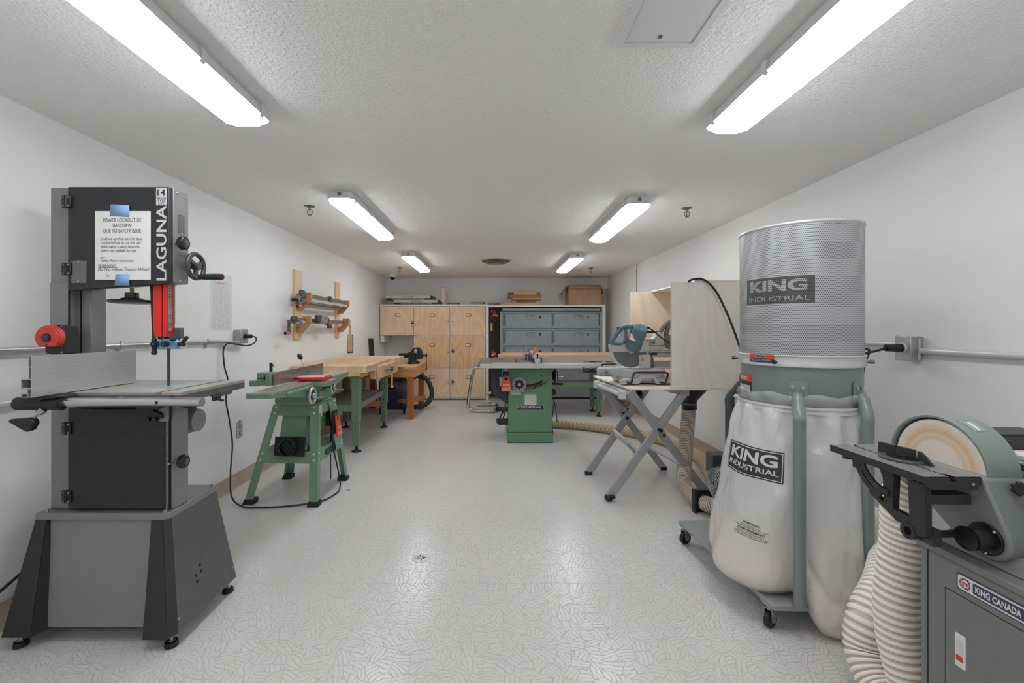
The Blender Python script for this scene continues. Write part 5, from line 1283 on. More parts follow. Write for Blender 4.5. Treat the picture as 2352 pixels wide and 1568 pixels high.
# front handwheel
def fwheel(name, c, r, nrm, parent, up=(0, 0, 1)):
    x = Vector(up).cross(Vector(nrm)).normalized(); m = fr(c, x, up); b = MB()
    b.tube([m @ Vector((r * math.cos(a), r * math.sin(a), 0)) for a in [2 * PI * k / 40 for k in range(40)]], .008, 10, closed=True)
    b.lathe([(.001, -.006), (r * .86, -.006), (r * .86, .0), (.001, .002)], m, 36)
    h = b.build(name, M('wheel_cast', (176, 178, 178), .35, .5), parent)
    P = []
    for k in range(64): a = 2 * PI * k / 64; q = r * (.70 + .09 * math.cos(8 * a)); P.append((q * math.cos(a), q * math.sin(a)))
    MB().prism(P, .002, .022, m).build('star_knob', BLK, h, bevel=.002)
    MB().cyl(m @ Vector((0, 0, .02)), m @ Vector((0, 0, .026)), r * .23, n=24).build('hub', STEEL, h)
    return h, m
h, m = fwheel('handwheel', (.258, 4.575, .628), .068, (0, -1, 0), t)
MB().cyl((.258, 4.575, .628), (.258, 4.62, .628), .014).build('wheel_shaft', STEEL, t)
MB().box(.285, .305, 4.555, 4.585, .548, .565).build('wheel_handle_base', M('wheel_cast', (176, 178, 178), .35, .5), h, bevel=.002)
def c6(x, y): return (1060 + x / 5.88, 780 + y / 5.88)
def px(P, Y): return [((u - CU) * Y / F, CH - (v - CV) * Y / F) for u, v in [c6(*p) for p in P]]
MB().prism(px([(870, 640), (960, 632), (1040, 610), (1090, 582), (1098, 565), (1085, 550), (1068, 553), (1020, 578), (950, 598), (870, 605)], Yc), 0, .0006, fr((0, Yc, 0), *FX)).build('tilt_slot', BLK, t)
MB().prism(px([(860, 668), (960, 668), (1060, 640), (1130, 600), (1178, 560), (1160, 545), (1110, 582), (1045, 615), (955, 642), (865, 645)], Yc), 0, .0012, fr((0, Yc, 0), *FX)).build('tilt_scale', BLKM, t)
b = MB(); arc = smoothpath([Vector((x, z, 0)) for x, z in px([(872, 662), (958, 662), (1055, 634), (1125, 594), (1168, 560)], Yc)], 4)
for p in arc[::1]: b.box(p.x - .0028, p.x + .0028, Yc - .0022, Yc - .0012, p.y - .001, p.y + .0045)
b.build('scale_marks', WPL, t)
x, z = px([(1075, 485)], Yc)[0]; MB().cyl((x, Yc, z), (x, Yc - .001, z), .011, n=18).build('plug_hole', M('dark_green', (30, 56, 38), .5), t)
def plate(name, P, mat, th=.001, Y=Yc): q = px(P, Y); return MB().box(min(a for a, _ in q), max(a for a, _ in q), Y - th, Y, min(b_ for _, b_ in q), max(b_ for _, b_ in q)).build(name, mat, t)
plate('spec_label', [(670, 678), (805, 745)], m_lines('spec_print', (196, 200, 196), (110, 112, 112), .010, 2))
plate('safety_label', [(853, 738), (1012, 880)], m_lines('safety_print', (206, 210, 206), (150, 156, 150), .0095, 2))
plate('label_heading', [(855, 717), (1012, 727)], m_lines('heading_print', (190, 204, 190), (90, 120, 96), .02, 0))
q = px([(748, 965), (1118, 880)], Yc); cxm = (q[0][0] + q[1][0]) / 2; czm = (q[0][1] + q[1][1]) / 2; W2 = abs(q[1][0] - q[0][0]) / 2; H2 = abs(q[1][1] - q[0][1]) / 2
SILV = M('badge_silver2', (186, 186, 184), .3, .6)
def trap(s, k): return [(cxm - W2 * s, czm - H2 * k), (cxm + W2 * s, czm - H2 * k), (cxm + W2 * s, czm - H2 * k * .2), (cxm + W2 * s * .92, czm + H2 * k), (cxm - W2 * s * .92, czm + H2 * k), (cxm - W2 * s, czm - H2 * k * .2)]
MB().prism(trap(1, 1), 0, .003, fr((0, Yc, 0), *FX)).build('name_plate', SILV, t, bevel=.002)
MB().prism(trap(.96, .86), .003, .0036, fr((0, Yc, 0), *FX)).build('name_plate_field', BLK, t)
text('GENERAL', W2 * 1.68, H2 * .82, fr((cxm, Yc - .0036, czm + H2 * .32), *FX), 'lettering', SILV, t, bold=.035, depth=.001)
text('INTERNATIONAL', W2 * 1.80, H2 * .40, fr((cxm, Yc - .0036, czm - H2 * .52), *FX), 'lettering', SILV, t, bold=.01, depth=.001)
text('TABLE SAW SAFETY', .11, .004, fr((cxm + .01, Yc - .0012, .655 - .001 - .13), *FX), 'lettering', WPL, t) if False else None
stop_paddle(t, fr((.1205, 4.560, .655), (1, 0, 0), (0, .03, 1)), 1.52)
MB().box(.085, .155, 4.575, 4.602, .58, .755).build('switch_box', BLKM, t, bevel=.003)
MB().box(.100, .141, 4.553, 4.58, .690, .745).build('switch_body', BLK, t, bevel=.002)
MB().box(.106, .135, 4.548, 4.556, .695, .714).build('green_button', M('button_green3', (36, 104, 70), .4), t, bevel=.001)
MB().prism([(.095, .765), (.143, .765), (.128, .795), (.110, .795)], 0, .0012, fr((0, 4.60, 0), *FX)).build('warning_sticker', M('sticker_grey', (190, 190, 184), .5), t)
MB().box(.052, .074, 4.603, 4.606, .605, .70).build('side_label', M('sticker_grey', (190, 190, 184), .5), t)
MB().tube(smoothpath([(.118, 4.60, .585), (.116, 4.60, .45), (.108, 4.66, .30), (.07, 4.72, .22), (.05, 4.80, .20), (.08, 4.90, .25), (.14, 4.92, .33)], 6), .008, 8).build('switch_cord', M('cord_grey', (70, 72, 72), .5), t)
MB().box(.02, .143, 4.80, 5.05, .30, .308).box(.02, .026, 4.80, 5.05, .308, .345).build('side_tray', BLKM, t)
MB().box(.02, .143, 4.62, 4.66, .2455, .252).prism([(.02, .245), (.143, .245), (.143, .19), (.045, .19), (.02, .215)], 0, -.006, fr((0, 4.62, 0), *FX)).build('side_tray', BLKM, t)
# side handwheel, lever, knob
h, m = fwheel('side_handwheel', (.668, 4.78, .695), .075, (1, 0, 0), t)
MB().cyl((.613, 4.78, .695), (.668, 4.78, .695), .014).cyl((.63, 4.78, .695), (.655, 4.78, .695), .035, .06, 30).build('wheel_shaft', BLK, t)
MB().cyl((.668, 4.735, .690), (.745, 4.735, .690), .006, .009, 14).build('crank_grip', CHR, h)
MB().cyl((.613, 4.70, .618), (.735, 4.70, .612), .012, .014, 14).build('lock_lever', BLK, t)
MB().cyl((.613, 4.72, .520), (.660, 4.72, .520), .036, .030, 18).cyl((.60, 4.72, .545), (.615, 4.72, .545), .05, n=12).build('lock_knob', BLK, t)
MB().box(.614, .622, 4.70, 4.74, .10, .47).tube(smoothpath([(.63, 4.70, .47), (.65, 4.70, .40), (.67, 4.70, .28), (.675, 4.70, .20)], 5), .004, 6).tube(smoothpath([(.63, 4.70, .47), (.64, 4.70, .40), (.622, 4.72, .2), (.635, 4.71, .06)], 5), .004, 6).build('side_cable', BLKM, t)

# ================================================================ chrome tube frame behind the saw
t = thing('chrome_tube_frame', (-.2, 6.5, 0), 'bent chrome tube frame standing on the floor left of the table saw', 'frame')
YT = 6.30
def q6(P, Y): return [Vector((x, Y, z)) for x, z in px(P, Y)]
P = q6([(262, 376), (205, 376), (168, 405), (125, 600), (88, 860), (104, 925), (158, 953), (260, 961), (370, 962), (440, 952)], YT) + q6([(484, 922)], 6.6) + q6([(462, 908), (330, 897), (205, 890)], 6.85)
MB().tube([Vector((p.x, p.y, max(p.z, .0235))) for p in smoothpath(P, 6)], .0225, 16).build('main_tube', CHR, t)
MB().tube(q6([(262, 343), (165, 343), (150, 346)], YT + .05), .020, 16).build('top_tube', CHR, t)
MB().cyl(q6([(400, 715)], 5.9)[0], q6([(330, 728)], 5.9)[0], .018, n=16).build('side_stub', STEEL, t)
# ================================================================ mitre saw, its stand and the plywood hood
SG = M('stand_grey', (166, 167, 169), .42, .25); SGL = M('stand_light', (188, 188, 190), .4, .2)
t = thing('saw_stand', (1.15, 3.4, 0), 'folding grey metal saw stand with crossed legs', 'stand')
def pleg(a, b, name='leg', w=.026, h=.056, mat=SG): return MB().bar(a, b, w, h, up=(0, 1, 0)).build(name, mat, t, bevel=.002)
NA = [(.80, 3.045, .028), (1.372, 3.125, .768)]; NB = [(.945, 3.075, .768), (1.545, 3.255, .02)]
FA = [(.782, 3.605, .02), (1.318, 3.655, .772)]; FB = [(.868, 3.640, .772), (1.442, 3.705, .02)]
def barY(a, b, mat=SG, name='leg'):
    a = Vector(a); b = Vector(b); d = (b - a).normalized(); s = Vector((d.z, 0, -d.x)).normalized() * .028; w = Vector((0, .013, 0))
    c = [a - s - w, a + s - w, a - s + w, a + s + w, b - s - w, b + s - w, b - s + w, b + s + w]
    return MB().hexa(c).build(name, mat, t, bevel=.002)
NAo = barY(*NA); NBo = barY(*[tuple(Vector(p) - Vector((0, .028, 0))) for p in NB]); FAo = barY(*FA); FBo = barY(*[tuple(Vector(p) + Vector((0, .028, 0))) for p in FB])
def lerp(a, b, k): return Vector(a).lerp(Vector(b), k)
MB().ball(Vector((.80, 3.045, .0285)), .028, 1.15, .9, 1).build('round_foot', BLK, NAo); MB().cyl((.815, 3.02, .035), (.835, 3.02, .045), .012, n=12).build('foot_bolt', BLK, NAo)
for leg, p in ((FAo, (.775, 3.605, .0125)), (FBo, (1.447, 3.733, .0125)), (NBo, (1.555, 3.23, .0125))):
    MB().box(p[0] - .028, p[0] + .028, p[1] - .016, p[1] + .016, .0005, .03).build('rubber_foot', BLK, leg, bevel=.005)
def cross2(a, b):
    (x1, _, z1), (x2, _, z2) = a; (x3, _, z3), (x4, _, z4) = b
    d = (x2 - x1) * (z4 - z3) - (z2 - z1) * (x4 - x3); k = ((x3 - x1) * (z4 - z3) - (z3 - z1) * (x4 - x3)) / d; return lerp(a[0], a[1], k)
for a, b_, o in ((NA, NB, -.045), (FA, FB, -.02)):
    p = cross2(a, b_); MB().cyl((p.x, p.y + o, p.z), (p.x, p.y + o - .008, p.z), .013, n=18).cyl((p.x, p.y - .02, p.z), (p.x, p.y + .03, p.z), .008, n=10).build('pivot_bolt', BLK, t)
a = lerp(*NA, .40); c = lerp(*FA, .43)
fb = MB().hexa([a + Vector((-.008, 0, -.03)), a + Vector((.012, 0, -.022)), c + Vector((-.008, 0, -.03)), c + Vector((.012, 0, -.022)), a + Vector((-.028, 0, .022)), a + Vector((-.008, 0, .03)), c + Vector((-.028, 0, .022)), c + Vector((-.008, 0, .03))]).build('front_crossbar', SGL, t, bevel=.002)
dv = (a - c).normalized(); upv = Vector((-.35, 0, 1)).normalized()
mP = fr(lerp(c, a, .80) + Vector((-.0205, 0, .0)), dv, upv)
MB().box(-.065, .065, -.022, .022, 0, .0015, mP).build('brand_plate', M('plate_grey', (96, 100, 104), .4), fb)
text('Makita', .10, .026, mP @ Matrix.Translation((0, 0, .0015)), 'lettering', WPL, fb, bold=.02, shear=.2)
MB().box(-.03, .03, -.02, .02, 0, .0012, fr(lerp(c, a, .13) + Vector((-.0205, 0, .0)), dv, upv)).build('sticker', WPL, fb)
a = lerp(*NB, .77); c = lerp(*FB, .74); MB().tube([a, c], .016, 14).build('rear_crossbar', SGL, t)
for (l1, k1, l2, k2, y) in ((NA, .63, NB, .42, 3.10), (FA, .70, FB, .35, 3.66)):
    a = lerp(*l1, k1); c = lerp(*l2, k2); mid = (a + c) / 2 + Vector((0, 0, .012))
    MB().bar((a.x, y, a.z), (mid.x, y, mid.z), .008, .030, up=(0, 1, 0)).bar((mid.x, y - .01, mid.z), (c.x, y - .01, c.z), .008, .026, up=(0, 1, 0)).build('folding_brace', M('brace_grey', (140, 146, 142), .4, .4), t, bevel=.001)
    for q in (a, mid, c): MB().cyl((q.x, y - .02, q.z), (q.x, y - .03, q.z), .009, n=12).build('rivet', BLK, t)
MB().bar((.868, 3.64, .745), (.945, 3.075, .745), .05, .04).build('top_rail', SGL, t, bevel=.002)
MB().bar((1.318, 3.66, .745), (1.372, 3.12, .745), .05, .04).build('top_rail', SGL, t, bevel=.002)
MB().cyl((.852, 3.62, .745), (.905, 3.10, .735), .016, n=16).build('roller_tube', M('tube_white', (206, 206, 206), .3), t)
for p in ((.845, 3.60, .75), (.905, 3.09, .74)):
    MB().box(p[0] - .022, p[0] + .020, p[1] - .028, p[1] + .028, p[2] - .032, p[2] + .026).build('end_bracket', M('tube_white', (206, 206, 206), .3), t, bevel=.004)
    MB().tube([(p[0] - .025, p[1] - .05, p[2] - .055), (p[0] - .03, p[1] - .04, p[2] - .03), (p[0] - .0, p[1] - .04, p[2] - .05)], .005, 8).build('wing_clip', BLK, t)
MB().cyl((1.03, 3.10, .735), (1.03, 3.13, .735), .030, n=24).box(1.02, 1.045, 3.10, 3.13, .735, .772).build('storage_wheel', BLK, t)

BIRCH = plywood('pale_birch', (240, 234, 227), (231, 222, 211), 'z'); BIRCHX = plywood('pale_birch_x', (240, 232, 222), (222, 208, 192), 'x')
EDGE = M('ply_edge', (206, 186, 160), .6, var=.08, vscale=60)
t = thing('plywood_hood', (1.5, 3.45, .776), 'pale plywood deck and box hood around the mitre saw', 'hood')
d = MB().prism([(.949, 3.05), (1.80, 3.05), (1.80, 3.92), (.888, 3.92), (.888, 3.75)], .776, .788).build('deck', BIRCHX, t, bevel=.001)
MB().box(1.241, 1.80, 3.052, 3.066, .7885, 1.535).build('side_panel', BIRCH, t, bevel=.001)
MB().box(1.217, 1.80, 3.888, 3.902, .7885, 1.535).build('side_panel', plywood('warm_birch', (240, 226, 206), (224, 202, 174), 'z'), t, bevel=.001)
MB().box(1.80, 1.814, 3.052, 3.902, .776, 1.547).build('back_panel', plywood('warm_birch', (240, 226, 206), (224, 202, 174), 'z'), t, bevel=.001)
MB().box(1.402, 1.80, 3.052, 3.902, 1.5355, 1.547).build('top_panel', BIRCHX, t, bevel=.001)
MB().box(1.2385, 1.241, 3.052, 3.066, .7885, 1.535).build('panel_edge', EDGE, t)
# funnel and hose
t = thing('dust_funnel', (1.52, 3.40, .62), 'black plastic dust funnel under the plywood deck', 'funnel')
MB().lathe([(.150, .775), (.150, .765), (.060, .655), (.054, .645), (.054, .58)], Matrix.Translation((1.52, 3.40, 0)), 32, caps=False).build('funnel', M('funnel_black', (32, 32, 34), .3), t, solid=.003)
HC = M('hose_crest', (222, 210, 194), .4); HG = M('hose_groove', (152, 136, 118), .5)
HCW = M('hose_crest_white', (250, 244, 236), .38); HGW = M('hose_groove_grey', (212, 200, 188), .5)
HCY = M('hose_crest_yellow', (232, 212, 180), .42); HGY = M('hose_groove_yellow', (176, 146, 106), .5)
def hose(name, pts, r, pitch, label, mats, n=28, k=16, depth=.90):
    P = resample(smoothpath(pts, k), pitch / 4)
    b = MB(); rings = []; x = None
    prof = (1.0, .985, depth, .96)
    for i, p in enumerate(P):
        dd = (P[min(i + 1, len(P) - 1)] - P[max(i - 1, 0)]).normalized()
        if x is None: x = dd.orthogonal().normalized()
        x = (x - dd * x.dot(dd)).normalized()
        rings.append(b.ring(fr(p, x, dd.cross(x)), r * prof[i % 4], n))
    for i, (a, c) in enumerate(zip(rings, rings[1:])):
        b.mi = 1 if i % 4 in (1, 2) else 0
        for j in range(n): b._f([a[j], a[(j + 1) % n], c[(j + 1) % n], c[j]])
    b.mi = 0; b._f(list(reversed(rings[0]))); b._f(rings[-1])
    o = b.build(name, list(mats), smooth=70)
    return tag(o, label, 'hose')
hose('dust_hose', [(1.52, 3.40, .648), (1.515, 3.40, .55), (1.49, 3.37, .42), (1.448, 3.30, .30), (1.40, 3.22, .19), (1.362, 3.13, .100), (1.355, 3.03, .066), (1.362, 2.95, .062), (1.372, 2.89, .064)], .053, .0142,
     'short beige ribbed dust hose dropping from the funnel to the floor', (HC, HG))
MB_ = MB().cyl((1.52, 3.4, .63), (1.52, 3.4, .618), .0565, n=28).box(1.455, 1.470, 3.385, 3.395, .615, .632)
tag(MB_.build('hose_clamp', DSTEEL), 'round metal clamp at the top of the beige funnel hose', 'clamp')
t = thing('blast_gate', (1.375, 2.86, 0), 'black plastic blast gate joining two hose ends on the floor', 'blast gate')
m = fr((1.372, 2.868, .070), (1, .12, 0), (0, 0, 1))
MB().box(-.068, .072, -.068, .080, -.006, .006, m).box(-.01, .085, .02, .07, -.003, .003, m).build('gate', BLK, t, bevel=.003)
MB().box(-.066, -.050, -.068, .082, -.020, .018, m).box(-.050, .05, .072, .082, -.016, .014, m).build('gate_frame', BLK, t, bevel=.002)
MB().cyl(m @ Vector((0, 0, -.02)), m @ Vector((0, 0, .02)), .055, n=28).build('collar', BLKM, t)
hose('dust_hose', [(1.376, 2.845, .066), (1.39, 2.79, .075), (1.42, 2.74, .10), (1.46, 2.70, .14)], .050, .0155, 'stub of beige hose between the black blast gate and the dust collector', (HC, HG))
hose('dust_hose', [(.625, 5.33, .054), (.80, 5.30, .054), (1.06, 5.20, .054), (1.326, 5.02, .054), (1.53, 4.87, .054), (1.69, 4.65, .054), (1.80, 4.38, .054), (1.84, 4.05, .054), (1.80, 3.70, .056), (1.69, 3.36, .062), (1.62, 3.05, .09), (1.60, 2.86, .14)], .050, .0155,
     'long beige ribbed hose on the floor from the table saw along the right wall', (HCY, HGY), n=24)

# the mitre saw itself
TEAL = M('tool_teal', (86, 114, 122), .42, bump=.0003, bscale=120); TEALD = M('tool_teal_dark', (58, 96, 106), .5)
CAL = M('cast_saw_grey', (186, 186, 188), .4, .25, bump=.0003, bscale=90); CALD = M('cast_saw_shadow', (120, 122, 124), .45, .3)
t = thing('mitre_saw', (1.15, 3.38, .788), 'teal and grey sliding mitre saw on the plywood deck', 'mitre saw')
def m8(x, y): return (1380 + x / 8.71, 720 + y / 8.71)
def p8(P, Y): return [((u - CU) * Y / F, CH - (v - CV) * Y / F) for u, v in [m8(*q) for q in P]]
def pr8(name, P, Y, th, mat, bevel=.002, parent=None): return MB().prism(p8(P, Y), 0, -th, fr((0, Y, 0), *FX)).build(name, mat, parent or t, bevel=bevel)
# base casting with feet
bs = pr8('base', [(400, 1345), (470, 1318), (500, 1320), (740, 1310), (800, 1235), (960, 1225), (985, 1190), (1080, 1190), (1110, 1300), (1170, 1325), (1420, 1330), (1420, 1395), (1290, 1395), (1230, 1400), (1180, 1412), (1110, 1405), (1070, 1320), (1040, 1300), (830, 1300), (795, 1380), (740, 1412), (600, 1405), (440, 1420), (402, 1420)], 3.22, .05, CAL)
MB().hexa([(.98, 3.58, .7885), (1.60, 3.58, .7885), (.98, 3.63, .7885), (1.60, 3.63, .7885), (1.02, 3.58, .84), (1.56, 3.58, .84), (1.02, 3.63, .84), (1.56, 3.63, .84)]).box(.96, 1.55, 3.27, 3.58, .80, .835).build('base_casting', CAL, t, bevel=.004)
MB().cyl((1.13, 3.42, .82), (1.13, 3.42, .900), .180, .195, 64).build('turntable', CAL, t, bevel=.003)
MB().hexa([(.80, 3.365, .850), (1.02, 3.33, .838), (.80, 3.44, .850), (1.02, 3.50, .838), (.785, 3.36, .901), (1.02, 3.30, .901), (.785, 3.45, .901), (1.02, 3.53, .901)]).build('table_arm', CAL, t, bevel=.004)
MB().box(.80, 1.32, 3.38, 3.39, .9005, .9015).box(.845, .865, 3.318, 3.328, .865, .885).build('kerf_insert', CALD, t)
MB().prism([(1.18, .90), (1.50, .90), (1.50, .925), (1.45, .925)], 0, -.01, fr((0, 3.36, 0), *FX)).box(1.17, 1.55, 3.52, 3.545, .895, .95).box(1.30, 1.56, 3.20, 3.225, .84, .905).build('rear_fence', CAL, t, bevel=.003)
MB().cyl((.69, 3.40, .887), (.745, 3.40, .887), .023, .026, 20).cyl((.745, 3.40, .887), (.757, 3.40, .887), .018, n=16).cyl((.757, 3.40, .887), (.80, 3.40, .888), .024, .028, 20).build('mitre_knob', BLK, t, bevel=.003)
MB().box(.80, .90, 3.33, 3.345, .842, .848).build('lock_lever', BLKM, t)
def hold(P, Y, name, mat, r=.0075): return MB().tube([Vector((x, Y, z)) for x, z in p8(P, Y)], r, 10).build(name, mat, t)
SUP = M('support_bar', (60, 58, 54), .35, .6)
hold([(520, 1370), (600, 1400), (615, 1385), (655, 1210), (680, 1185), (720, 1178), (1290, 1178), (1335, 1190), (1345, 1215), (1300, 1370), (1285, 1390), (1180, 1370)], 3.19, 'holder_bar', SUP)
hold([(20, 1050), (30, 1020), (60, 1008), (330, 1003)], 3.62, 'holder_bar', SUP)
# blade and guards
YB_ = 3.385
c = Vector((p8([(600, 720)], YB_)[0][0], YB_, p8([(600, 720)], YB_)[0][1])); R = 365 / 8.71 * YB_ / F
P = []
for k in range(60):
    a0 = 2 * PI * k / 60
    for da, rr in ((0, R * .955), (.045, R), (.06, R)): P.append((c.x + rr * math.cos(a0 + da), c.z + rr * math.sin(a0 + da)))
MB().prism(P, .0012, -.0012, fr((0, YB_, 0), *FX)).build('saw_blade', M('blade_grey', (116, 118, 120), .42, .5), t)
pr8('upper_guard', [(165, 620), (170, 700), (230, 770), (700, 772), (900, 765), (950, 820), (965, 770), (900, 740), (900, 640), (790, 640), (560, 640), (520, 590), (250, 610)], YB_ - .016, .034, CAL, .004)
gA = [math.radians(k) for k in range(-6, 187, 6)]
MB().prism(p8([(600 + 368 * math.cos(a), 715 - 366 * math.sin(a)) for a in gA], YB_), .0, -.030, fr((0, YB_ - .014, 0), *FX)).build('guard_body', CAL, t, bevel=.003)
mv = fr((0, YB_ - .006, 0), *FX)
A = [((600 - 425 * math.cos(a)), (720 + 400 * math.sin(a))) for a in [math.radians(k) for k in range(-8, 62, 5)]]
A2 = [((600 - 372 * math.cos(a)), (720 + 345 * math.sin(a))) for a in [math.radians(k) for k in range(61, -9, -5)]]
MB().prism(p8(A + A2, YB_), 0, -.014, mv).build('lower_guard', M('guard_pale', (206, 207, 208), .25, alpha=.8), t)
gp = pr8('blade_cover', [(765, 830), (960, 815), (1000, 860), (1000, 1090), (900, 1090), (770, 1050)], YB_ - .012, .02, M('cover_clear', (186, 188, 190), .15), .003)
MB().prism(p8([(815, 875), (858, 870), (862, 945), (815, 940)], YB_ - .013), 0, .0006, fr((0, YB_ - .013, 0), *FX)).build('orange_sticker', M('sticker_orange', (228, 110, 30), .4), gp)
x, z = p8([(600, 705)], YB_)[0]
MB().cyl((x, YB_ - .016, z), (x, YB_ - .026, z), .036, n=30).cyl((x, YB_ - .026, z), (x, YB_ - .034, z), .012, n=16).build('arbor_cover', CAL, t, bevel=.002)
# motor, tilted
a = at(*m8(680, 600), 3.34); axis = Vector((.10, -.62, .78)).normalized(); e = a + axis * .165
xx_ = axis.orthogonal().normalized(); mm = fr(a, xx_, axis.cross(xx_)); 
if mm.col[2].to_3d().dot(axis) < 0: mm = fr(a, axis.cross(xx_), xx_)
mo = MB().lathe([(.001, -.04), (.054, -.04), (.056, -.02), (.054, .03), (.051, .13), (.051, .150), (.047, .156), (.001, .156)], mm, 40).build('motor', TEAL, t)
b = MB()
for k in range(-4, 5): w_ = math.sqrt(max(0, .042 ** 2 - (k * .0095) ** 2)); b.box(k * .0095 - .0012, k * .0095 + .0012, -w_, w_, .1555, .1585, mm); b.box(-w_, w_, k * .0095 - .0012, k * .0095 + .0012, .1555, .1585, mm)
b.build('motor_vent', M('vent_teal', (112, 150, 160), .4), mo)
MB().cyl(mm @ Vector((0, 0, .1562)), mm @ Vector((0, 0, .1567)), .042, n=30).build('vent_field', TEALD, mo)
lm = fr(at(*m8(640, 480), 3.262), (1, .1, -.42), (.40, .42, 1))
MB().box(-.026, .026, -.024, .024, -.001, .0016, lm).build('motor_label', M('label_white', (216, 212, 208), .5), mo)
MB().box(-.034, -.026, -.024, .022, -.001, .0018, lm).build('motor_label_red', M('label_red', (224, 80, 50), .5), mo)
# D handle
P = [Vector((x, 3.375, z)) for x, z in p8([(690, 262), (560, 262), (470, 262), (405, 290), (340, 370), (270, 470), (215, 545), (235, 590), (330, 608), (420, 595), (480, 545), (505, 460), (505, 360), (490, 300)], 3.375)]
MB().tube(smoothpath(P, 6), lambda q, i: .0175 if q < .55 else (.0135 if q < .72 else .015), 16).build('handle', TEAL, t)
pr8('handle_bridge', [(470, 250), (640, 250), (640, 600), (560, 600), (500, 560), (480, 470), (530, 460), (530, 310)], 3.36, .03, TEAL, .006)
pr8('trigger', [(345, 570), (400, 380), (440, 320), (470, 330), (478, 430), (440, 520)], 3.372, .012, M('trigger_cream', (186, 184, 168), .5), .002)
MB().cyl(at(*m8(330, 270), 3.37), at(*m8(345, 292), 3.37), .008, n=12).build('lock_button', BLK, t)
pr8('switch_plate', [(530, 315), (590, 315), (590, 400), (560, 455), (533, 455)], 3.35, .004, CAL, .001)
# arm and slide
pr8('arm', [(790, 640), (1150, 640), (1270, 630), (1270, 450), (1240, 375), (1130, 375), (1100, 450), (1060, 500), (880, 500), (820, 530), (800, 600)], 3.40, .08, CAL, .005)
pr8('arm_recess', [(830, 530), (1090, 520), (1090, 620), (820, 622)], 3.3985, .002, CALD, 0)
b = MB()
for q in (((815, 545), (1050, 620)), ((815, 615), (1050, 530))): b.bar(at(*m8(*q[0]), 3.396), at(*m8(*q[1]), 3.396), .006, .006)
b.build('arm_rib', CAL, t)
pr8('pivot_block', [(900, 640), (1290, 640), (1290, 700), (1150, 720), (1120, 740), (960, 745), (900, 735)], 3.41, .07, CAL, .005)
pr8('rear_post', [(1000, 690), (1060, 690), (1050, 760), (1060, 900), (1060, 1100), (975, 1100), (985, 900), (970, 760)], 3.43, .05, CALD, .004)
pr8('depth_stop', [(1020, 750), (1130, 755), (1130, 830), (1020, 825)], 3.40, .03, BLKM, .002)
MB().box(1.24, 1.62, 3.42, 3.46, .985, 1.02).cyl((1.22, 3.41, 1.03), (1.7, 3.41, 1.03), .013, n=16).cyl((1.22, 3.50, 1.03), (1.7, 3.50, 1.03), .013, n=16).build('slide_rail', STEEL, t)
x, z = p8([(1370, 570)], 3.42)[0]
b = MB().lathe([(.052, -.02), (.055, 0), (.050, .004), (.001, .004)], fr((x, 3.42, z), *FX), 30)
for k in range(6): a = PI * k / 3; b.bar((x, 3.415, z), (x + .048 * math.cos(a), 3.415, z + .048 * math.sin(a)), .007, .01, up=(0, 1, 0))
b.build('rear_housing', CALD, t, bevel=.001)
MB().tube([Vector((x_, 3.36, z_)) for x_, z_ in p8([(892, 470), (892, 375), (920, 368), (1130, 368)], 3.36)], .005, 8).build('carry_wire', SUP, t)
MB().tube([Vector((x_, 3.36, z_)) for x_, z_ in p8([(905, 366), (1080, 368)], 3.36)], .009, 10).build('carry_grip', BLKM, t)
MB().tube(smoothpath([Vector((x_, 3.35, z_)) for x_, z_ in p8([(880, 275), (960, 290), (1060, 350), (1150, 430), (1240, 500), (1330, 560), (1410, 600)], 3.35)] + [Vector((1.40, 3.40, 1.0)), Vector((1.5, 3.5, .95))], 6), lambda q, i: .0085 if i < 8 else .005, 8).build('tool_cord', CORD, t)
hp = resample(smoothpath([Vector((x_, 3.42, z_)) for x_, z_ in p8([(1180, 370), (1230, 290), (1290, 220), (1370, 175)], 3.42)] + [Vector((1.36, 3.44, 1.145)), Vector((1.5, 3.48, 1.14)), Vector((1.66, 3.5, 1.0))], 10), .006)
MB().tube(hp, lambda q, i: .020 if i % 2 else .0175, 16).build('dust_tube', M('dust_tube_grey', (120, 120, 118), .5), t)
MB().cyl(at(*m8(1180, 375), 3.42), at(*m8(1240, 285), 3.42), .017, .016, 16).build('dust_elbow', CALD, t)
MB().tube([at(*m8(1020, 905), 3.42), at(*m8(1040, 905), 3.42)], .003, 6).cyl(at(*m8(1010, 1020), 3.41), at(*m8(1080, 1020), 3.41), .005, n=10).cyl(at(*m8(1050, 1005), 3.41), at(*m8(1060, 1035), 3.41), .007, n=8).build('guide_screw', DSTEEL, t)
# cable over the hood
tag(MB().tube(smoothpath([at(1581, 646.5, 3.04), at(1592, 641.5, 3.035), at(1610, 640.5, 3.03), at(1627, 649, 3.02), at(1645, 670, 3.0), at(1662, 702, 2.98), at(1680, 744, 2.95), at(1700, 800, 2.9), at(1716, 860, 2.85), (1.70, 2.8, .55), (1.68, 2.75, .3)], 8), .0075, 8).build('power_cable', CORD),
    'black cable arching over the plywood hood toward the dust collector', 'cable')
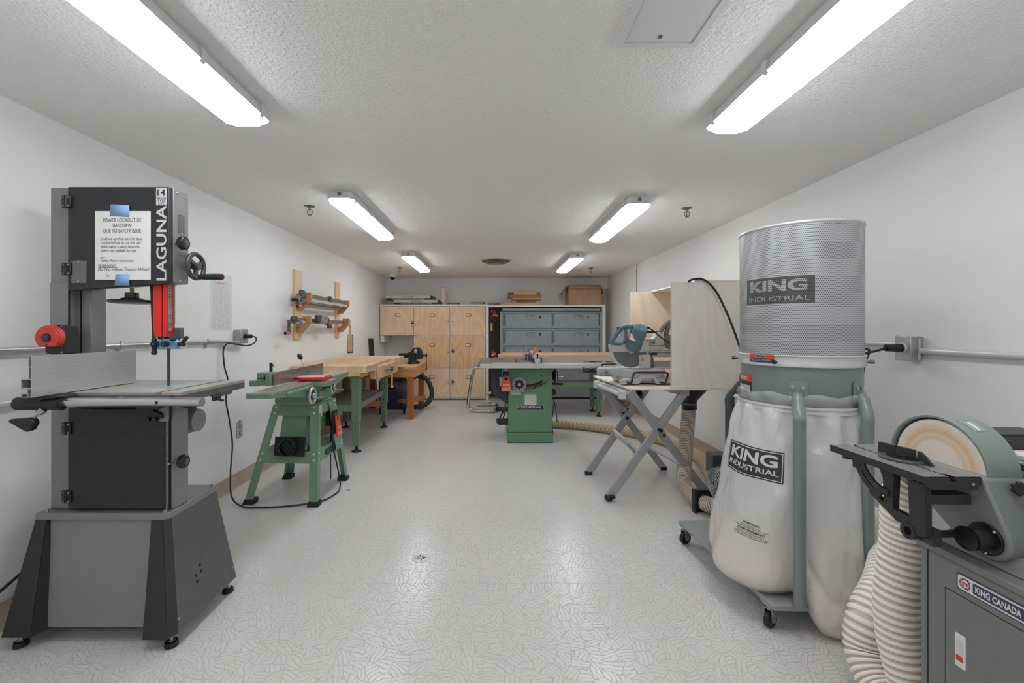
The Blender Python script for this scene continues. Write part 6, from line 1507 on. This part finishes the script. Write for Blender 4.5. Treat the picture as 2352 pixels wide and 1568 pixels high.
# ================================================================ dust collector
DG = M('collector_green', (124, 135, 131), .34, .05, bump=.0002, bscale=60)
DGP = M('collector_plate', (144, 152, 151), .42, .05)
PERF = m_perf(); PGREY = M('ring_grey', (188, 190, 190), .3, .1)
KRED = M('sticker_red', (222, 48, 40), .45); KBLK = M('sticker_black', (46, 46, 48), .45); KGR = M('sticker_grey2', (150, 148, 144), .5)
CX, CY, R = 1.36, 1.95, .229
t = thing('dust_collector', (CX, CY, 0), 'tall dust collector with perforated canister and clear plastic bag by the right wall', 'dust collector')
I0 = Matrix.Translation((CX, CY, 0))
MB().lathe([(R, 1.090), (R, 1.632)], I0, 128, caps=False).build('canister', PERF, t)
MB().lathe([(R + .001, 1.628), (R + .004, 1.634), (R + .002, 1.641), (R - .012, 1.643), (R - .02, 1.640), (.001, 1.640)], I0, 96).build('canister_lid', PGREY, t)
rg = MB().lathe([(R, 1.046), (R + .007, 1.048), (R + .008, 1.056), (R + .005, 1.062), (R + .005, 1.088), (R + .009, 1.092), (R + .004, 1.096), (R, 1.096)], I0, 96, caps=False).build('clamp_ring', PGREY, t)
dr = MB().lathe([(R - .004, 1.05), (R - .004, .900), (R - .010, .885), (R - .004, .872), (R - .004, .845)], I0, 96, caps=False).build('drum', DG, t)
def theta_of(u, r=R):           # angle on the near side of a drum of radius r seen at column u
    k = (u - CU) / F; A = 1 + k * k; B_ = -2 * (k * CX + CY); C = CX * CX + CY * CY - r * r
    Y = (-B_ - math.sqrt(max(0, B_ * B_ - 4 * A * C))) / (2 * A); a = math.atan2(Y - CY, k * Y - CX); return a - 2 * PI if a > PI / 2 else a
def on_drum(th0, z0, r=R, eps=.0008): return lambda x, y: Vector((CX + (r + eps) * math.cos(th0 + x / r), CY + (r + eps) * math.sin(th0 + x / r), z0 + y))
def patch(name, th0, z0, w, h, r, mat, parent, eps=.0006, n=24):
    f = on_drum(th0, z0, r, eps); b = MB()
    A = [b.bm.verts.new(f(-w / 2 + w * i / n, -h / 2)) for i in range(n + 1)]; C = [b.bm.verts.new(f(-w / 2 + w * i / n, h / 2)) for i in range(n + 1)]
    for i in range(n): b._f([A[i], A[i + 1], C[i + 1], C[i]])
    return b.build(name, mat, parent)
I4 = Matrix.Identity(4)
def perf_print(c):
    k = PERF.copy(); k.name = 'logo_print'; n = k.node_tree
    for nd in n.nodes:
        if nd.type == 'MIX': nd.inputs[6].default_value = rgb(c); nd.inputs[7].default_value = rgb((40, 40, 40))
    return k
PD = perf_print((92, 94, 94)); PL = perf_print((176, 178, 178))
th = (theta_of(1716) + theta_of(1872)) / 2; wl = abs(theta_of(1872) - theta_of(1716)) * R; th_l = th
lg = patch('logo_field', th, 1.364, wl, .110, R, PD, t)
text('KING', wl * .82, .048, I4, 'lettering', PL, lg, bold=.04, bend=on_drum(th, 1.384, R, .0012))
text('INDUSTRIAL', wl * .88, .020, I4, 'lettering', PL, lg, bold=.0, bend=on_drum(th, 1.330, R, .0012))
th = (theta_of(1725) + theta_of(1781)) / 2; ws = abs(theta_of(1781) - theta_of(1725)) * R
st = patch('ring_sticker', th, 1.087, ws, .018, R + .008, KRED, rg); patch('sticker_lower', th, 1.069, ws, .016, R + .008, KBLK, rg)
patch('sticker_centre', th, 1.087, ws * .42, .0155, R + .0085, KGR, rg)
text('KING', ws * .34, .009, I4, 'lettering', KBLK, rg, bold=.03, bend=on_drum(th, 1.087, R + .009, .001))
patch('sticker_print', th, 1.0705, ws * .9, .008, R + .0083, m_lines('sticker_lines', (46, 46, 48), (180, 180, 180), .003, 2), rg)
th = (theta_of(1692.5) + theta_of(1724.5)) / 2; ws = abs(theta_of(1724.5) - theta_of(1692.5)) * R
patch('warning_sticker', th, .958, ws, .082, R - .004, KBLK, dr); patch('sticker_top', th, .984, ws, .030, R - .0034, KRED, dr)
patch('sticker_name', th, .984, ws * .66, .018, R - .003, KGR, dr)
text('KING', ws * .52, .011, I4, 'lettering', WPL, dr, bold=.03, bend=on_drum(th, .984, R - .002, .0006))
patch('sticker_body', th, .940, ws * .86, .026, R - .003, m_lines('sticker_lines2', (200, 200, 198), (110, 110, 110), .004, 2), dr)
for u in (1690, 1783, 1981):
    a = theta_of(u, R + .006) if u != 1981 else math.radians(-32)
    p = Vector((CX + (R + .006) * math.cos(a), CY + (R + .006) * math.sin(a), 1.066)); d = Vector((math.cos(a), math.sin(a), 0))
    MB().cyl(p, p + d * .022, .004, n=10).cyl(p + d * .010, p + d * .026, .008, n=16).build('ring_knob', BLK if u != 1981 else DSTEEL, rg)
# clear bag
A1, A2, A3 = math.atan2(1.759 - CY, 1.226 - CX), math.atan2(1.74 - CY, 1.456 - CX), math.atan2(2.09 - CY, 1.155 - CX)
def angd(a, b): return abs((a - b + PI) % (2 * PI) - PI)
def bagr(th, s):
    rb = .318
    rb += .060 * math.exp(-(angd(th, math.radians(178)) / .75) ** 2)
    rb -= .045 * math.exp(-(angd(th, A1) / .20) ** 2) + .055 * math.exp(-(angd(th, A2) / .22) ** 2)
    rb -= .055 * math.exp(-(angd(th, math.radians(-25)) / .55) ** 2)
    rb += .010 * math.sin(5 * th + 3 * s) + .006 * math.sin(11 * th + 5 * s)
    k = min(1, s / .96) ** .85
    r = (R + .004) * (1 - k) + rb * k
    r += .010 * math.sin(7 * th + 9 * s + 1.3 * math.sin(6 * s + th)) * math.sin(PI * min(1, s)) * (.4 + s) * .6
    r -= .016 * math.exp(-((s - .80 + .10 * math.sin(th * 2 + .6)) / .035) ** 2) * (th < -1.15 and th > -2.3 or angd(th, -1.6) < .5)
    if s < .22: r += .010 * math.sin(14 * th) * math.sin(PI * s / .22)
    if s > .90: r -= .050 * ((s - .90) / .10) ** 2
    return r
def bagz(th, s):
    zb = .132 - .128 * math.exp(-(angd(th, math.radians(-93)) / .42) ** 4)
    zb -= .02 * math.exp(-(angd(th, math.radians(180)) / .5) ** 2)
    return .885 + (zb - .885) * s
def bag_pt(th, s, e=0): r = bagr(th, s) + e; return Vector((CX - .006 * s + r * math.cos(th), CY + r * math.sin(th), bagz(th, s)))
b = MB(); N, Ms = 144, 56; rows_ = []
for i in range(Ms + 1):
    s = i / Ms; rows_.append([b.bm.verts.new(bag_pt(2 * PI * j / N, s)) for j in range(N)])
for k in (.7, .35, .05):
    rows_.append([b.bm.verts.new(Vector((CX, CY, .15)) + Vector(((bagr(2 * PI * j / N, 1)) * k * math.cos(2 * PI * j / N), (bagr(2 * PI * j / N, 1)) * k * math.sin(2 * PI * j / N), bagz(2 * PI * j / N, 1) * (k > .5) - .15 * (k > .5)))) for j in range(N)])
b.skin(rows_, caps=False)
bag = b.build('collection_bag', m_bag(), t, smooth=180)
# rolled-over top of the bag above the clamp bands
b = MB(); rr = []
for i, (r_, z_) in enumerate([(R + .002, .885), (R + .006, .90), (R + .012, .915), (R + .006, .930), (R + .002, .935)]):
    rr.append([b.bm.verts.new((CX + (r_ + .004 * math.sin(17 * 2 * PI * j / N + i)) * math.cos(2 * PI * j / N), CY + (r_ + .004 * math.sin(17 * 2 * PI * j / N + i)) * math.sin(2 * PI * j / N), z_ + .006 * math.sin(9 * 2 * PI * j / N))) for j in range(N)])
b.skin(rr, caps=False).build('bag_cuff', M('bag_cuff', (220, 226, 226), .15, alpha=.30), t, smooth=180)
BAND = M('band_white', (206, 206, 202), .4)
for z in (.884, .866): MB().lathe([(R + .007, z - .005), (R + .010, z - .005), (R + .010, z + .005), (R + .007, z + .005), (R + .007, z - .005)], I0, 80, caps=False).build('clamp_band', BAND, t)
a = theta_of(1681, R + .012); p = Vector((CX + (R + .012) * math.cos(a), CY + (R + .012) * math.sin(a), .885))
MB().ball(p, .013, 1, 1, .8).box(p.x - .006, p.x + .012, p.y - .03, p.y - .01, .868, .892).build('band_latch', M('latch_clear', (196, 200, 200), .25), t, bevel=.002)
# sawdust in the bottom of the bag
SD = M('sawdust', (236, 212, 182), .9, bump=.002, bscale=60, var=.05, vscale=30)
b = MB(); rows_ = []
for i in range(13):
    s = .80 + .195 * i / 12
    rows_.append([b.bm.verts.new(Vector((CX, CY, 0)).lerp(Vector((bag_pt(th_, s).x, bag_pt(th_, s).y, 0)), .975) + Vector((0, 0, bagz(th_, s) + .006))) for th_ in [2 * PI * j / 96 for j in range(96)]])
sd = b.skin(rows_).build('sawdust', SD, t, smooth=180); sd['kind'] = 'stuff'
# print on the bag: map x (along the circumference) and z to the bag surface
def on_bag(th0, z0, e=.0025, rr_=.285):
    def f(x, y):
        th_ = th0 + x / rr_; z = z0 + y; s = (z - .885) / (bagz(th_, 1) - .885); s = max(0, min(1, s))
        q = bag_pt(th_, s, e); q.z = z; return q
    return f
def bag_patch(name, th0, z0, w, h, mat, e, n=40, m_=10):
    f = on_bag(th0, z0, e); b = MB(); G = [[b.bm.verts.new(f(-w / 2 + w * i / n, -h / 2 + h * j / m_)) for i in range(n + 1)] for j in range(m_ + 1)]
    for j in range(m_):
        for i in range(n): b._f([G[j][i], G[j][i + 1], G[j + 1][i + 1], G[j + 1][i]])
    return b.build(name, mat, bag, smooth=180)
BP = M('bag_print', (50, 50, 52), .35); BW = M('bag_print_clear', (205, 205, 203), .35)
tb = theta_of(1722, .285)
bag_patch('print_border', tb, .640, .268, .122, BP, .002); bag_patch('print_gap', tb, .640, .260, .113, BW, .0026); bag_patch('print_field', tb, .640, .253, .106, BP, .0032)
text('KING', .225, .050, I4, 'lettering', BW, bag, bold=.03, bend=on_bag(tb, .660, .0042))
text('INDUSTRIAL', .235, .022, I4, 'lettering', BW, bag, bold=.015, bend=on_bag(tb, .614, .0042))
tw = theta_of(1737, .30)
text('WARNING!', .062, .008, I4, 'lettering', BP, bag, bold=.03, bend=on_bag(tw, .3955, .003))
text('Risk of suffocation!\nDispose of plastic bag correctly.', .125, .013, I4, 'lettering', BP, bag, bold=.01, bend=on_bag(tw, .381, .003))
text('AVERTISSEMENT!', .098, .008, I4, 'lettering', BP, bag, bold=.03, bend=on_bag(tw, .3675, .003))
text('Risque de suffocation!\nDébarrassez-vous de ce sac\nde plastique adéquatement.', .118, .021, I4, 'lettering', BP, bag, bold=.01, bend=on_bag(tw, .350, .003))
# legs
for (ax, ay), (lx_, ly) in (((1.226, 1.759), (1.186, 1.694)), ((1.456, 1.740), (1.452, 1.695)), ((1.204, 2.117), (1.168, 2.160)), ((1.54, 2.10), (1.60, 2.14))):
    d = Vector((ax - CX, ay - CY, 0)).normalized(); side = Vector((-d.y, d.x, 0))
    m = fr(Vector((CX, CY, .955)) + d * (R - .003), side, (0, 0, 1))
    if m.col[2].to_3d().dot(d) < 0: m = fr(Vector((CX, CY, .955)) + d * (R - .003), -side, (0, 0, 1))
    mat = DG if (ax, ay) != (1.204, 2.117) else M('leg_dark', (60, 66, 66), .4)
    P = [Vector((CX, CY, .945)) + d * (R + .008), Vector((CX, CY, .915)) + d * (R + .018), Vector((lx_, ly, .86)), Vector((lx_, ly, .80)), Vector((lx_, ly, .5)), Vector((lx_, ly, .122))]
    l = MB().tube(smoothpath(P, 6), lambda q, i: .0215 if i > 4 else .014 + .0015 * i, 20).build('leg', mat, t)
    MB().prism(rounded(-.032, .032, -.055, .035, .012), 0, .005, m).build('leg_flange', mat, l, bevel=.001)
    for sx in (-.017, .017):
        MB().cyl(m @ Vector((sx, .012, .005)), m @ Vector((sx, .012, .011)), .009, n=6).build('bolt', STEEL, l)
# base plate, casters
MB().prism([(1.092, 1.705), (1.225, 1.700), (1.24, 1.80), (1.62, 1.80), (1.66, 2.48), (1.045, 2.468)], .098, .120).build('base_plate', DGP, t, bevel=.003)
MB().prism([(1.44, 1.64), (1.52, 1.64), (1.56, 1.82), (1.44, 1.82)], .098, .1195).build('base_arm', DGP, t, bevel=.003)
for i, (x, y, a) in enumerate(((1.122, 1.762, .5), (1.080, 2.445, .35), (1.56, 2.40, .2), (1.50, 1.80, .3))):
    c = MB().box(x - .03, x + .03, y - .03, y + .03, .090, .0978).cyl((x, y, .078), (x, y, .092), .018, n=18).build('caster_mount', STEEL, t)
    m = Matrix.Translation((x, y, 0)) @ Matrix.Rotation(a, 4, 'Z')
    P = [(-.026, .080), (.026, .080), (.020, .06), (-.004, .026), (-.022, .026), (-.028, .045)]
    mm = m @ fr((0, 0, 0), (1, 0, 0), (0, 0, 1))
    MB().prism(P, .014, .0165, mm).prism(P, -.0165, -.014, mm).box(-.026, .026, -.0165, .0165, .076, .080, m).build('fork', STEEL, c)
    MB().lathe([(.014, -.011), (.030, -.011), (.0345, -.007), (.0345, .007), (.030, .011), (.014, .011)], m @ fr((-.012, 0, .035), (1, 0, 0), (0, 0, 1)), 30).build('wheel', BLK, c)
    MB().cyl(m @ Vector((-.012, -.020, .035)), m @ Vector((-.012, .020, .035)), .006, n=12).build('axle', STEEL, c)
# blower, motor, intake
MB().hexa([(1.235, 2.40, .1205), (1.42, 2.40, .1205), (1.235, 2.46, .1205), (1.42, 2.46, .1205), (1.285, 2.40, .24), (1.42, 2.40, .24), (1.285, 2.46, .24), (1.42, 2.46, .24)]).build('motor_stand', DG, t, bevel=.003)
mm = fr((1.235, 2.42, .345), (0, -1, 0), (0, 0, 1))
MB().lathe([(.001, -.20), (.090, -.20), (.092, -.02), (.088, -.004), (.074, .012), (.001, .014)], mm, 36).build('motor', M('motor_grey', (70, 76, 76), .4, .1), t)
b = MB()
for r in (.018, .034, .050, .066, .080): b.tube([mm @ Vector((r * math.cos(a), r * math.sin(a), .017 - (r / .08) ** 3 * .006)) for a in [2 * PI * k / 30 for k in range(30)]], .0026, 6, closed=True)
for k in range(10): a = 2 * PI * k / 10; b.bar(mm @ Vector((.01 * math.cos(a), .01 * math.sin(a), .017)), mm @ Vector((.084 * math.cos(a), .084 * math.sin(a), .010)), .004, .004, up=(1, 0, 0))
b.build('fan_guard', M('guard_wire', (150, 152, 152), .35, .4), t)
MB().box(1.26, 1.36, 2.52, 2.60, .36, .475).build('switch_box', M('box_dark', (62, 66, 68), .45), t, bevel=.004)
MB().cyl((1.50, 2.42, .32), (1.62, 2.42, .32), .185, n=48).cyl((1.46, 2.55, .20), (1.52, 2.55, .20), .10, n=30).build('blower_housing', DG, t, bevel=.004)
MB().cyl((1.46, 2.70, .145), (1.50, 2.58, .20), .058, n=24).cyl((1.60, 2.86, .145), (1.56, 2.58, .22), .056, n=24).cyl((1.64, 2.30, .32), (1.68, 2.33, .32), .058, n=24).build('intake_port', DG, t)
MB().cyl((1.56, 2.3, .40), (1.45, 2.1, .95), .06, n=24).build('outlet_duct', DG, t)

pc = MB().tube(smoothpath(PCR, 8), .006, 8).build('power_cord', CORD, t)
MB().cyl((1.972, 2.107, 1.112), (1.895, 2.107, 1.112), .021, .017, 20).build('plug', BLK, pc)
MB().cyl((1.974, 2.107, 1.112), (1.965, 2.107, 1.112), .024, n=20).build('plug_collar', WPL, pc)
# ================================================================ belt and disc sander on its cabinet
DISC_C = (1.137 - .95, .8487)
SGN = M('sander_green', (126, 132, 126), .4, .05, bump=.0004, bscale=200); SCAB = M('sander_cabinet', (120, 123, 119), .42, .05, bump=.0003, bscale=240)
SGL2 = M('sander_green_light', (132, 140, 134), .36, .05, bump=.0004, bscale=160)
CIR = M('sander_cast_black', (52, 52, 53), .5, .15, bump=.0004, bscale=200)
t = thing('belt_disc_sander', (1.30, .95, 0), 'grey-green belt and disc sander on a steel cabinet at the right edge', 'sander')
XC = 1.10
MB().box(XC, 1.52, .64, 1.127, .03, .645).build('cabinet', SCAB, t, bevel=.006)
MB().box(XC - .0015, XC + .01, 1.104, 1.1065, .03, .648).build('panel_gap', BLK, t)
MB().box(XC - .006, 1.526, .634, 1.133, .645, .663).build('cabinet_top', SCAB, t, bevel=.004)
b = MB().box(XC - .0012, XC + .003, .70, 1.061, .06, .572); dd = b.build('door', SCAB, t)
MB().box(XC - .0014, XC, 1.061, 1.0622, .06, .5732).box(XC - .0014, XC, .70, 1.062, .572, .5732).build('door_gap', M('gap_dark', (40, 42, 42), .7), t)
for y in (.70, 1.09):
    for x in (1.14, 1.48): MB().cyl((x, y, .0005), (x, y, .03), .02, n=18).build('foot', RUB, t)
# badge
NAVY = M('badge_navy', (58, 68, 92), .4); BWH = M('badge_white', (222, 222, 222), .4)
bm_ = fr((XC, .9645, .6065), *FXM)
bd = MB().prism(rounded(-.0705, .0705, -.0195, .0195, .004), 0, .0015, bm_).build('badge', NAVY, t)
MB().prism(rounded(-.0675, .0675, -.0165, .0165, .005), .0015, .0019, bm_).build('badge_field', BWH, bd)
MB().prism(rounded(-.035, .0635, -.0125, .0125, .003), .0019, .0023, bm_).build('badge_name_field', NAVY, bd)
text('KING CANADA', .088, .015, bm_ @ Matrix.Translation((.0145, 0, .0022)), 'lettering', BWH, bd, bold=.035)
b = MB()
for k in range(14):
    a = 2 * PI * k / 14; b.box(-.0012, .0012, .0105, .0135, .0019, .0023, bm_ @ Matrix.Translation((-.0515, 0, 0)) @ Matrix.Rotation(a, 4, 'Z'))
b.tube([bm_ @ Vector((-.0515 + .010 * math.cos(a), .010 * math.sin(a), .002)) for a in [2 * PI * k / 30 for k in range(30)]], .001, 6, closed=True)
b.build('gear_mark', NAVY, bd)
MB().box(-.065, -.038, -.0055, .0055, .0019, .0024, bm_).build('badge_strip', BWH, bd)
text('KING', .024, .0085, bm_ @ Matrix.Translation((-.0515, 0, .0024)), 'lettering', KRED, bd, bold=.03)
# switch
sw = MB().prism(rounded(-.0115, .0115, -.039, .039, .003), 0, .003, fr((XC - .0012, 1.0255, .4435), *FXM)).build('switch_plate', BWH, t, bevel=.0006)
MB().box(XC - .0055, XC - .004, 1.0195, 1.0325, .422, .468).build('rocker', M('rocker_white', (206, 206, 204), .35), sw, bevel=.0006)
MB().box(XC - .0062, XC - .005, 1.0190, 1.0325, .420, .4325).build('rocker_red', KRED, sw)
# machine base and teardrop side housing
MB().hexa([(1.13, .70, .6635), (1.46, .70, .6635), (1.13, 1.12, .6635), (1.46, 1.12, .6635), (1.15, .72, .70), (1.44, .72, .70), (1.15, 1.10, .70), (1.44, 1.10, .70)]).build('machine_base', SGN, t, bevel=.004)
MB().box(XC - .004, XC + .02, .66, 1.08, .6505, .6565).build('tray_slot', BLK, t)
yc, zc, rs = .998, .722, .047
P = [(1.006, .856), (.955, .745)] + [(yc + rs * math.cos(a), zc + rs * math.sin(a)) for a in [math.radians(k) for k in range(170, 300, 12)]] + [(1.060, .693), (1.15, .760), (1.262, .835), (1.262, .856)]
MB().prism(P, .0, .095, fr((1.128, 0, 0), (0, 1, 0), (0, 0, 1))).build('side_housing', SGN, t, bevel=.006, seg=3)
MB().prism([(1.05, .85), (1.0, .83), (.965, .74), (.96, .70), (.90, .68), (.88, .74), (.93, .80), (.96, .86)], 0, .10, fr((1.205, 0, 0), (0, 1, 0), (0, 0, 1))).build('motor_mount', SGL2, t, bevel=.01, seg=3)
MB().cyl((1.21, .94, .735), (1.46, .94, .735), .078, n=40).build('motor', SGL2, t, bevel=.006)
MB().cyl((1.128, yc, zc), (1.122, yc, zc), .036, n=32).cyl((1.122, yc, zc), (1.084, yc, zc), .0255, n=32, caps=False).build('port_flange', BLK, t, bevel=.001)
MB().lathe([(.0255, .0), (.0265, .003), (.0235, .003), (.0232, -.04), (.001, -.04)], fr((1.082, yc, zc), (0, -1, 0), (0, 0, 1)), 32).build('dust_port', BLK, t)
for a in (2.3, .2, -1.7): MB().ball(Vector((1.1215, yc + .0315 * math.cos(a), zc + .0315 * math.sin(a))), .0034).build('port_screw', STEEL, t)
# disc guard ring, disc
yd, zd = 1.137, .8487; rd = .1143
def arcp(r, a0, a1, n=40): return [(yd + r * math.cos(a0 + (a1 - a0) * k / n), zd + r * math.sin(a0 + (a1 - a0) * k / n)) for k in range(n + 1)]
a0, a1 = math.radians(-12), math.radians(192)
MB().prism(arcp(.128, a0, a1) + arcp(.1205, a1, a0), 0, .078, fr((1.148, 0, 0), (0, 1, 0), (0, 0, 1))).build('disc_guard', SGL2, t, bevel=.002)
MB().cyl((1.178, yd, zd), (1.224, yd, zd), .1215, n=64).build('guard_back', SGL2, t, bevel=.004)
MB().cyl((1.166, yd, zd), (1.178, yd, zd), .1195, n=64).build('guard_gap', BLK, t)
MB().cyl((1.158, yd, zd), (1.166, yd, zd), rd + .0015, n=72).build('disc_plate', M('disc_plate', (196, 192, 186), .35, .4), t)
MB().cyl((1.1565, yd, zd), (1.158, yd, zd), rd, n=72).build('sanding_disc', m_disc(), t)
MB().box(1.176, 1.200, 1.045, 1.075, .949, .9515).build('guard_label', M('sticker_grey', (190, 190, 184), .5), t) if False else None
def on_ring(a, w, x0, x1, nm, mat, e=.0006):
    b = MB(); A = [b.bm.verts.new((x0, yd + (.128 + e) * math.cos(a + w * (k / 8 - .5)), zd + (.128 + e) * math.sin(a + w * (k / 8 - .5)))) for k in range(9)]
    C = [b.bm.verts.new((x1, v.co.y, v.co.z)) for v in A]
    for k in range(8): b._f([A[k], A[k + 1], C[k + 1], C[k]])
    b.build(nm, mat, t)
on_ring(math.radians(118), .30, 1.17, 1.20, 'guard_label', M('label_green', (150, 160, 152), .4)); on_ring(math.radians(118), .24, 1.180, 1.188, 'label_strip', BWH, .0012)
kc = Vector((1.190, .985, .842)); b = MB(); b.cyl(kc, kc + Vector((-.012, -.012, 0)), .0115, n=18)
for k in range(7): a = 2 * PI * k / 7; b.ball(kc + Vector((-.006, -.006, 0)) + Vector((.7 * .011 * math.cos(a), -.7 * .011 * math.cos(a), .011 * math.sin(a))), .006)
b.build('tension_knob', BLK, t)
# tilting table
TX, TX2, TYn, TYf, TZ = .9895, 1.120, 1.000, 1.284, .862
b = MB()
for (x0, x1) in ((TX, 1.0455), (1.0595, TX2)):
    n = 9 if x1 < 1.05 else 10; w_ = (x1 - x0) / n
    for k in range(n): b.box(x0 + w_ * k, x0 + w_ * k + w_ * .55, TYn, TYf, TZ - .003, TZ)
    b.box(x0, x1, TYn, TYf, TZ - .013, TZ - .003)
b.box(TX, TX2, TYn, TYf, TZ - .019, TZ - .013)
b.build('table', CIR, t)
b = MB()
for (x0, x1, n) in ((TX, 1.0455, 9), (1.0595, TX2, 10)):
    w_ = (x1 - x0) / n
    for k in range(n): b.box(x0 + w_ * k + .0002, x0 + w_ * (k + .55) - .0002, TYn + .001, TYf - .001, TZ, TZ + .0003)
b.build('table_ridge', M('worn_edge', (205, 205, 205), .35, .5), t)
MB().prism([(TX, TZ - .016), (TX, TZ - .021), (TX + .02, TZ - .03), (TX2 - .01, TZ - .03), (TX2, TZ - .018), (TX2, TZ - .016)], 0, .03, fr((0, 1.031, 0), *FX)).build('table_rib', CIR, t, bevel=.001)
MB().cyl((1.097, .9995, TZ - .016), (1.097, .997, TZ - .016), .0035, n=12).build('table_screw', STEEL, t)
def yzp(name, P, x0, x1, mat=CIR, bevel=.001): return MB().prism(P, 0, x1 - x0, fr((x0, 0, 0), (0, 1, 0), (0, 0, 1))).build(name, mat, t, bevel=bevel)
yzp('bracket_post', [(1.150, .845), (1.115, .845), (1.104, .83), (1.108, .735), (1.132, .735), (1.136, .815)], 1.012, 1.030)
yzp('bracket_post', [(1.070, .842), (1.026, .842), (1.024, .712), (1.050, .705), (1.062, .73), (1.066, .81)], 1.012, 1.030)
yzp('bracket_bar', [(1.178, .760), (1.180, .772), (1.130, .748), (1.062, .742), (1.062, .718), (1.10, .718)], 1.0135, 1.0285)
yzp('bracket_side', [(1.062, .812), (1.024, .812), (1.022, .79), (1.060, .79)], 1.015, 1.12)
MB().lathe([(.010, 0), (.0195, 0), (.0195, .018), (.010, .018), (.010, 0)], fr((1.0105, 1.066, .708), (0, 1, 0), (0, 0, 1)), 26, caps=False).build('bracket_lug', CIR, t)
MB().box(1.03, 1.05, 1.022, 1.075, .690, .728).cyl((1.04, 1.05, .708), (1.20, 1.05, .708), .0085, n=18).build('pivot_shaft', M('shaft_dark', (70, 70, 72), .35, .4), t)
O = (1.115, .87)
P = [(O[0] + .112 * math.cos(a), O[1] + .112 * math.sin(a)) for a in [math.radians(k) for k in range(-22, -82, -6)]] + [(O[0] + .098 * math.cos(a), O[1] + .098 * math.sin(a)) for a in [math.radians(k) for k in range(-80, -18, 6)]]
yzp('tilt_arc', P, 1.006, 1.012)
P = [(O[0] + .092 * math.cos(a), O[1] + .092 * math.sin(a)) for a in [math.radians(k) for k in range(-18, -86, -6)]] + [(O[0] + .080 * math.cos(a), O[1] + .080 * math.sin(a)) for a in [math.radians(k) for k in range(-84, -14, 6)]]
yzp('tilt_arc', P, 1.006, 1.012)
yzp('tilt_arc_end', [(1.225, .843), (1.185, .843), (1.188, .815), (1.222, .815)], 1.0052, 1.0128)
MB().box(1.004, 1.020, 1.115, 1.150, .772, .790).build('tilt_lock', CIR, t, bevel=.002)
MB().box(.985, 1.02, 1.215, 1.235, .838, .8415).build('tilt_pointer', CIR, t)
# mitre gauge on the table
g = thing('mitre_gauge', (1.06, 1.13, TZ), 'black mitre gauge with half-round scale on the small sander table', 'mitre gauge')
d = Vector((.0235, -.126, 0)).normalized(); o = Vector((1.0565, 1.196, TZ + .0005))
hm = fr(o, d, (0, 0, 1))
MB().prism([(0, 0), (.128, 0), (.112, .020), (.100, .030), (.094, .030), (.094, .014), (.088, .014), (.088, .031), (.048, .031), (.048, .014), (.042, .014), (.042, .031), (0, .031)], -.004, .004, hm).build('head', CIR, g, bevel=.0008)
dc = o + d * .062; P = [(.052 * math.cos(a), -.050 * math.sin(a)) for a in [PI * k / 24 for k in range(25)]]
m2 = fr(dc, d, Vector((0, 0, 1)).cross(d)); sgn = 1 if (m2 @ Vector((0, -.05, 0))).x < dc.x else -1
pr = MB().prism([(x, y * sgn) for x, y in P], 0, .006 * (1 if m2.col[2][2] > 0 else -1), m2).build('protractor', M('protractor', (96, 98, 98), .4, .5), g, bevel=.001)
Pi = [(.038 * math.cos(a), -.034 * math.sin(a) * sgn) for a in [PI * k / 24 for k in range(25)]]
MB().prism([(x, y) for x, y in Pi], .0061 * (1 if m2.col[2][2] > 0 else -1), .0066 * (1 if m2.col[2][2] > 0 else -1), m2).build('protractor_slot', BLK, pr)
MB().cyl(dc + Vector((-.018, -.016, .006)), dc + Vector((-.018, -.016, .016)), .009, n=18).build('knob', BLK, g)
MB().box(1.0465, 1.0585, 1.02, 1.26, TZ - .0025, TZ + .0012).build('guide_bar', STEEL, g)
# belt arm
BELT = M('sanding_belt', (230, 212, 207), .8, bump=.0003, bscale=400, var=.08, vscale=12)
MB().box(1.245, 1.415, .55, 1.30, .868, .896).build('belt_arm', SGL2, t, bevel=.006)
b = MB(); pr_ = [(.50, .8985), (1.33, .8985)] + [(1.33 + .024 * math.cos(a), .8745 + .024 * math.sin(a)) for a in [math.radians(k) for k in range(75, -91, -15)]] + [(.50, .8505)]
b.prism(pr_, 0, .150, fr((1.256, 0, 0), (0, 1, 0), (0, 0, 1))).build('belt', BELT, t)
MB().box(1.238, 1.250, .55, 1.14, .884, .888).build('arm_edge', M('arm_edge_white', (196, 202, 200), .3), t)
MB().box(1.250, 1.50, 1.090, 1.104, .9005, .930).box(1.250, 1.262, 1.06, 1.104, .890, .930).build('stop_fence', CIR, t, bevel=.001)
MB().box(1.262, 1.42, 1.10, 1.18, .930, .936).build('stop_top', CIR, t)
MB().box(1.235, 1.40, .90, 1.08, .80, .868).build('belt_frame', SGN, t, bevel=.008)
MB().box(1.248, 1.275, 1.01, 1.055, .838, .866).box(1.236, 1.262, 1.03, 1.05, .846, .858).build('tracking_lever', BLK, t, bevel=.003)
# the big white hose between sander and collector
hose('sander_hose', [(1.175, 1.225, .79), (1.185, 1.255, .70), (1.195, 1.27, .595), (1.188, 1.275, .50), (1.178, 1.275, .40), (1.182, 1.27, .30), (1.192, 1.25, .20), (1.20, 1.235, .11), (1.215, 1.28, .056), (1.225, 1.38, .060), (1.235, 1.455, .125), (1.262, 1.475, .23), (1.36, 1.53, .30), (1.50, 1.66, .335), (1.64, 1.80, .335), (1.74, 2.0, .33), (1.74, 2.22, .325), (1.68, 2.33, .32)],
     .0565, .0205, 'fat white ribbed hose curving from the disc sander down to the floor and back', (HCW, HGW), n=36, depth=.86)
